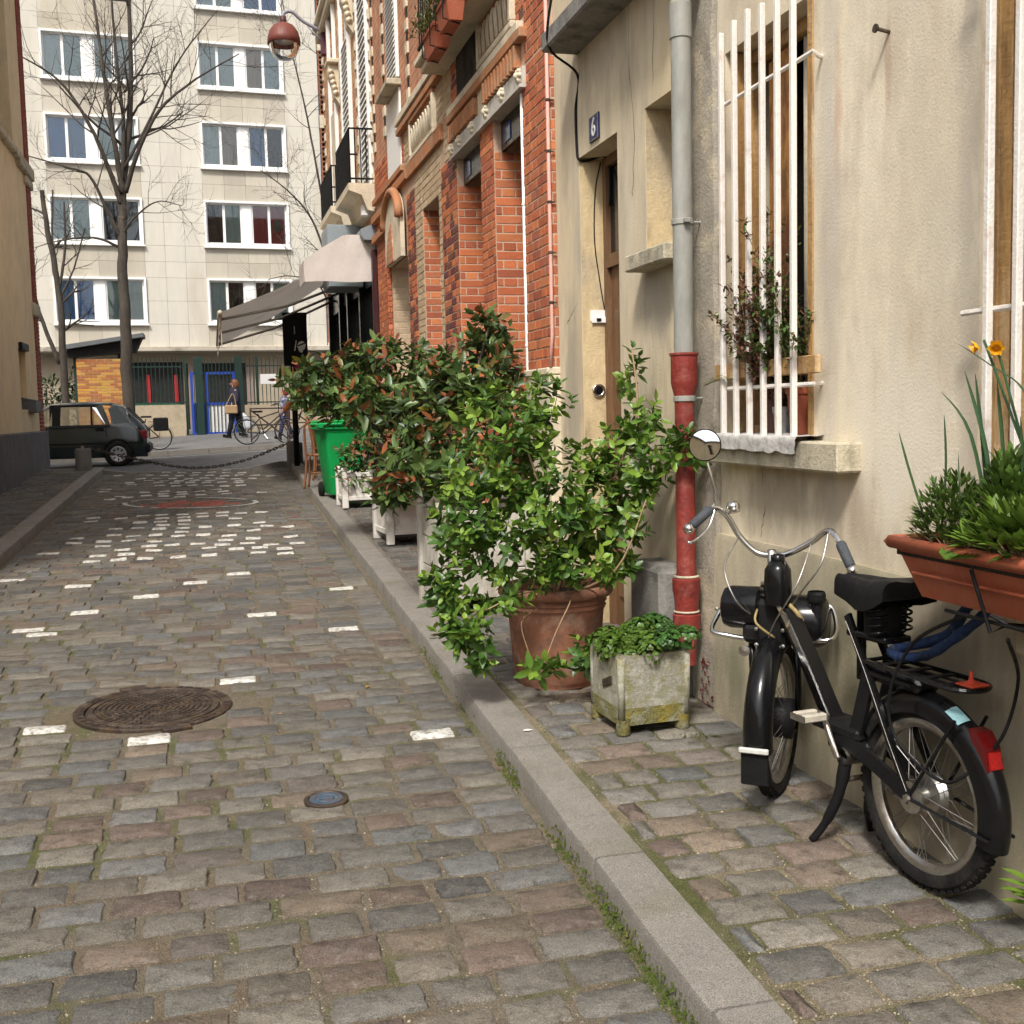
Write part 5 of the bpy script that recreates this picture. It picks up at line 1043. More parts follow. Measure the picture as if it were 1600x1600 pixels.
b = MB(); b.cbox(XL-.2,XL+.06,20.4,21.15,2.93,3.05,.01); b.build('vent_lintel', M['black_matt'], lh)
b = MB(); b.cbox(XL-.1,XL+.13,21.05,21.75,1.90,2.10,.015); b.prism([(-.1,2.10),(.13,2.10),(-.1,2.16)], lambda a, z, d: (XL+a, 21.05+d, z), .7); b.build('letter_box', mat('grey zinc letter box', (.10,.105,.11), .6, .15), lh)

# ------------------------------------------------------------------ bollards and chain
def bollard(label, x, y, w, h):
    t = thing('stone_bollard', label, 'bollard', (x,y,zs(y)), group='stone bollards holding the chain'); b = MB(); n = 14; vs = []; z0 = zs(y)
    b.lathe([(w*.52,-.05),(w*.5,.02),(w*.49,h-.03),(w*.47,h-.01),(w*.42,h),(.001,h)], (x,y,z0), 16, Matrix.Diagonal((1,1,1))); b.build('stone', mat('weathered bollard stone', (.17,.16,.145), .9, .25, 7, .6, 60, tint=(.08,.07,.06), tscale=4, tamt=.6), t, sharp=40)
    b = MB(); b.lathe([(.03,.0),(.03,.03),(.012,.04)], (x,y,z0+h), 10); b.build('ring', M['steel'], t)
bollard('squat grey stone bollard on the left pavement in front of the car', -2.08, 20.9, .27, .37); bollard('grey stone bollard at the foot of the black sign post', 1.48, 20.9, .29, .37)
pts = bez([(-2.08,20.9,zs(20.9)+.40),(-1.5,21.0,1.13),(-.6,21.1,.905),(.0,21.1,.87),(.6,21.05,.97),(1.1,20.95,1.15),(1.48,20.9,zs(20.9)+.40)], 16); b = MB(); acc = 0; k = 0
LK = [(.032*math.cos(a)*1.5, .02*math.sin(a)) for a in [i*math.pi/4 for i in range(8)]]
i = 0; prevp = pts[0]; dist = 0
for p in pts[1:]:
    seg = (p-prevp).length; t = (p-prevp).normalized()
    while dist+.001 < seg:
        c = prevp+t*dist; s = Vector((0,1,0)) if k % 2 else t.cross(Vector((0,1,0))); b.tube([c+t*u+s*v for u, v in LK]+[c+t*LK[0][0]+s*LK[0][1]], .0085, 4, cap=False); dist += .062; k += 1
    dist -= seg; prevp = p
tag(b.build('iron_chain', M['cover']), 'sagging iron chain across the end of the alley', 'chain')
# ------------------------------------------------------------------ house on the left side beside and behind the viewer (seen in the moped's mirror)
oh = thing('opposite_house', 'pale house across the alley, seen only in the mirror', 'house', (-3.2,2,0)); b = MB(); XO = -3.2
wallx(b, XO, -9, 8.8, -.6, 2.9, [(-6,-5,1,2.4),(5,6,1,2.4)], sgn=-1); b.quad((XO,8.8,-.6),(XO,8.8,2.9),(XO-6,8.8,2.9),(XO-6,8.8,-.6)); b.build('wall', M['stucco_l'], oh)
for y in (-6,5): b = MB(); b.box(XO-.2,XO-.18,y,y+1,1,2.4); b.build('window_pane', M['glass_dark'], oh)
b = MB(); b.box(XO-6,XO+.2,-9,8.9,2.9,3.05); b.build('roof', M['slate'], oh)

# ------------------------------------------------------------------ parked hatchback
def lerp_tab(tab, x):
    for (x0, *a), (x1, *c) in zip(tab, tab[1:]):
        if x0 <= x <= x1: t = (x-x0)/(x1-x0); return [lerp(p, q, t) for p, q in zip(a, c)]
    return list(tab[0][1:]) if x < tab[0][0] else list(tab[-1][1:])
def make_car():
    x0, y0 = -1.33, 27.0; zc = zst(-2.3, 27)+.01
    t = thing('parked_car', 'dark green hatchback car parked at the end of the alley', 'car', (x0,y0,zc))
    paint = mat('dark green car paint', (.012,.022,.023), .2, .08, 3, 0, spec=.5, coat=.6); glass = glass_mat('car window', (.85,.88,.88), .6); trim = M['black_matt']
    # u runs forward from the rear bumper; columns: roof height, roof half width, belt height
    TAB = [(0,.80,.60,.78),(.06,.90,.66,.82),(.25,1.10,.60,.88),(.48,1.34,.58,.91),(.75,1.41,.58,.92),(1.3,1.44,.59,.92),(2.0,1.40,.58,.91),(2.25,1.30,.58,.90),(2.75,.95,.68,.89),(3.1,.86,.70,.84),(3.55,.72,.66,.70),(3.65,.55,.60,.55)]
    b = MB(); us = [0,.03,.06,.15,.25,.36,.48,.6,.75,1,1.3,1.65,2,2.12,2.25,2.5,2.75,3.1,3.4,3.55,3.65]; HW = .79; rows = []
    def sec(u):
        h, rw, bl = lerp_tab(TAB, u); k = min(1, .88+u*1.2) if u < .1 else (1 if u < 3.2 else lerp(1,.86,(u-3.2)/.45)); w = HW*k; bl = min(bl, h-.01); rw = min(rw, w)
        half = [(w*.93,.20),(w*.985,.30),(w,.50),(w*.995,.62),(w*.96,bl-.05),(w*.94,bl),(lerp(w*.94,rw,.5),lerp(bl,h,.5)),(rw+.02,h-.05),(rw-.06,h-.005),(rw*.5,h+.015),(0,h+.02)]
        return [(a, z) for a, z in half]+[(-a, z) for a, z in reversed(half[:-1])]
    S = [sec(u) for u in us]; n = len(S[0])
    P = lambda u, w, z: (x0-u, y0+.80+w, zc+z)      # w<0 is the side towards the alley
    def is_open(i, j): return (j in (5,6) or j in (n-8,n-7)) and (.74 < us[i] < 1.7 or 1.99 < us[i] < 2.4)
    b.add([P(u, -w, z) for u, s in zip(us, S) for w, z in s], [(i*n+j, i*n+j+1, (i+1)*n+j+1, (i+1)*n+j) for i in range(len(us)-1) for j in range(n-1) if not is_open(i, j)]+[tuple(range(n)), tuple(range(len(us)*n-1, len(us)*n-n-1, -1))])
    b.build('body', paint, t, sharp=28)
    def side(u, z, off=.008):
        h, rw, bl = lerp_tab(TAB, u); w = lerp(HW*.94, rw+.02, max(0, min(1, (z-bl)/(h-.05-bl)))) if z > bl else HW*.985; return P(u, -(w+off), z)
    def pane(name, poly, m, off=.008):
        b = MB(); b.add([side(u, z, off) for u, z in poly]+[side(u, z, off-.02) for u, z in poly], [tuple(range(len(poly)))]+[(i, (i+1) % len(poly), len(poly)+(i+1) % len(poly), len(poly)+i) for i in range(len(poly))]); return b.build(name, m, t)
    for q in ([(.76,.88),(2.02,.88),(2.02,.935),(.76,.935)],[(1.80,.93),(2.02,.93),(2.02,1.38),(1.78,1.38)],[(1.13,.93),(1.17,.93),(1.17,1.36),(1.13,1.36)],[(.76,.93),(.86,.93),(1.06,1.32),(1.04,1.38),(.92,1.38)],[(1.0,1.325),(2.0,1.325),(2.0,1.385),(1.0,1.385)],[(2.3,1.19),(2.36,1.19),(2.66,.93),(2.6,.93)]): pane('window_trim', q, trim if q[0][0] != .76 or q[0][1] < .9 else paint, .006)
    pane('side_window', [(1.17,.935),(1.80,.935),(1.78,1.335),(1.17,1.335)], glass, .014); pane('side_window', [(.86,.94),(1.13,.935),(1.13,1.33),(1.04,1.31)], glass, .014)
    pane('front_window', [(1.97,.93),(2.60,.93),(2.30,1.20),(1.97,1.33)], glass, .012)
    pane('quarter_panel_glass', [(.36,.97),(.70,.95),(.80,1.28),(.62,1.36)], mat('dark car glass', (.02,.03,.03), .08, 0, 1, 0), .009)
    pane('door_seam', [(.845,.32),(.86,.32),(.86,.90),(.845,.90)], trim, .004); pane('door_seam', [(1.885,.28),(1.90,.28),(1.90,.92),(1.885,.92)], trim, .004)
    pane('door_handle', [(.90,.80),(1.07,.80),(1.07,.88),(.90,.88)], trim, .02); pane('side_strip', [(.1,.50),(3.2,.50),(3.2,.54),(.1,.54)], trim, .02)
    for w in (-.62, .62):
        b = MB(); b.cbox(x0-.16,x0+.012,y0+.80+w-.14,y0+.80+w+.14,zc+.60,zc+.79,.02); b.build('tail_light', mat('red lamp plastic', (.22,.008,.012), .2, .1), t)
    b = MB(); b.cbox(x0-.25,x0+.06,y0+.06,y0+1.54,zc+.28,zc+.50,.05); b.build('rear_bumper', M['black_matt'], t)
    b = MB(); b.add([P(.10,.5,.93),P(.10,-.5,.93),P(.44,-.46,1.30),P(.44,.46,1.30)], [(0,1,2,3)]); b.v = [(x+.03, y, z+.02) for x, y, z in b.v]; b.build('rear_window', glass, t)
    for u in (.62, 2.95):
        for w in (-1, 1):
            wl = bpy.data.objects.new('wheel', None); COL.objects.link(wl); wl.parent = t; wl.location = Vector(P(u, w*.735, .275))-t.location; RX = Matrix.Rotation(R_(90*-w),3,'X')
            b = MB(); b.lathe([(.17,.085),(.20,.10),(.25,.095),(.275,.06),(.28,0),(.275,-.06),(.17,-.08)], n=28, M=RX); b.build('tyre', M['rubber'], wl, local=True, smooth=True)
            b = MB(); b.lathe([(.001,.075),(.05,.085),(.15,.08),(.178,.095),(.18,.06)], n=24, M=RX); b.build('wheel_cover', mat('silver wheel cover', (.42,.43,.44), .35, .1, metal=.5), wl, local=True, smooth=True)
            for q in range(8):
                a = q*math.pi/4; b = MB(); b.obox(RX @ Vector((.115*math.cos(a),.115*math.sin(a),.083)), RX @ Vector((.03*math.cos(a),.03*math.sin(a),0)), RX @ Vector((-.014*math.sin(a),.014*math.cos(a),0)), RX @ Vector((0,0,.004))); b.build('cover_slot', M['black_matt'], wl, local=True)
            b = MB(); pw = P(u, w*.79, 0); arc = [(pw[0]+.325*math.cos(a), pw[1], zc+.275+.325*math.sin(a)) for a in [i*math.pi/12-.1 for i in range(14)]]; b.tube(arc, .03, 6); b.build('wheel_arch', M['black_matt'], t, smooth=True)
            b = MB(); b.disc((pw[0], pw[1]-.09*w, zc+.29), .315, 24, Matrix.Rotation(R_(90),3,'X')); b.build('arch_shadow_liner', M['black_matt'], t)
make_car()

# ------------------------------------------------------------------ bicycles, barrier
def bicycle(label, loc, rz, col, basket=False, s=1.0):
    t = thing('bicycle', label, 'bicycle', loc, rz, 'bicycles on the far pavement'); fm = mat('bicycle frame', col, .35, .1)
    R = .335*s; wb = 1.04*s; RX = Matrix.Rotation(R_(90),3,'X')
    for x in (0, wb):
        wl = bpy.data.objects.new('wheel', None); COL.objects.link(wl); wl.parent = t; wl.location = (x,0,R)
        b = MB(); b.lathe([(R-.03,-.008),(R-.016,-.018),(R-.002,0),(R-.016,.018),(R-.03,.008)], n=36, M=RX); b.build('tyre', M['rubber'], wl, local=True, smooth=True)
        b = MB(); b.lathe([(R-.045,-.008),(R-.029,-.01),(R-.029,.01),(R-.045,.008)], n=36, M=RX); b.build('rim', M['steel'], wl, local=True)
        b = MB(); b.tube([(0,-.04,0),(0,.04,0)], .025, 8)
        for q in range(14): a = q*2*math.pi/14; b.tube([(.02*math.cos(a),.02*(-1)**q,.02*math.sin(a)),((R-.04)*math.cos(a),0,(R-.04)*math.sin(a))], .0025, 3, cap=False)
        b.build('spokes', M['steel'], wl, local=True)
    bb = (.44*s,0,.28*s); st = (.30*s,0,.80*s); hd = (.84*s,0,.84*s); hl = (.88*s,0,.66*s); b = MB()
    for p, q in ((bb,(.32*s,0,.72*s)),(st,(.32*s,0,.72*s)),(bb,hl),((.33*s,0,.68*s),hd),(hd,hl),((0,0,R),bb),((0,0,R),(.33*s,0,.66*s))): b.tube([p,q], .016, 6)
    b.tube(bez([hl,(.95*s,0,.5*s),(wb,.0,R)],4), .014, 6); b.build('frame', fm, t, local=True, smooth=True)
    b = MB(); b.tube(bez([(.68*s,-.26,1.0*s),(.80*s,-.24,1.06*s),(.84*s,-.08,1.02*s),(.84*s,0,1.0*s),(.84*s,.08,1.02*s),(.80*s,.24,1.06*s),(.68*s,.26,1.0*s)],5), .012, 6); b.tube([(.84*s,0,.84*s),(.84*s,0,1.01*s)], .013, 6); b.build('handlebar', M['black_matt'], t, local=True, smooth=True)
    b = MB(); b.prism([(-.13,-.07),(-.13,.07),(-.02,.06),(.13,.02),(.13,-.02),(-.02,-.06)], lambda x, y, d: (.29*s+x, y, .83*s+d), .05); b.build('saddle', M['black_matt'], t, local=True)
    for y in (-1, 1):
        b = MB(); b.lathe([(.385*s,0)]*1+[(.38*s,.02*y)], (0,.0,R), 12, RX, a0=.3, a1=2.6)
    b = MB(); b.lathe([(R+.02,-.03),(R+.03,0),(R+.02,.03)], (0,0,R), 20, Matrix.Rotation(R_(90),3,'X'), a0=.2, a1=3.3); b.build('rear_fender', fm, t, local=True, smooth=True)
    b = MB(); b.tube([bb,(.52*s,-.1,.14*s)], .009, 5); b.cbox(.47*s,.57*s,-.17,-.09,.12*s,.15*s,.004); b.tube([bb,(.36*s,.1,.42*s)], .009, 5); b.cbox(.31*s,.41*s,.09,.17,.41*s,.44*s,.004); b.lathe([(.09*s,-.004),(.1*s,0),(.09*s,.004)], bb, 20, RX); b.build('crankset', M['steel'], t, local=True)
    b = MB(); b.box(-.18,.24,-.07,.07,R*2+.05,R*2+.065); b.tube([(0,.06,R),(-.08,.07,R*2+.05)], .006, 4); b.build('rack', M['black_matt'], t, local=True)
    if basket: b = MB(); b.cbox(-.24,.12,-.20,.2,R*2-.18,R*2+.16,.03); b.build('pannier', M['black_matt'], t, local=True)
p = fp(.98, 30.75, 0); bicycle('black city bicycle leaning on the cross barred barrier', (p.x,p.y,zfw(p.x,p.y)+.005), TH, (.012,.012,.014))
p = fp(-2.35, 29.6, 0); bicycle('bicycle with a black pannier half hidden behind the parked car', (-1.22, 30.85, zfw(-1.2,30.85)+.005), TH+math.pi, (.012,.012,.012), True)
bt = thing('pavement_barrier', 'low brown cross barred barrier at the far kerb behind the bicycle', 'barrier', fp(2.1,31.0,gz(2.1,31)), TH)
for (a, c) in ((1.1,2.05),(2.1,3.1)):
    z = gz(a,31)
    for pq in (((a,z+.0),(a,z+.95)),((c,z),(c,z+.95)),((a,z+.93),(c,z+.93)),((a,z+.12),(c,z+.9)),((a,z+.9),(c,z+.12)),((a,z+.5),(c,z+.5))):
        b = MB(); b.tube([fp(pq[0][0],31.0,pq[0][1]), fp(pq[1][0],31.0,pq[1][1])], .022, 6); b.build('bar', mat('brown barrier iron', (.05,.03,.025), .6, .2), bt)

# ------------------------------------------------------------------ people
def skin_body(name, verts, edges, radii, m, parent, root=0):
    me = bpy.data.meshes.new(name); me.from_pydata(verts, edges, []); o = bpy.data.objects.new(name, me); COL.objects.link(o); o.parent = parent
    o.modifiers.new('skin', 'SKIN'); me.skin_vertices.new() if not me.skin_vertices else None
    for i, rr in enumerate(radii): me.skin_vertices[0].data[i].radius = rr if isinstance(rr, tuple) else (rr, rr)
    me.skin_vertices[0].data[root].use_root = True; s = o.modifiers.new('sub', 'SUBSURF'); s.levels = 2; s.render_levels = 2; me.materials.append(m); return o
def loft(b, secs, n=14, **k):   # (centre, rx, ry)
    vs = [];
    for (c, rx, ry) in secs:
        for q in range(n): a = 2*math.pi*q/n; vs.append((c[0]+rx*math.cos(a), c[1]+ry*math.sin(a), c[2]))
    m = len(secs); b.add(vs, [(i*n+q, i*n+(q+1) % n, (i+1)*n+(q+1) % n, (i+1)*n+q) for i in range(m-1) for q in range(n)]+[tuple(range(n-1,-1,-1)), tuple(range((m-1)*n, m*n))], **k)
skin = mat('skin', (.52,.31,.21), .55, .05)
def person(label, loc, rz, H, coat, trousers, hair, hairlen, hat=None, arms=True):
    """walks along local -x; height H"""
    t = thing('person', label, 'person', loc, rz); k = H/1.68
    V = [(0,0,.92),(0,0,1.15),(0,0,1.36),(0,0,1.46),(-.01,0,1.56),(-.015,0,1.64),  # pelvis .. head
         (-.06,-.09,.9),(-.13,-.09,.50),(-.22,-.09,.09),(-.33,-.09,.03),(.05,.09,.9),(.10,.09,.50),(.25,.09,.12),(.16,.09,.04),
         (0,-.17,1.36),(.04,-.21,1.10),(-.06,-.20,.88),(-.09,-.20,.80),(0,.17,1.36),(.03,.21,1.10),(.0,.21,.88),(-.02,.21,.79)]
    E = [(0,1),(1,2),(2,3),(3,4),(4,5),(0,6),(6,7),(7,8),(8,9),(0,10),(10,11),(11,12),(12,13),(2,14),(14,15),(15,16),(16,17),(2,18),(18,19),(19,20),(20,21)]
    RR = [.13,.115,.13,.05,.075,.07,.085,.06,.04,.035,.085,.06,.04,.035,.05,.04,.03,.03,.05,.04,.03,.03]
    skin_body('body', [tuple(c*k for c in v) for v in V], E, [x*k for x in RR], skin, t)
    b = MB(); cs = [((0,0,.72),.17,.20),((.01,0,.9),.16,.19),((.01,0,1.1),.15,.175),((0,0,1.3),.16,.21),((0,0,1.42),.13,.17),((-.005,0,1.47),.07,.08)]
    loft(b, [((c[0]*k,c[1]*k,c[2]*k), rx*k, ry*k) for c, rx, ry in cs]); b.build('coat', coat, t, local=True, smooth=True)
    for s, i in ((-1,14),(1,18)):
        b = MB(); b.tube([Vector(V[i])*k, Vector(V[i+1])*k, Vector(V[i+2])*k], [.075*k,.062*k,.048*k], 10); b.build('sleeve', coat, t, local=True, smooth=True)
    for i in (6, 10):
        b = MB(); b.tube([Vector(V[i])*k, Vector(V[i+1])*k, Vector(V[i+2])*k+Vector((0,0,.02))], [.11*k,.08*k,.065*k], 10); b.build('trouser_leg', trousers, t, local=True, smooth=True)
        p = Vector(V[i+2])*k; b = MB(); b.obox(p+Vector((-.05,0,-.02)), (.12*k,0,-.02), (0,.045*k,0), (0,0,.045*k)); b.build('shoe', M['black_matt'], t, local=True)
    b = MB(); hs = [((.02,0,1.46+.0-hairlen),.075,.09),((.025,0,1.52),.10,.105),((.015,0,1.60),.105,.105),((.0,0,1.68),.08,.08),((0,0,1.70),.02,.02)]
    loft(b, [((c[0]*k+.015,c[1],c[2]*k), rx*k, ry*k) for c, rx, ry in hs]); b.build('hat' if hat else 'hair', hat or hair, t, local=True, smooth=True)
    b = MB(); b.lathe([(.001,.03),(.015,.015),(.02,0)], (-.10*k,0,1.565*k), 8, Matrix.Rotation(R_(-90),3,'Y')); b.build('nose', skin, t, local=True, smooth=True)
    for s in (-1,1): b = MB(); b.lathe([(.001,.012),(.012,0)], (-.085*k,.03*s*k,1.60*k), 6, Matrix.Rotation(R_(-90),3,'Y')); b.build('eye', M['black_matt'], t, local=True)
    b = MB(); b.obox((-.09*k,0,1.52*k), (.004,0,0), (0,.025*k,0), (0,0,.006)); b.build('mouth', mat('lips', (.4,.12,.1), .5), t, local=True)
    return t
pw = fp(.80, 34.6, 0); gzz = zfw(pw.x, pw.y)
navy = mat('navy coat', (.018,.018,.035), .85, .15, 9, .2)
person('woman with reddish bobbed hair in a long dark coat walking past the gate', (pw.x,pw.y,gzz), TH, 1.70, navy, mat('dark trousers', (.015,.015,.022), .9, .1), mat('red brown hair', (.17,.06,.025), .6, .3, 20), .02)
hb = thing('shoulder_bag', 'tan shoulder bag carried by the woman in the dark coat', 'bag', (pw.x-.2,pw.y-.28,gzz+.75)); b = MB(); b.cbox(pw.x-.30,pw.x+.06,pw.y-.36,pw.y-.26,gzz+.72,gzz+.97,.03); tan = mat('tan leather', (.33,.22,.115), .6, .15); b.build('pouch', tan, hb)
b = MB(); b.tube(bez([(pw.x-.26,pw.y-.31,gzz+.96),(pw.x-.06,pw.y-.25,gzz+1.30),(pw.x+.02,pw.y-.31,gzz+.96)],5), .012, 5); b.build('strap', tan, hb)
b = MB(); loft(b, [((pw.x+.36,pw.y-.1,gzz+.25),.12,.06),((pw.x+.36,pw.y-.1,gzz+.36),.17,.08),((pw.x+.30,pw.y-.12,gzz+.55),.11,.05),((pw.x+.22,pw.y-.15,gzz+.74),.02,.02)], 9); tag(b.build('carrier_bag', mat('thin white plastic', (.62,.64,.68), .5, .1, 9, .3, trans=.2), smooth=True), 'white plastic carrier bag hanging behind the woman', 'carrier bag')
pc = fp(2.08, 32.2, 0); zc_ = zfw(pc.x, pc.y)
person('child in a red cap and blue striped jacket walking behind the bicycle', (pc.x,pc.y,zc_), TH, 1.36, mat('blue violet jacket', (.05,.05,.12), .8, .5, 14, tint=(.4,.4,.45), tscale=6, tamt=.8), mat('navy trousers', (.03,.035,.09), .9, .1), skin, -.04, hat=mat('red cap', (.20,.025,.025), .8, .2))

# ------------------------------------------------------------------ black sign on its post, chairs, bin
sg = thing('hanging_sign', 'tall black sign board with a white head emblem on a black post', 'sign', (1.48,20.25,zs(20.2)))
b = MB(); b.cbox(1.31,1.72,20.2,20.24,2.60,3.50,.005); b.build('board', M['black_matt'], sg)
head = [(0,.02),(.02,.0),(.06,0),(.065,.04),(.09,.05),(.105,.09),(.115,.13),(.10,.17),(.06,.195),(.02,.19),(-.01,.165),(-.02,.13),(-.035,.095),(-.018,.09),(-.018,.06),(-.01,.045)]
b = MB(); b.prism(head, lambda x, z, d: (1.575+x, 20.198-d, 2.82+z), .004); b.build('emblem', M['white'], sg)
b = MB(); b.prism([(-.02,.10),(.11,.15),(.10,.17),(-.02,.125)], lambda x, z, d: (1.575+x, 20.194-d, 2.82+z), .003); b.build('emblem_band', M['black_matt'], sg)
b = MB()
for i in range(4): b.box(1.50,1.515,20.193,20.199,3.24-i*.035,3.26-i*.035)
b.prism([(0,0),(.02,0),(.05,.17),(.035,.18)], lambda x, z, d: (1.49+x, 20.198-d, 2.85+z), .004); b.build('small_lettering', M['white'], sg)
b = MB(); b.tube([(1.47,20.3,zs(20.3)-.02),(1.47,20.3,2.65)], .05, 10); b.build('post', M['black_matt'], sg, smooth=True)
b = MB(); r = random.Random(3)
for i in range(14): p = Vector((1.60+r.uniform(-.09,.09),20.14,2.52+r.uniform(-.05,.06))); b.lathe([(.001,.03),(.03,.015),(.035,0)], p, 6, Matrix.Rotation(r.uniform(0,3),3,'X'))
tag(b.build('paper_flower', mat('magenta', (.55,.03,.16), .8, .2)), 'bright magenta paper flower under the black sign', 'flower')
def chair(label, x, y, rz):
    z0 = zs(y); t = thing('bistro_chair', label, 'chair', (x,y,z0), rz, 'wooden chairs outside the cafe'); wd = mat('bentwood', (.22,.095,.04), .5, .2, 5, .1, stretch=(1,1,.2))
    for sx, sy in ((-1,-1),(1,-1),(-1,1),(1,1)):
        b = MB(); b.tube(bez([(sx*.20,sy*.20,0),(sx*.17,sy*.17,.25),(sx*.165,sy*.165,.45)]+([(sx*.17,.19,.7),(sx*.16,.24,.86)] if sy > 0 else []),4), .017, 8); b.build('leg', wd, t, local=True, smooth=True)
    b = MB(); b.lathe([(.001,.45),(.2,.45),(.205,.465),(.2,.48),(.001,.475)], n=20); b.build('seat', wd, t, local=True, smooth=True)
    b = MB(); b.tube(bez([(-.16,.24,.86),(-.1,.27,.92),(0,.28,.94),(.1,.27,.92),(.16,.24,.86)],4), .017, 8); b.build('back_hoop', wd, t, local=True, smooth=True)
    for q in (-.07,.07): b = MB(); b.tube([(q,.19,.47),(q*.9,.265,.92)], .011, 6); b.build('back_slat', wd, t, local=True)
    b = MB(); b.tube([(.15*math.cos(a),.15*math.sin(a),.22) for a in [i*math.pi/8 for i in range(17)]], .010, 6); b.build('stretcher', wd, t, local=True)
chair('bentwood cafe chair nearest to the green bin', 1.50, 16.35, 2.9); chair('bentwood cafe chair beside the black shop front farther up', 1.72, 17.6, 1.4)
ct = thing('cafe_table', 'small dark red topped cafe table between the chairs', 'table', (1.85,16.95,zs(16.95))); z0 = zs(16.95)
b = MB(); b.cbox(1.60,2.1,16.7,17.2,z0+.73,z0+.765,.01); b.build('top', mat('dark red table top', (.10,.02,.02), .4), ct); b = MB(); b.tube([(1.85,16.95,z0+.02),(1.85,16.95,z0+.73)], .03, 8); b.lathe([(.2,0),(.18,.02),(.03,.04)], (1.85,16.95,z0), 16); b.build('pedestal', M['black_matt'], ct)
def make_bin():
    x, y = 1.655, 15.0; z0 = zs(y); t = thing('wheelie_bin', 'bright green wheeled bin standing between the planters', 'bin', (x,y,z0), .12)
    b = MB(); secs = [(.05,.19,.22),(.08,.20,.235),(.5,.24,.285),(.86,.285,.335),(.88,.29,.34)]; vs = []; n = 16
    for z, a, c in secs:
        for (sx, sy, a0) in ((1,-1,-90),(1,1,0),(-1,1,90),(-1,-1,180)):
            for e in (0,30,60,90): tt = R_(a0+e); vs.append((sx*(a-.05)+.05*math.cos(tt), sy*(c-.05)+.05*math.sin(tt), z))
    b.add(vs, [(i*n+q, i*n+(q+1) % n, (i+1)*n+(q+1) % n, (i+1)*n+q) for i in range(4) for q in range(n)]+[tuple(range(n-1,-1,-1))]); b.build('body', M['bin'], t, local=True, sharp=40)
    b = MB(); b.cbox(-.315,.315,-.37,.37,.88,.925,.012); b.build('rim', M['bin'], t, local=True)
    b = MB(); b.cbox(-.33,.33,-.40,.37,.927,.97,.02); b.cbox(-.26,.26,-.3,.3,.97,1.0,.02); b.build('lid', M['bin'], t, local=True)
    b = MB(); b.tube([(-.28,.43,.93),(-.28,.46,.98),(.28,.46,.98),(.28,.43,.93)], .018, 8); b.build('handle', M['bin'], t, local=True)
    b = MB(); b.cbox(-.36,-.30,-.41,-.15,.90,.965,.012); b.build('side_grip', M['bin'], t, local=True)
    for s in (-1,1): b = MB(); b.lathe([(.001,-.025),(.09,-.025),(.1,0),(.09,.025),(.001,.025)], (s*.22,.26,.1), 18, Matrix.Rotation(R_(90),3,'Y')); b.build('wheel', M['rubber'], t, local=True, smooth=True)
make_bin()

# ------------------------------------------------------------------ wooden planters
def planter(label, x, y, w, d, h, m, feet=.10, rz=0.0, plank=False):
    z0 = zs(y); t = thing('wooden_planter', label, 'planter', (x,y,z0), rz, 'planters along the pavement')
    for sx in (-1,1):
        for sy in (-1,1):
            b = MB(); b.cbox(sx*w/2-.035,sx*w/2+.035,sy*d/2-.035,sy*d/2+.035,0.012*0,h+.01,.006); b.lathe([(.03,0),(.045,.02),(.035,.05)], (sx*w/2,sy*d/2,h+.01), 10); b.build('post', m, t, local=True)
    for s in (-1,1):
        if plank:
            n = 3
            for i in range(n): z = feet+(h-feet)*i/n; b = MB(); b.cbox(-w/2+.036,w/2-.036,s*d/2-.012,s*d/2+.012,z+.004,z+(h-feet)/n-.004,.004); b.build('plank', m, t, local=True); b = MB(); b.cbox(s*w/2-.012,s*w/2+.012,-d/2+.036,d/2-.036,z+.004,z+(h-feet)/n-.004,.004); b.build('plank', m, t, local=True)
        else:
            b = MB(); b.box(-w/2+.036,w/2-.036,s*d/2-.010,s*d/2+.010,feet+.05,h-.05); b.build('panel', m, t, local=True); b = MB(); b.box(s*w/2-.010,s*w/2+.010,-d/2+.036,d/2-.036,feet+.05,h-.05); b.build('panel', m, t, local=True)
            for (z, hh) in ((feet,.05),(h-.05,.05)): b = MB(); b.cbox(-w/2+.036,w/2-.036,s*d/2-.022,s*d/2+.022,z,z+hh,.004); b.build('rail', m, t, local=True); b = MB(); b.cbox(s*w/2-.022,s*w/2+.022,-d/2+.036,d/2-.036,z,z+hh,.004); b.build('rail', m, t, local=True)
    b = MB(); b.box(-w/2+.02,w/2-.02,-d/2+.02,d/2-.02,h-.07,h-.05); b.build('soil', M['soil'], t, local=True); b = MB(); b.box(-w/2+.02,w/2-.02,-d/2+.02,d/2-.02,feet-.01,feet+.02); b.build('floor', M['black_matt'], t, local=True); return t
planter('tall weathered planter box with peeling boards behind the terracotta pot', 1.78, 7.86, .62, .56, .68, M['wood_grey'], .07, .05, True)
planter('white painted planter box in the middle of the row', 1.86, 10.95, .56, .56, .44, M['wood_white'], .09, .08)
planter('white planter box just in front of the green bin', 1.80, 13.95, .54, .52, .42, M['wood_white'], .09, .03)
planter('narrow white planter box just behind the green bin', 1.80, 15.75, .50, .42, .44, M['wood_white'], .08, .03)

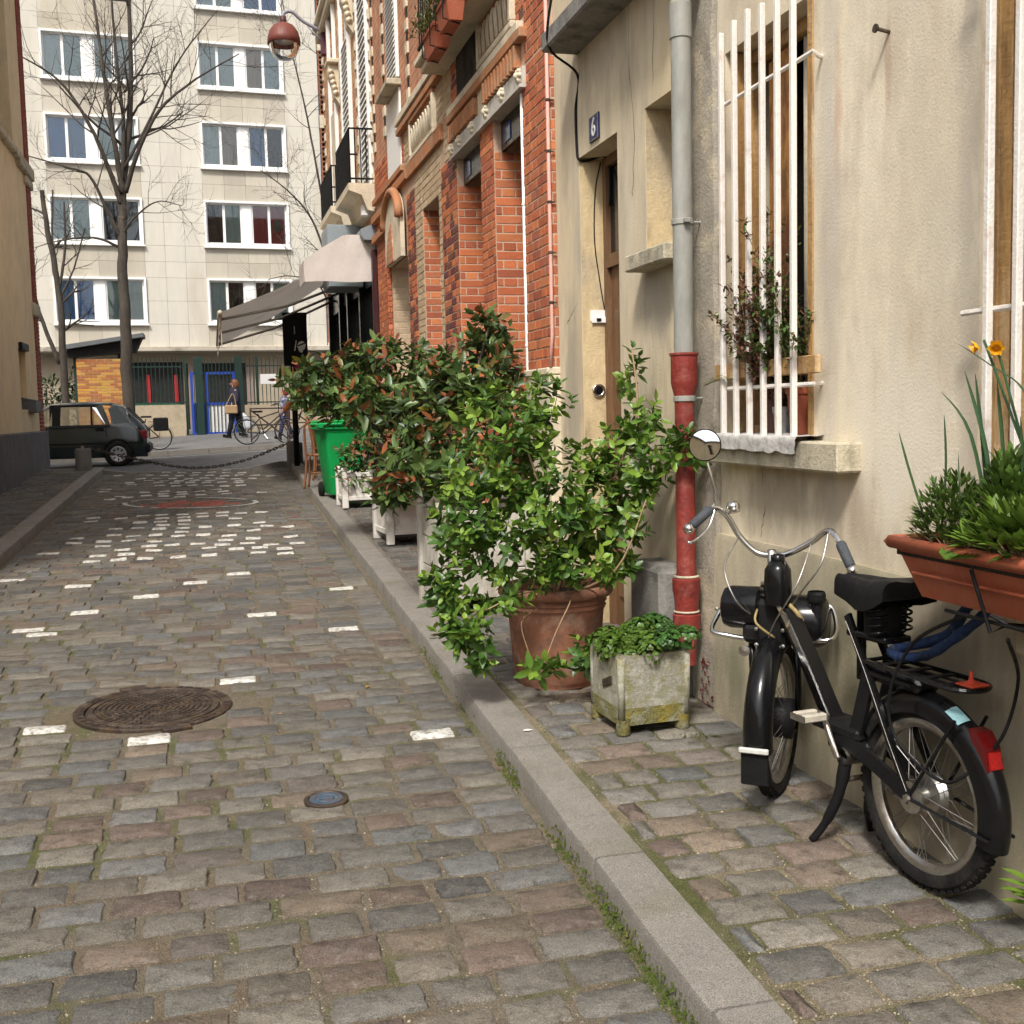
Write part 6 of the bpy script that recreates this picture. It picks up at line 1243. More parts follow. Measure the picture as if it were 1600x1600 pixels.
# ------------------------------------------------------------------ shrubs
def shrub(name, label, base, blobs, stems, colf, l, w, seed, n_sprig=0, whorl=False, tipcol=None, m='leaf', cat='shrub', part='leaf_sprig', stemr=.016, nleaf=6):
    r = random.Random(seed); t = thing(name, label, cat, base); B = MB(); st = MB(); sprigs = []
    for (c, rad, n) in blobs:
        c = Vector(c)
        for i in range(n):
            v = rv(r)
            if r.random() < .78: v = v.normalized()*r.uniform(.72,1.04)
            p = c+Vector((v.x*rad[0], v.y*rad[1], v.z*rad[2])); d = v*.7+rv(r)*.55+Vector((0,0,.45)); sprigs.append((p, d.normalized(), r.random()))
    for pts, r0 in stems: P = bez(pts, 5); st.tube(P, [lerp(r0, r0*.35, i/(len(P)-1)) for i in range(len(P))], 6)
    def sprig(b, p, d, q, rr):
        side = d.cross(rv(rr)).normalized(); sz = rr.uniform(.75,1.2)
        for k in range(nleaf):
            a = 2*math.pi*k/nleaf*1.9+rr.random(); s2 = Matrix.Rotation(a,3,d) @ side; lvl = k/nleaf
            dd = d*(.25+.75*lvl)+s2*(1.05-.45*lvl)-Vector((0,0,.12)); cc = colf(rr, lvl, q)
            if tipcol and lvl > .65 and q > .55: cc = tipcol(rr)
            rz_ = rr.uniform(.6,1.2); cc = (.30,.25,.03) if rr.random() < .004 else ((.16,.09,.035) if rr.random() < .004 else cc); leafmesh(b, p-d*l*.9*(1-lvl), dd+rv(rr)*.15, l*sz*rz_*(1-.25*(lvl > .7)), w*sz*(.35+.65*rz_), cc, up=d, curl=rr.uniform(.0,.25))
    # the sprigs nearest to the camera are parts of their own, sharing a few meshes
    sprigs.sort(key=lambda s: (s[0]-Vector((0,0,1.75))).length)
    if n_sprig:
        idx = sorted(range(len(sprigs)), key=lambda i: (sprigs[i][0]-Vector((0,0,1.75))).length+r.random()*.25)[:n_sprig]; own = set(idx); MS = []
        for k in range(16):
            b = MB(); rr = random.Random(500+k); sprig(b, Vector((0,0,0)), Vector((0,0,1)), rr.random(), rr); MS.append(b.mesh(part, M['leaf_o'], True))
        inv = parent_matrix(t).inverted()
        for i in idx:
            p, d, q = sprigs[i]; Mx = d.to_track_quat('Z','Y').to_matrix().to_4x4(); s = r.uniform(.85,1.15)
            inst(part, MS[r.randrange(16)], t, inv @ Matrix.Translation(p) @ Mx @ Matrix.Rotation(r.uniform(0,6.28),4,'Z') @ Matrix.Scale(s,4))
        sprigs = [s for i, s in enumerate(sprigs) if i not in own]
    for p, d, q in sprigs: sprig(B, p, d, q, r)
    tag(B.build('foliage', M[m], t, smooth=True), kind='stuff'); st.build('stems', M['twig'] if whorl else M['bark'], t, smooth=True); return t
def pho(r, lvl, q): g = r.uniform(.65,1.35); return (.045*g,.085*g,.02*g) if r.random() < .6 else (.10*g,.155*g,.04*g)
def pho_tip(r): g = r.uniform(.7,1.3); return (.22*g,.075*g,.028*g) if r.random() < .7 else (.14*g,.11*g,.03*g)
def cho(r, lvl, q): g = r.uniform(.7,1.3); return (.165*g,.26*g,.034*g) if (lvl > .55 and q > .25) or q > .8 else ((.088*g,.172*g,.024*g) if q > .3 else (.052*g,.115*g,.018*g))
zb_ = zs(7.9)+.6
shrub('photinia_shrub', 'dark green red tipped shrub in the weathered planter, reaching highest against the brick', (1.78,7.86,zb_),
    [((1.88,8.15,2.05),(.36,.30,.30),90),((2.03,8.25,2.35),(.16,.16,.18),26),((1.62,8.1,1.75),(.40,.32,.34),98),((1.38,7.9,1.42),(.30,.28,.24),46),((2.10,8.1,1.85),(.18,.22,.26),30),((1.7,7.85,1.35),(.3,.25,.2),24)],
    [([(1.78,7.9,zb_),(1.74,7.95,1.4),(1.85,8.1,1.9),(2.02,8.22,2.4)],.022),([(1.76,7.9,zb_),(1.65,7.95,1.35),(1.5,8.0,1.8)],.018),([(1.8,7.9,zb_),(1.95,8.0,1.5),(2.1,8.1,1.95)],.016)], pho, .115, .043, 61, 60, tipcol=pho_tip)
zb_ = zs(10.95)+.38
shrub('photinia_shrub', 'broad dark red tipped shrub spreading over the green bin', (1.86,10.95,zb_),
    [((1.10,10.9,2.04),(.52,.36,.29),104),((1.68,10.9,2.18),(.54,.36,.34),116),((1.5,10.7,1.86),(.58,.40,.24),100),((2.0,10.9,1.9),(.3,.3,.3),36),((1.78,10.55,1.30),(.28,.30,.34),60),((1.60,10.45,1.08),(.26,.26,.16),40),((1.28,11.2,2.0),(.45,.35,.25),44)],
    [([(1.86,10.95,zb_),(1.8,10.9,1.2),(1.55,10.85,1.6),(1.2,10.9,2.1)],.026),([(1.84,10.95,zb_),(1.84,10.9,1.3),(1.75,10.85,1.7),(1.7,10.9,2.2)],.024),([(1.88,10.95,zb_),(2.0,10.9,1.4),(2.05,10.9,1.9)],.02)], pho, .13, .049, 62, 60, tipcol=pho_tip)
zb_ = zs(13.95)+.36
shrub('photinia_shrub', 'small red tipped shrub in the white planter before the green bin', (1.8,13.95,zb_), [((1.72,13.8,1.28),(.30,.26,.20),34),((1.6,13.7,1.05),(.2,.2,.12),12),((1.9,14.0,1.6),(.22,.22,.3),22)],
    [([(1.8,13.95,zb_),(1.75,13.9,1.25),(1.7,13.8,1.4)],.016),([(1.8,13.95,zb_),(1.9,14,1.4),(1.92,14,1.7)],.016)], pho, .11, .04, 63, tipcol=pho_tip)

# ------------------------------------------------------------------ big terracotta pot with the light green shrub
px, py = 1.725, 5.74; z0 = zs(py)
pt = thing('terracotta_pot', 'large round terracotta pot with rolled rim', 'plant pot', (px,py,z0))
b = MB(); b.lathe([(.205,-.005),(.212,.015),(.225,.03),(.252,.38),(.262,.40),(.266,.405),(.26,.415),(.262,.425),(.27,.432),(.262,.442),(.264,.452),(.29,.46),(.302,.475),(.302,.497),(.288,.512),(.268,.515),(.25,.49),(.245,.44)], (px,py,z0), 44); b.build('body', M['pot'], pt, sharp=50)
b = MB(); b.disc((px,py,z0+.455), .25, 24); b.build('soil', M['soil'], pt)
zb_ = z0+.45
shrub('choisya_shrub', 'light green glossy leaved shrub spilling out of the big terracotta pot', (px,py,zb_),
    [((1.48,5.75,1.69),(.27,.24,.20),62),((1.72,5.85,1.80),(.16,.16,.15),24),((2.15,5.70,1.95),(.07,.07,.17),9),((2.11,5.45,1.66),(.15,.16,.2),20),((2.02,5.40,1.47),(.24,.20,.22),60),((2.16,5.05,1.56),(.10,.12,.10),14),((1.67,5.55,1.30),(.38,.30,.32),130),((1.92,5.45,1.22),(.26,.2,.22),48),((1.45,5.45,1.02),(.28,.2,.2),46),((1.5,5.6,1.5),(.28,.22,.2),44),((1.20,5.5,1.22),(.21,.2,.19),54),((1.84,5.42,.99),(.28,.18,.13),52),((1.10,5.45,.96),(.14,.15,.2),36),((1.25,5.6,1.45),(.2,.2,.15),26),
     ((1.14,5.36,.72),(.14,.12,.10),22),((1.22,5.33,.60),(.06,.06,.13),12),((1.50,5.27,.50),(.16,.08,.06),9),((1.74,5.22,.58),(.12,.06,.10),13),((1.30,5.4,.85),(.2,.1,.1),16)],
    [([(px,py,zb_),(1.68,5.65,1.1),(1.6,5.6,1.4),(1.5,5.7,1.75)],.012),([(px,py,zb_),(1.8,5.6,1.05),(1.95,5.5,1.35),(2.12,5.55,1.7),(2.15,5.68,2.05)],.012),([(px,py,zb_),(1.7,5.6,1.15),(1.76,5.55,1.4),(1.9,5.45,1.5)],.010),
     ([(px,py,zb_),(1.5,5.55,.92),(1.3,5.5,.98),(1.08,5.45,1.0)],.010),([(px,5.6,zb_),(1.5,5.45,.85),(1.3,5.38,.8),(1.15,5.36,.72),(1.28,5.3,.52)],.006),([(px,5.6,zb_),(1.7,5.4,.8),(1.6,5.33,.66),(1.5,5.27,.48)],.005),([(1.55,5.48,zb_-.02),(1.45,5.42,.70),(1.5,5.38,.5),(1.56,5.36,.44)],.004),([(px,5.7,zb_),(1.9,5.3,.95),(2.05,5.25,1.3)],.009)],
    cho, .074, .031, 71, 240, whorl=True, nleaf=7)

# ------------------------------------------------------------------ square concrete planter with ground cover
def square_planter():
    c = Vector((1.872, 4.92, zs(4.92))); t = thing('concrete_planter', 'square mossy concrete planter box on stub feet', 'planter', c, .03)
    t.rotation_euler = (PITCH*.6, 0, .06); hw, h, f = .172, .345, .05
    def ringv(a, z): return [(-a,-a,z),(a,-a,z),(a,a,z),(-a,a,z)]
    def band(z0, z1, a0, a1, m, name):
        b = MB(); b.add(ringv(a0,z0)+ringv(a1,z1), [(0,1,5,4),(1,2,6,5),(2,3,7,6),(3,0,4,7)]+([(3,2,1,0)] if z0 < .08 else [])); return b.build(name, m, t, local=True)
    band(.045,.125,hw-.004,hw-.003,M['concrete_moss'],'mossy_foot_band'); band(.125,h+.02,hw-.003,hw,M['concrete'],'box')
    for x, y in [(-1,-1),(1,-1),(1,1),(-1,1)]: b = MB(); b.tube([(x*(hw-.014),y*(hw-.014),.06),(x*(hw-.012),y*(hw-.012),h+.01)], .018, 8); b.build('corner_rib', M['concrete'], t, local=True, smooth=True)
    for x in (-1,1):
        for y in (-1,1): b = MB(); b.lathe([(.001,-.002),(.028,-.002),(.034,.01),(.032,.05),(.036,.075)], (x*(hw-.026),y*(hw-.026),0), 12); b.build('foot', M['concrete_moss'], t, local=True, smooth=True)
    b = MB(); b.add(ringv(hw,h+.02)+ringv(hw-.03,h+.02)+ringv(hw-.03,h-.03), [(0,1,5,4),(1,2,6,5),(2,3,7,6),(3,0,4,7),(4,5,9,8),(5,6,10,9),(6,7,11,10),(7,4,8,11)]); b.build('rim', M['concrete_moss'], t, local=True)
    b = MB(); b.box(-hw+.03,hw-.03,-hw+.03,hw-.03,h-.03,h-.01); b.build('soil', M['soil'], t, local=True)
    b = MB(); b.obox((-hw-.0005,-.03,.22), (.003,0,0), (0,.05,-.02), (0,.004,.018)); b.build('handle_slot', M['cover'], t, local=True)
    g = thing('ground_cover_plant', 'low bright green small leaved plant filling the square concrete planter', 'plant', c+Vector((0,0,h)))
    r = random.Random(19); B = MB()
    cl = [(r.uniform(-.19,.19), r.uniform(-.19,.19), r.uniform(.035,.065)) for _ in range(46)]
    for cx, cy, cr in cl:
        hz = .015+.05*r.random()+(.04 if cx > .02 else 0); k0 = (.085,.155,.02) if cx < .03 else (.05,.13,.024); edge = max(abs(cx), abs(cy)) > .165
        for i in range(58):
            v = rv(r).normalized(); v.z = abs(v.z)*(1 if not edge or r.random() < .6 else -1.2); p = c+Vector((cx+v.x*cr, cy+v.y*cr, h+hz+v.z*cr*.9)); q = r.uniform(.65,1.3)
            a = r.uniform(0,6.28); n2 = (v+Vector((0,0,.6))+rv(r)*.4).normalized(); sd_ = n2.cross(rv(r)).normalized()
            for k in range(3): leafmesh(B, p, Matrix.Rotation(a+k*2.1,3,n2) @ sd_+n2*.25, r.uniform(.011,.018), .0145, tuple(x*q for x in k0), fold=.08, up=n2, curl=.15)
    tag(B.build('foliage', M['leaf'], g, smooth=True), kind='stuff')
    b = MB()
    for i in range(40): x, y = r.uniform(-.13,.13), r.uniform(-.13,.13); b.tube([c+Vector((x,y,h-.02)), c+Vector((x*1.2,y*1.2,h+.06))], .002, 3)
    b.build('stems', M['twig'], g)
square_planter()

# ------------------------------------------------------------------ moped
def make_moped():
    t = thing('moped', 'black moped with chrome handlebar and round mirror parked against the wall', 'moped', (2.135,3.017,zs(3.017)), R_(96.33))
    RX = Matrix.Rotation(R_(90),3,'X'); DEL = R_(-47); AX = .905
    def S(p):   # steered parts turn about the steering axis
        x, y, z = p; x -= AX; return (AX+x*math.cos(DEL)-y*math.sin(DEL), x*math.sin(DEL)+y*math.cos(DEL), z)
    SR = Matrix.Rotation(DEL,3,'Z')
    def wheel(name, c, R, rot, hubm):
        w = bpy.data.objects.new(name, None); COL.objects.link(w); w.parent = t; w.location = c; w.rotation_euler = (0,0,rot)
        pr = [(R-.052,-.017),(R-.04,-.026),(R-.018,-.027),(R-.005,-.016),(R,0),(R-.005,.016),(R-.018,.027),(R-.04,.026),(R-.052,.017)]
        b = MB(); b.lathe(pr, n=56, M=RX)
        for q in range(56):
            a = 2*math.pi*q/56
            for s in (-1,1): b.obox(RX @ Vector(((R-.0085)*math.cos(a),(R-.0085)*math.sin(a),s*.013)), RX @ Vector((-.009*math.sin(a),.009*math.cos(a),0)), RX @ Vector((.0072*math.cos(a),.0072*math.sin(a),0)), RX @ Vector((0,0,.008)))
        b.build('tyre', M['rubber'], w, local=True, sharp=40)
        b = MB(); b.lathe([(R-.085,-.006),(R-.075,-.017),(R-.058,-.021),(R-.05,-.017),(R-.05,.017),(R-.058,.021),(R-.075,.017),(R-.085,.006),(R-.085,-.006)], n=56, M=RX); b.build('rim', M['steel'], w, local=True, smooth=True)
        b = MB(); b.lathe([(.001,.07),(.03,.07),(.035,.055),(.062,.05),(.066,.03),(.06,.02),(.066,.012),(.06,.0),(.028,-.01),(.028,-.05),(.05,-.055),(.05,-.065),(.001,-.07)], n=24, M=RX); b.build('hub', hubm, w, local=True, sharp=30)
        b = MB()
        for q in range(36):
            a = 2*math.pi*q/36; a2 = a+(.5 if q % 4 < 2 else -.5); s = .045 if q % 2 else -.045; b.tube([RX @ Vector((.04*math.cos(a),.04*math.sin(a),s)), RX @ Vector(((R-.08)*math.cos(a2),(R-.08)*math.sin(a2),0))], .0014, 4, cap=False)
        b.build('spokes', M['spoke'], w, local=True)
    wheel('rear_wheel', (.065,0,.297), .297, 0, M['steel']); wheel('front_wheel', S((.955,0,.327)), .30, DEL, M['black_matt'])
    def fender(name, c, R, a0, a1, wd, rot, flare=0):
        b = MB(); n = 26; pr = [(-1,-.055),(-1,-.02),(-.8,.0),(-.4,.014),(0,.018),(.4,.014),(.8,0),(1,-.02),(1,-.055)]; vs = []; m = len(pr)
        for i in range(n+1):
            a = lerp(a0,a1,i/n); wv = wd*(1+flare*(i/n))
            for s, dr in pr: vs.append((c[0]+(R+dr)*math.cos(a), s*wv, c[2]+(R+dr)*math.sin(a)))
        b.add(vs, [(i*m+j, i*m+j+1, (i+1)*m+j+1, (i+1)*m+j) for i in range(n) for j in range(m-1)])
        if rot: b.v = [S(v) for v in b.v]
        return b.build(name, M['black'], t, local=True, smooth=True)
    fender('rear_fender', (.065,0,.297), .317, R_(30), R_(194), .042, 0)
    fender('front_fender', (.955,0,.327), .335, R_(50), R_(190), .045, 1, .15)
    # mud flap and reflector strip at the lower end of the front fender
    b = MB(); a = R_(193); b.cbox(.955-.350,.955-.338,-.05,.05,.165,.30,.004); b.v = [S(v) for v in b.v]; b.build('mud_flap', M['black_matt'], t, local=True)
    b = MB(); b.cbox(.955-.368,.955-.351,-.054,.054,.285,.305,.004); b.v = [S(v) for v in b.v]; b.build('reflector_strip', mat('pale strip', (.55,.55,.5), .5), t, local=True)
    b = MB(); b.lathe([(.04,-.075),(.075,-.06),(.078,.06),(.04,.075)], S((.955,0,.327)), 18, SR @ RX); b.build('hub_cover', M['black_matt'], t, local=True, smooth=True)
    for s in (-1,1):
        b = MB(); b.tube([S((.955,s*.085,.327)), S((.915,s*.085,.62))], .014, 8); b.build('fork_leg', M['black'], t, local=True, smooth=True)
    # steering head, engine on the fork
    b = MB(); b.tube([S((.905,0,.60)), S((.895,0,.86))], .03, 12); b.build('steering_head', M['black'], t, local=True, smooth=True)
    b = MB(); b.tube([S((.895,0,.84)), S((.885,0,.985))], .017, 10); b.lathe([(.024,0),(.028,.006),(.028,.02),(.02,.026)], S((.894,0,.855)), 12); b.lathe([(.02,0),(.023,.006),(.02,.02)], S((.891,0,.90)), 12); b.build('stem', M['steel'], t, local=True, smooth=True)
    def drum(name, f, w0, w1, z, r0, m, prof=None):
        b = MB(); n = w1-w0; c = S((f,w0,z)); p = prof or [(.001,0),(r0*.8,0),(r0,.012),(r0,n-.03),(r0*.86,n-.008),(r0*.6,n),(.001,n)]; b.lathe(p, c, 26, SR @ Matrix.Rotation(R_(-90 if n > 0 else 90),3,'X')); return b.build(name, m, t, local=True, sharp=35)
    def drum2(name, f, w0, w1, z, r0, m):
        n = abs(w1-w0); b = MB(); p = [(.001,0),(r0*.8,0),(r0,.012),(r0,n-.035),(r0*.88,n-.01),(r0*.6,n),(.001,n)]; b.lathe(p, S((f,w0,z)), 26, SR @ Matrix.Rotation(R_(-90) if w1 > w0 else R_(90),3,'X')); return b.build(name, m, t, local=True, sharp=35)
    drum2('fuel_tank', .93, .045, .20, .755, .082, M['black']); drum2('flywheel_cover', .93, -.045, -.20, .715, .098, M['black'])
    b = MB(); b.cbox(.85,1.0,-.06,.06,.60,.80,.02); b.cbox(.86,.99,-.11,.11,.63,.70,.015); b.v = [S(v) for v in b.v]; b.build('engine_block', M['black_matt'], t, local=True)
    b = MB(); b.lathe([(.001,.165),(.03,.16),(.048,.13),(.052,.06),(.045,.0)], S((.83,-.035,.79)), 18); b.lathe([(.022,.15),(.026,.16),(.026,.185),(.001,.19)], S((.83,-.035,.79)), 12); b.build('air_filter', M['black'], t, local=True, smooth=True)
    b = MB(); b.lathe([(.03,0),(.034,.01),(.034,.03),(.03,.04)], S((.86,-.17,.80)), 8); b.tube([S((.86,-.17,.74)), S((.86,-.17,.8))], .02, 8); b.build('filler_cap', M['black_matt'], t, local=True)
    for q in range(6): b = MB(); b.lathe([(.001,0),(.048,0),(.048,.004),(.001,.004)], S((.905,.0,.80+.011*q)), 16); b.build('cooling_fin', M['steel'] if q % 2 else M['black_matt'], t, local=True)
    b = MB(); b.tube([S(p) for p in bez([(.84,-.06,.80),(.82,-.11,.76),(.86,-.13,.70)],4)], .009, 7); b.tube([S(p) for p in bez([(.86,.05,.76),(.80,.04,.72),(.84,-.02,.66)],4)], .005, 6); b.build('fuel_hose', mat('amber hose', (.32,.24,.10), .5), t, local=True, smooth=True)
    for (f, w_, z) in ((.845,.05,.69),(.845,-.05,.69),(.845,.05,.63),(.845,-.05,.63),(.86,.205,.755),(.86,-.1,.62)): b = MB(); b.lathe([(.008,0),(.008,.006),(.001,.008)], S((f,w_,z)), 6, SR @ Matrix.Rotation(R_(-90),3,'Y')); b.build('bolt', M['steel'], t, local=True)
    for s in (-1,1):
        b = MB(); b.tube([S(p) for p in bez([(.90,s*.06,.635),(.86,s*.17,.655),(.87,s*.225,.665),(.93,s*.23,.70),(.99,s*.20,.76),(.98,s*.14,.78)],5)], .0095, 8); b.build('crash_bar', M['chrome'], t, local=True, smooth=True)
    b = MB(); b.lathe([(.02,0),(.022,.015),(.001,.018)], S((.87,.10,.60)), 10, SR @ Matrix.Rotation(R_(-90),3,'Y')); b.build('lever_knob', M['steel'], t, local=True)
    # handlebar with grips, levers, bell
    hb = [(-.14,-.315,.945),(-.085,-.265,1.03),(-.035,-.215,1.065),(-.01,-.15,1.02),(0,-.06,.972),(0,0,.965),(0,.06,.975),(-.01,.12,1.035),(-.03,.165,1.115),(-.07,.21,1.145),(-.14,.275,1.075)]
    hp = [S((AX-.02+f, w_, z)) for f, w_, z in hb]
    b = MB(); b.tube(bez(hp,5), .0115, 10); b.build('handlebar', M['chrome'], t, local=True, smooth=True)
    for (p, q) in ((hp[1],hp[0]),(hp[9],hp[10])):
        P, Q = Vector(p), Vector(q); d = (Q-P).normalized(); g = MB(); g.tube([P+d*.0, P+d*.01, P+d*.10, P+d*.105], [.014,.019,.0185,.014], 12); g.build('grip', M['grip'], t, local=True, smooth=True)
        g = MB(); g.tube([P+d*.105, P+d*.125, P+d*.14], [.017,.021,.012], 10); g.build('bar_end', M['chrome'], t, local=True, smooth=True)
        g = MB(); g.tube(bez([P+d*-.02+Vector((0,0,-.01)), P+d*.03+Vector((-.02,0,-.05)), P+d*.12+Vector((-.035,0,-.045)), P+d*.15+Vector((-.03,0,-.03))],4), .006, 6); g.build('brake_lever', M['chrome'], t, local=True, smooth=True)
    b = MB(); p = Vector(hp[8])+Vector((-.02,-.02,.025)); b.lathe([(.001,.03),(.018,.026),(.026,.012),(.026,0),(.02,-.006),(.024,-.012),(.001,-.014)], p, 18, Matrix.Rotation(R_(25),3,'Y')); b.build('bell', M['chrome'], t, local=True, smooth=True)
    # mirror, its glass turned to the camera
    mc = Vector((.93,.275,1.385)); nrm = Vector((-.818,.574,.055)).normalized(); Q = nrm.to_track_quat('Z','Y').to_matrix()
    b = MB(); b.tube([Vector(hp[9])+Vector((.0,-.01,.01)), Vector(hp[9])+Vector((.005,-.02,.06)), mc-nrm*.02-Vector((0,0,.04))], .0052, 8); b.build('mirror_arm', M['chrome'], t, local=True, smooth=True)
    b = MB(); b.lathe([(.056,.0),(.060,-.004),(.058,-.014),(.03,-.026),(.001,-.03)], mc, 30, Q); b.build('mirror_back', M['black'], t, local=True, smooth=True)
    b = MB(); b.lathe([(.001,.003),(.03,.0022),(.0555,.0)], mc, 30, Q); b.build('mirror_glass', mat('mirror silver', (.92,.92,.92), .02, 0, 1, 0, metal=1), t, local=True, smooth=True)
    # cables
    b = MB(); b.tube(bez([Vector(hp[7]), S((AX-.06,.17,.92)), S((AX-.09,.12,.8)), S((AX-.04,.06,.73))],6), .0035, 5); b.tube(bez([Vector(hp[2]), S((AX-.12,-.2,.95)), S((AX-.1,-.13,.85)), S((AX-.06,-.08,.78))],6), .0035, 5); b.tube(bez([Vector(hp[3]), S((AX-.14,-.12,.88)), S((AX-.13,-.04,.74)), S((AX-.08,.0,.66))],6), .003, 5); b.build('cables', M['steel'], t, local=True, smooth=True)
    # main beam with chrome edging
    def beam(name, pts, wd, th, m, parent=t):
        P = bez(pts, 6); b = MB(); vs = []; 
        for i, p in enumerate(P):
            d = (P[min(i+1,len(P)-1)]-P[max(i-1,0)]).normalized(); nn = Vector((-d.z,0,d.x))
            for a, c in ((-1,-1),(1,-1),(1,1),(-1,1)): vs.append(p+Vector((0,a*wd,0))+nn*c*th)
        n = len(P); b.add(vs, [(i*4+j, i*4+(j+1) % 4, (i+1)*4+(j+1) % 4, (i+1)*4+j) for i in range(n-1) for j in range(4)]+[(3,2,1,0), tuple(range(4*n-4,4*n))]); return b.build(name, m, parent, local=True)
    bp = [(.885,0,.82),(.80,0,.75),(.68,0,.61),(.56,0,.455),(.52,0,.41)]
    bo = beam('main_beam', bp, .026, .027, M['black'])
    for s in (-1,1): beam('chrome_strip', [(x,s*.0275,z+.006) for x,_,z in bp], .0022, .012, M['chrome'], bo)
    b = MB(); b.cbox(.33,.60,-.06,.06,.395,.44,.012); b.cbox(.30,.52,-.045,.045,.335,.40,.012); b.build('platform', M['black_matt'], t, local=True)
    for s in (-1,1):
        beam('seat_stay', [(.40,s*.045,.82),(.30,s*.05,.66),(.17,s*.056,.45),(.07,s*.062,.305)], .007, .014, M['black'])
        beam('seat_strut', [(.285,s*.048,.64),(.33,s*.045,.50),(.37,s*.04,.40)], .008, .028, M['black_matt'])
        beam('chain_stay', [(.45,s*.05,.40),(.25,s*.056,.355),(.065,s*.064,.300)], .007, .026, M['black_matt'])
        b = MB(); b.lathe([(.001,.012),(.012,.01),(.014,0)], (.065,s*.075,.297), 8, Matrix.Rotation(R_(-90*s),3,'X')); b.build('axle_nut', M['steel'], t, local=True)
        b = MB(); b.tube([(.06,s*.07,.31),(-.12,s*.06,.585)], .006, 6); b.tube([(.055,s*.072,.295),(-.245,s*.048,.26)], .0055, 6); b.build('fender_stay', M['black'], t, local=True)
        b = MB(); b.tube([(.40,s*.0535,.80),(.30,s*.0585,.66),(.17,s*.064,.45),(.075,s*.0705,.315)], .0011, 4); b.build('pinstripe', M['steel'], t, local=True)
    # saddle on its spring block
    b = MB(); secs = [(.505,.022,.925,.045),(.48,.038,.938,.06),(.40,.052,.94,.075),(.31,.085,.938,.085),(.23,.118,.948,.085),(.17,.125,.958,.075),(.145,.11,.955,.05)]; vs = []; n = 13
    for x, hw, z, dp in secs:
        for q in range(n): a = -1+2*q/(n-1); e = abs(a); vs.append((x, hw*math.sin(a*math.pi/2)*1.02 if e < 1 else hw*math.copysign(1,a), z-(dp*max(0,(e-.55)/.45)**1.5)+.012*(1-e*e)-.01*(1-min(1,e*3))))
    m = len(secs); b.add(vs, [(i*n+q, i*n+q+1, (i+1)*n+q+1, (i+1)*n+q) for i in range(m-1) for q in range(n-1)]+[tuple(range(n)), tuple(range(m*n-1,m*n-n-1,-1))]); b.build('saddle', M['black_matt'], t, local=True, sharp=60)
    b = MB()
    for s in (-1,1): b.tube([(.24+.028*math.cos(a),s*.05+.028*math.sin(a),.78+.10*a/(8*math.pi)) for a in [i*math.pi/8 for i in range(65)]], .0045, 5)
    b.build('saddle_springs', M['black'], t, local=True, smooth=True)
    b = MB(); b.lathe([(.03,.765),(.05,.78),(.052,.87),(.03,.89)], (.265,0,0), 16, Matrix.Diagonal((1,1.5,1))); b.build('spring_cover', M['black_matt'], t, local=True, smooth=True)
    b = MB(); b.tube([(.42,0,.86),(.36,0,.87),(.24,0,.885)], .012, 8); b.cbox(.20,.40,-.055,.055,.752,.775,.006); b.tube([(.385,0,.60),(.385,0,.87)], .016, 8); b.build('saddle_post', M['black'], t, local=True)
    # rack
    rk = bpy.data.objects.new('luggage_rack', None); COL.objects.link(rk); rk.parent = t
    b = MB(); b.tube([(.30,.06,.685),(.30,-.06,.685)], .007, 6)
    b.tube(bez([(.30,.06,.685),(.0,.068,.683),(-.12,.066,.68),(-.165,.0,.68),(-.12,-.066,.68),(0,-.068,.683),(.30,-.06,.685)],5), .008, 6); b.build('rack_loop', M['black'], rk, local=True)
    for x in (.22,.12,.02,-.08): b = MB(); b.box(x-.012,x+.012,-.062,.062,.681,.687); b.build('rack_slat', M['black_matt'], rk, local=True)
    for y in (-.022,.022): b = MB(); b.box(-.15,.30,y-.005,y+.005,.676,.681); b.build('rack_rod', M['black_matt'], rk, local=True)
    b = MB(); b.cbox(.05,.33,-.055,.055,.62,.672,.02); b.build('tool_tray', M['black'], rk, local=True)
    # tail light, sticker, reflector
    b = MB(); b.prism([(-.14,.565),(-.175,.560),(-.208,.52),(-.222,.455),(-.212,.445),(-.19,.445),(-.17,.49)], lambda x, z, d: (x, -.029+d, z), .058); tl = b.build('tail_light', mat('red lens', (.10,.003,.004), .18, .15, 30, .15, coat=.4), t, local=True)
    b = MB(); b.obox((-.218,0,.485), (.0045,0,-.0005), (0,.021,0), (-.0055,0,-.024)); b.build('lens', mat('bright red reflector', (.42,.012,.01), .2, .35, 120, .6, 160), tl, local=True)
    b = MB(); a0, a1 = R_(112), R_(123); vs = []
    for i in range(5):
        a = lerp(a0,a1,i/4)
        for j in range(5): s = lerp(.0,.95,j/4); dr = .0195-.016*s**2.2; vs.append((.065+(.318+dr)*math.cos(a), s*.042, .297+(.318+dr)*math.sin(a)))
    b.add(vs, [(i*5+j, i*5+j+1, (i+1)*5+j+1, (i+1)*5+j) for i in range(4) for j in range(4)]); b.build('sticker', mat('pale blue sticker', (.25,.45,.48), .5, .2, 60), t, local=True)
    b = MB(); b.lathe([(.018,0),(.02,.006),(.008,.014),(.005,.04),(.001,.042)], (-.12,.0,.688), 10); b.cbox(-.16,-.09,-.035,.035,.687,.694,.003); b.build('red_strap_end', mat('orange red plastic', (.60,.07,.03), .5), t, local=True)
    # pedals, stand
    b = MB(); b.lathe([(.03,-.07),(.03,.07)], (.40,0,.335), 14, RX); b.tube([(.40,.075,.335),(.405,.085,.335),(.46,.10,.47)], .010, 8); b.tube([(.40,-.075,.335),(.34,-.10,.2)], .010, 8); b.build('cranks', M['steel'], t, local=True, smooth=True)
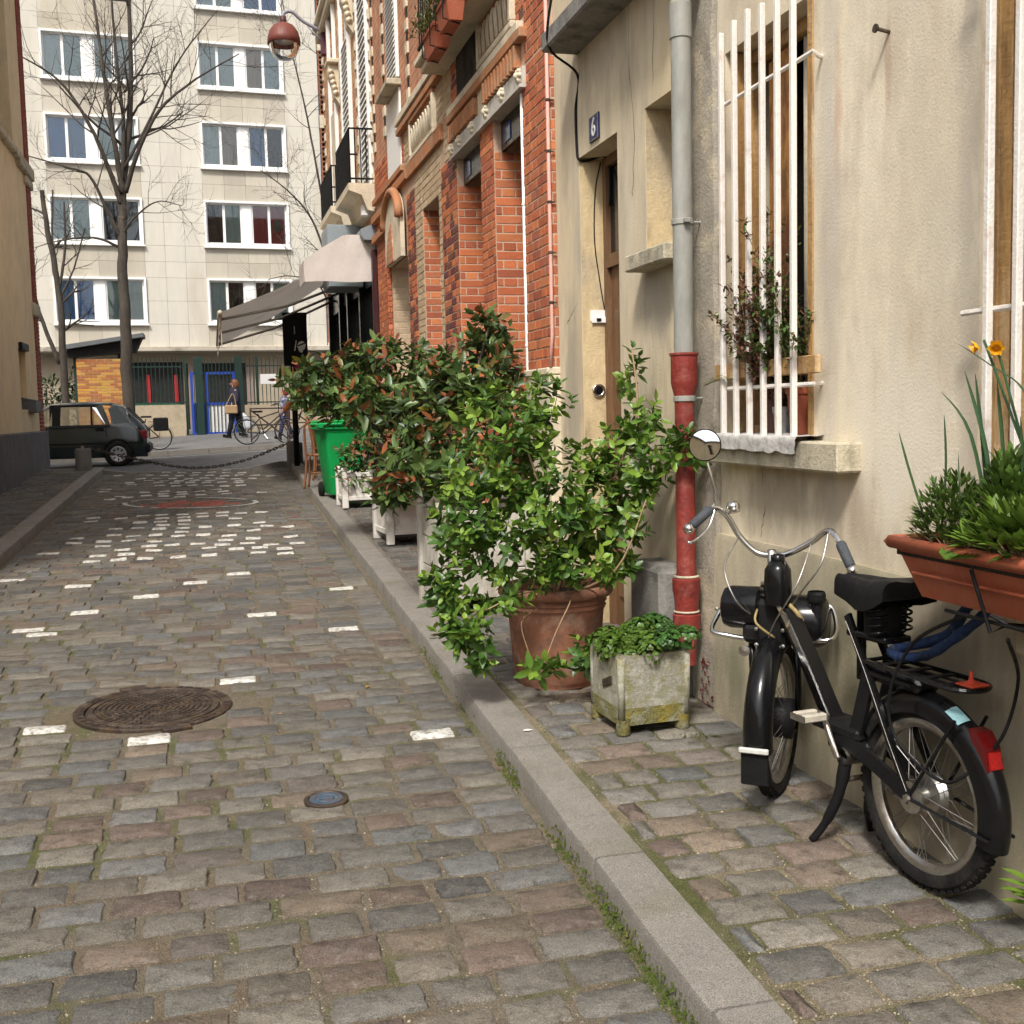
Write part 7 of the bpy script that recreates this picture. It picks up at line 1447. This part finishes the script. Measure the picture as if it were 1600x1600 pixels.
    for (x, y, z) in ((.46,.155,.47),(.34,-.155,.20)):
        p = bpy.data.objects.new('pedal', None); COL.objects.link(p); p.parent = t; p.location = (x,y,z)
        for s in (-1,1): b = MB(); b.cbox(s*.026-.012,s*.026+.012,-.045,.045,-.012,.014,.004); b.build('pedal_block', mat('worn cream rubber', (.45,.41,.33), .8, .2, 20), p, local=True)
        b = MB(); b.tube([(0,-.06,0),(0,.05,0)], .007, 6); b.box(-.04,.04,.046,.05,-.01,.012); b.box(-.04,.04,-.05,-.046,-.01,.012); b.build('pedal_cage', M['steel'], p, local=True)
    for s in (-1,1):
        b = MB(); b.tube(bez([(.40,s*.05,.33),(.42,s*.065,.20),(.46,s*.09,.09),(.49,s*.125,.022)],5), [.022]*4+[.018]*6+[.014]*6, 8); b.build('stand_leg', M['black_matt'], t, local=True, smooth=True)
    b = MB(); b.tube([(.41,-.06,.25),(.41,.06,.25)], .010, 8); b.build('stand_bar', M['cover'], t, local=True)
    return t
make_moped()
def mw(u, w_, z): a = R_(96.33); return Vector((2.135+u*math.cos(a)-w_*math.sin(a), 3.017+u*math.sin(a)+w_*math.cos(a), zs(3.017)+z))

# ------------------------------------------------------------------ trough with daffodils
tg = thing('plant_trough', 'long terracotta coloured trough hanging on a wire bracket at the right', 'trough', (2.08,2.5,1.12))
x0, x1, y0, y1, zt, zb_ = 1.955, 2.20, 2.02, 3.03, 1.345, 1.175
b = MB(); e = .055; b.add([(x0+e,y0+e,zb_),(x1-e,y0+e,zb_),(x1-e,y1-e*1.6,zb_),(x0+e,y1-e*1.6,zb_),(x0+.012,y0+.02,zt-.03),(x1-.012,y0+.02,zt-.03),(x1-.012,y1-.03,zt-.03),(x0+.012,y1-.03,zt-.03)], [(0,3,2,1),(0,1,5,4),(1,2,6,5),(2,3,7,6),(3,0,4,7)]); b.build('body', M['pot_plain'], tg)
rim = [(x0,y0,zt),(x1,y0,zt),(x1,y1,zt),(x0,y1,zt)]; b = MB()
b.tube([(x0,y0,zt-.012),(x0,y1-.012,zt-.012)], .019, 10); b.tube([(x0,y1-.006,zt-.012),(x1,y1-.006,zt-.012)], .019, 10); b.tube([(x1,y1,zt-.012),(x1,y0,zt-.012)], .019, 10); b.lathe([(.001,.019),(.019,0),(.001,-.019)], (x0,y1-.006,zt-.012), 10); b.build('rim', M['pot_plain'], tg, smooth=True)
b = MB(); b.cbox(x0+.016,x0+.026,y0+.03,y1-.09,1.245,1.253,.002); b.build('side_rib', M['pot_plain'], tg)
b = MB(); b.box(x0+.015,x1-.015,y0+.02,y1-.02,zt-.05,zt-.03); b.build('soil', M['soil'], tg)
for y in (2.62, 2.25):
    b = MB(); b.tube([(x0+.005,y+.03,1.295),(x0+.03,y-.02,1.13),(x0+.06,y-.05,1.155),(2.20,y-.05,1.13),(2.32,y-.05,1.20)], .0055, 6); b.tube([(x0+.02,y-.03,1.18),(x0+.05,y-.06,1.158)], .005, 6); b.build('wire_bracket', M['black_matt'], tg)
b = MB(); b.tube([(1.99,2.80,1.158),(1.99,2.1,1.158)], .0055, 6); b.tube([(2.16,2.85,1.158),(2.16,2.1,1.158)], .0055, 6); b.build('wire_rail', M['black_matt'], tg)
def blade(parent, pts, wd, col, name='leaf_blade'):
    P = bez(pts, 5); b = MB(); n = len(P); vs = []
    for i, p in enumerate(P):
        t = i/(n-1); w_ = wd*(1-.15*t)*(1 if t < .75 else max(.06, (1-t)/.25)**.7); d = (P[min(i+1,n-1)]-P[max(i-1,0)]).normalized(); s = d.cross(Vector((.3,-.95,.1))).normalized(); nn = s.cross(d)
        vs += [p-s*w_, p+nn*w_*.35, p+s*w_]
    b.add(vs, [(i*3+j, i*3+j+1, (i+1)*3+j+1, (i+1)*3+j) for i in range(n-1) for j in range(2)], col=col); return b.build(name, M['leaf'], parent, smooth=True)
df = thing('daffodil', 'yellow flowering daffodil with long upright blades in the trough', 'daffodil', (2.10,2.62,1.32)); gcol = (.05,.105,.045)
for pts, wd in (([(2.04,2.45,1.33),(2.06,2.52,1.62),(2.08,2.60,1.765),(2.08,2.75,1.845),(2.08,2.89,1.912)],.011),([(2.08,2.72,1.35),(2.08,2.75,1.6),(2.08,2.85,1.83)],.011),([(2.08,2.72,1.35),(2.08,2.82,1.65),(2.08,2.96,1.775)],.010),
    ([(2.05,2.95,1.33),(2.05,3.02,1.45),(2.05,3.08,1.56),(2.05,3.125,1.655)],.007),([(2.05,2.91,1.35),(2.05,2.89,1.55),(2.05,2.90,1.71)],.006),([(2.10,2.76,1.35),(2.10,2.79,1.6),(2.10,2.83,1.82)],.010),([(2.11,2.70,1.35),(2.11,2.72,1.6),(2.11,2.75,1.80)],.010),([(2.1,2.62,1.33),(2.1,2.62,1.5),(2.1,2.64,1.70)],.010),([(2.06,2.5,1.33),(2.03,2.47,1.5),(1.98,2.34,1.62)],.010),([(2.04,2.80,1.33),(2.04,2.81,1.45),(2.04,2.82,1.60)],.004)): blade(df, pts, wd, gcol)
def dflower(p, d):
    b = MB(); d = d.normalized(); b.tube([(2.11,2.62,1.33), Vector((2.11,2.63,1.6)), p-d*.02], .004, 5, col=gcol); b.build('flower_stem', M['leaf'], df)
    Q = d.to_track_quat('Z','Y').to_matrix(); b = MB()
    for k in range(6): a = k*math.pi/3; leafmesh(b, p, Q @ Vector((math.cos(a),math.sin(a),.35)), .027, .018, (.78,.45,.02), up=d, curl=.0)
    b.lathe([(.008,0),(.011,.012),(.016,.022)], p, 10, Q, col=(.75,.33,.01)); b.build('flower', M['leaf'], df, smooth=True)
dflower(Vector((2.10,2.82,1.90)), Vector((-.5,.4,-.5))); dflower(Vector((2.11,2.755,1.89)), Vector((-.6,-.7,-.3)))
def mound(name, label, c, rad, n, l, w_, col, seed, extra=None):
    r = random.Random(seed); t = thing(name, label, 'plant', (c[0],c[1],1.31)); b = MB(); st = MB()
    for i in range(n):
        v = rv(r); v.z = abs(v.z); p = Vector((c[0]+v.x*rad[0], c[1]+v.y*rad[1], c[2]+v.z*rad[2])); g = r.uniform(.6,1.35)
        for k in range(3): leafmesh(b, p, v*.9+rv(r)*.7+Vector((0,0,.5)), l*r.uniform(.7,1.2), w_, tuple(x*g for x in col))
    for i in range(16): v = rv(r); st.tube([(c[0]+v.x*.02,c[1]+v.y*.05,1.31), (c[0]+v.x*rad[0]*.8,c[1]+v.y*rad[1]*.8,c[2]+abs(v.z)*rad[2]*.8)], .0025, 4)
    tag(b.build('foliage', M['leaf'], t, smooth=True), kind='stuff'); st.build('stems', M['twig'], t); return t
mound('daisy_plant', 'bushy dark green plant at the far end of the trough', (2.06,2.86,1.35), (.10,.14,.18), 420, .035, .010, (.09,.15,.028), 3)
mound('leafy_plant', 'taller green leafy plant behind the daffodil blades in the trough', (2.09,2.66,1.38), (.07,.08,.22), 230, .045, .017, (.09,.16,.028), 5)
mound('primrose', 'broad leaved pale green primrose at the right end of the trough', (2.03,2.52,1.35), (.10,.20,.12), 170, .065, .026, (.12,.20,.028), 9)
hl = MB(); r = random.Random(2)
for k in range(6): leafmesh(hl, Vector((1.965,2.74-.03*k,1.35)), Vector((-.6,.2*(k-2),-.2)), .07, .045, (.08,.15,.02))
o = hl.build('trailing_leaves', M['leaf'], smooth=True); tag(o, 'round green leaves hanging over the front rim of the trough', 'plant')
# ------------------------------------------------------------------ blue sleeved lock and loose cable
b = MB(); pts = bez([mw(.16,.03,.72), mw(.10,.0,.73), (2.09,2.98,1.0), (2.13,2.86,1.10), (2.14,2.80,1.16)],6); b.tube(pts, [.0155+.0015*math.sin(i*1.7) for i in range(len(pts))], 9)
pts = bez([mw(.16,.03,.72), mw(.20,.02,.735), (2.17,3.06,1.02), (2.18,2.97,1.12), (2.16,2.9,1.16)],6); b.tube(pts, [.0165+.0015*math.sin(i*1.3) for i in range(len(pts))], 9)
tag(b.build('bicycle_lock', mat('blue lock sleeve', (.006,.02,.065), .85, .5, 18, .5, 60, tint=(.16,.14,.05), tscale=26, tamt=.5, tlo=.62, thi=.7), smooth=True), 'blue cloth sleeved lock looped from the trough bracket to the rack', 'lock')
b = MB(); b.tube(bez([(2.0,2.72,1.158), mw(.02,.09,.80), mw(.12,.10,.62), mw(.10,.09,.48), mw(-.06,.08,.40), mw(-.14,.05,.42), mw(-.22,-.02,.55), mw(-.24,-.06,.72), (2.0,2.55,1.12)],8), .0055, 6)
tag(b.build('lock_cable', M['black_matt'], smooth=True), 'thin black steel cable looping down to the rear wheel', 'cable')

# ------------------------------------------------------------------ pots and straggly plant on the barred sill
def small_pot(name, label, x, y, z, rt, rb, h, m):
    t = thing(name, label, 'plant pot', (x,y,z)); b = MB(); b.lathe([(.001,0),(rb,0),(lerp(rb,rt,.78),h*.78),(rt*1.05,h*.79),(rt*1.08,h),(rt*.94,h),(rt*.9,h*.85)], (x,y,z), 22); b.build('body', m, t, sharp=40); b = MB(); b.disc((x,y,z+h*.86), rt*.9, 18); b.build('soil', M['soil'], t)
small_pot('terracotta_flowerpot', 'terracotta flowerpot on the sill behind the rightmost white bar', 2.345, 4.26, 1.622, .062, .045, .21, M['pot_plain'])
small_pot('metal_bucket', 'small galvanised bucket between two flowerpots on the sill', 2.32, 4.37, 1.622, .042, .034, .115, mat('galvanised', (.35,.37,.38), .4, .15, 20, .1, metal=.6))
small_pot('dark_flowerpot', 'dark brown flowerpot at the far end of the barred sill', 2.345, 4.50, 1.622, .058, .04, .17, mat('brown pot', (.12,.06,.045), .7, .2))
r = random.Random(27); sp = thing('straggly_plant', 'straggly half dry plant growing up behind the white bars', 'plant', (2.34,4.4,1.76)); b = MB(); st = MB()
for i in range(95):
    p0 = Vector((2.34+r.uniform(-.03,.03), r.choice((4.26,4.5,4.45))+r.uniform(-.04,.04), 1.77)); tip = Vector((2.27+r.uniform(-.10,.06), 4.42+r.gauss(0,.16), 1.95+abs(r.gauss(.12,.20)))); mid = (p0+tip)/2+rv(r)*.06; P = bez([p0,mid,tip],5); st.tube(P, .0022, 4)
    for p in P[3:]:
        for k in range(9):
            g = r.uniform(.6,1.3); col = (.07*g,.12*g,.025*g) if r.random() < (.85 if p.y < 4.36 else .4) else (.15*g,.06*g,.04*g); leafmesh(b, p+rv(r)*.02, rv(r)+Vector((0,0,.2)), r.uniform(.015,.035), .014, col)
for i in range(9): leafmesh(b, Vector((2.23,4.66+.02*i,1.86)), Vector((-.5,.6+.1*i,.35-.08*i)), r.uniform(.07,.13), .012, (.13,.17,.03))
tag(b.build('foliage', M['leaf'], sp, smooth=True), kind='stuff'); st.build('stems', M['twig'], sp)

# ------------------------------------------------------------------ small things on the ground
def ground_leaf(x, y, z, s, col, label, name='fallen_leaf', cat='leaf'):
    b = MB(); a = rnd.uniform(0,6.28); leafmesh(b, Vector((x,y,z+.004)), Vector((math.cos(a),math.sin(a),.05)), s, s*.55, None, fold=.15); b.c = [None]*len(b.f); o = b.build(name, M['litter'], smooth=True); o.color = (*col,1); tag(o, label, cat, 'litter on the ground' if cat == 'litter' else 'fallen leaves')
LV = [(.30,5.9,'dry orange leaf on the cobbles between the manhole and the kerb'),(.18,2.75,'pale dry leaf at the bottom edge of the cobbles'),(.80,6.3,'brown leaf close to the kerb near the white sett'),(.62,8.1,'small orange leaf in front of the weathered planter'),(-.1,9.6,'tiny yellow leaf on the cobbles beyond the manhole')]
for x, y, lb in LV: ground_leaf(x, y, zr(y), .035, (.45,.22,.07), lb)
ground_leaf(1.52, 5.05, zs(5.05), .05, (.30,.09,.03), 'rust brown leaf lying beside the terracotta pot'); ground_leaf(1.32, 4.95, zs(4.95), .06, (.70,.66,.58), 'pale sliver of wood on the kerb near the pot', 'wood_sliver', 'litter')
ground_leaf(1.0, 14.0, zr(14.0), .12, (.40,.02,.03), 'crumpled red wrapper in the gutter by the bin', 'red_wrapper', 'litter'); ground_leaf(-1.62, 10.9, zr(10.9), .12, (.75,.74,.72), 'white paper scrap by the left kerb', 'paper_scrap', 'litter')
wd = thing('weed', 'bright green leafy weed at the right edge by the rear wheel', 'weed', (2.25,2.68,zs(2.68))); b = MB(); r = random.Random(6)
for k in range(12): a = r.uniform(0,6.28); leafmesh(b, Vector((2.22,2.70,.29+.008*k)), Vector((-.35+.6*math.cos(a),.25+.5*math.sin(a),.30)), .10, .034, (.15,.25,.03))
b.build('leaves', M['leaf'], wd, smooth=True); b = MB(); b.tube(bez([(2.25,2.68,zs(2.68)-.01),(2.24,2.69,.29),(2.22,2.70,.38)],4), .004, 5); b.build('stem', M['twig'], wd)
r = random.Random(15)
for i, (x, y) in enumerate(((2.10,4.62),(2.16,4.50),(2.03,4.66))):
    b = MB(); 
    for k in range(26): leafmesh(b, Vector((x+r.gauss(0,.03),y+r.gauss(0,.02),zs(y)+.003)), rv(r)+Vector((0,0,.2)), .014, .008, (.07*r.uniform(.6,1.3),.085,.025))
    tag(b.build('moss_tuft', M['leaf']), ('moss tuft in the joint just right of the concrete planter','small moss tuft nearest the moped front wheel','flat moss tuft at the front foot of the concrete planter')[i], 'moss')

# ------------------------------------------------------------------ grit and crumbs of moss lying in the joints of the nearest paving
r = random.Random(91); b = MB()
for i in range(15000):
    y = 2.4+(r.random()**1.6)*4.0; onwalk = r.random() < .42; x = r.uniform(kr(y)+.19, 2.29) if onwalk else r.uniform(max(kl(y), -.36*y), kr(y)-.01)
    zz = (zs(y)-.008 if onwalk else zr(y)-.007); s = r.uniform(.0015,.0045)*(1.5 if r.random() < .07 else 1); g = r.uniform(.6,1.4); mossy = noise.noise((x*1.3,y*1.3,7)) > (.02 if onwalk and y < 3.6 else .25)
    col = (.085*g,.10*g,.02*g) if mossy and r.random() < .8 else ((.30*g,.25*g,.18*g) if r.random() < .7 else (.10*g,.09*g,.08*g)); zt_ = zz+s*.8
    b.add([(x+s,y,zz),(x,y+s*r.uniform(.7,1.2),zz),(x-s,y,zz),(x,y-s*r.uniform(.7,1.2),zz),(x+r.uniform(-s,s)*.3,y,zt_)], [(0,1,4),(1,2,4),(2,3,4),(3,0,4)], col=col)
tag(b.build('grit', mat('grit', src='attr', rough=.95, var=0, bump=0)), 'sand grit and moss crumbs in the joints of the paving', kind='stuff')
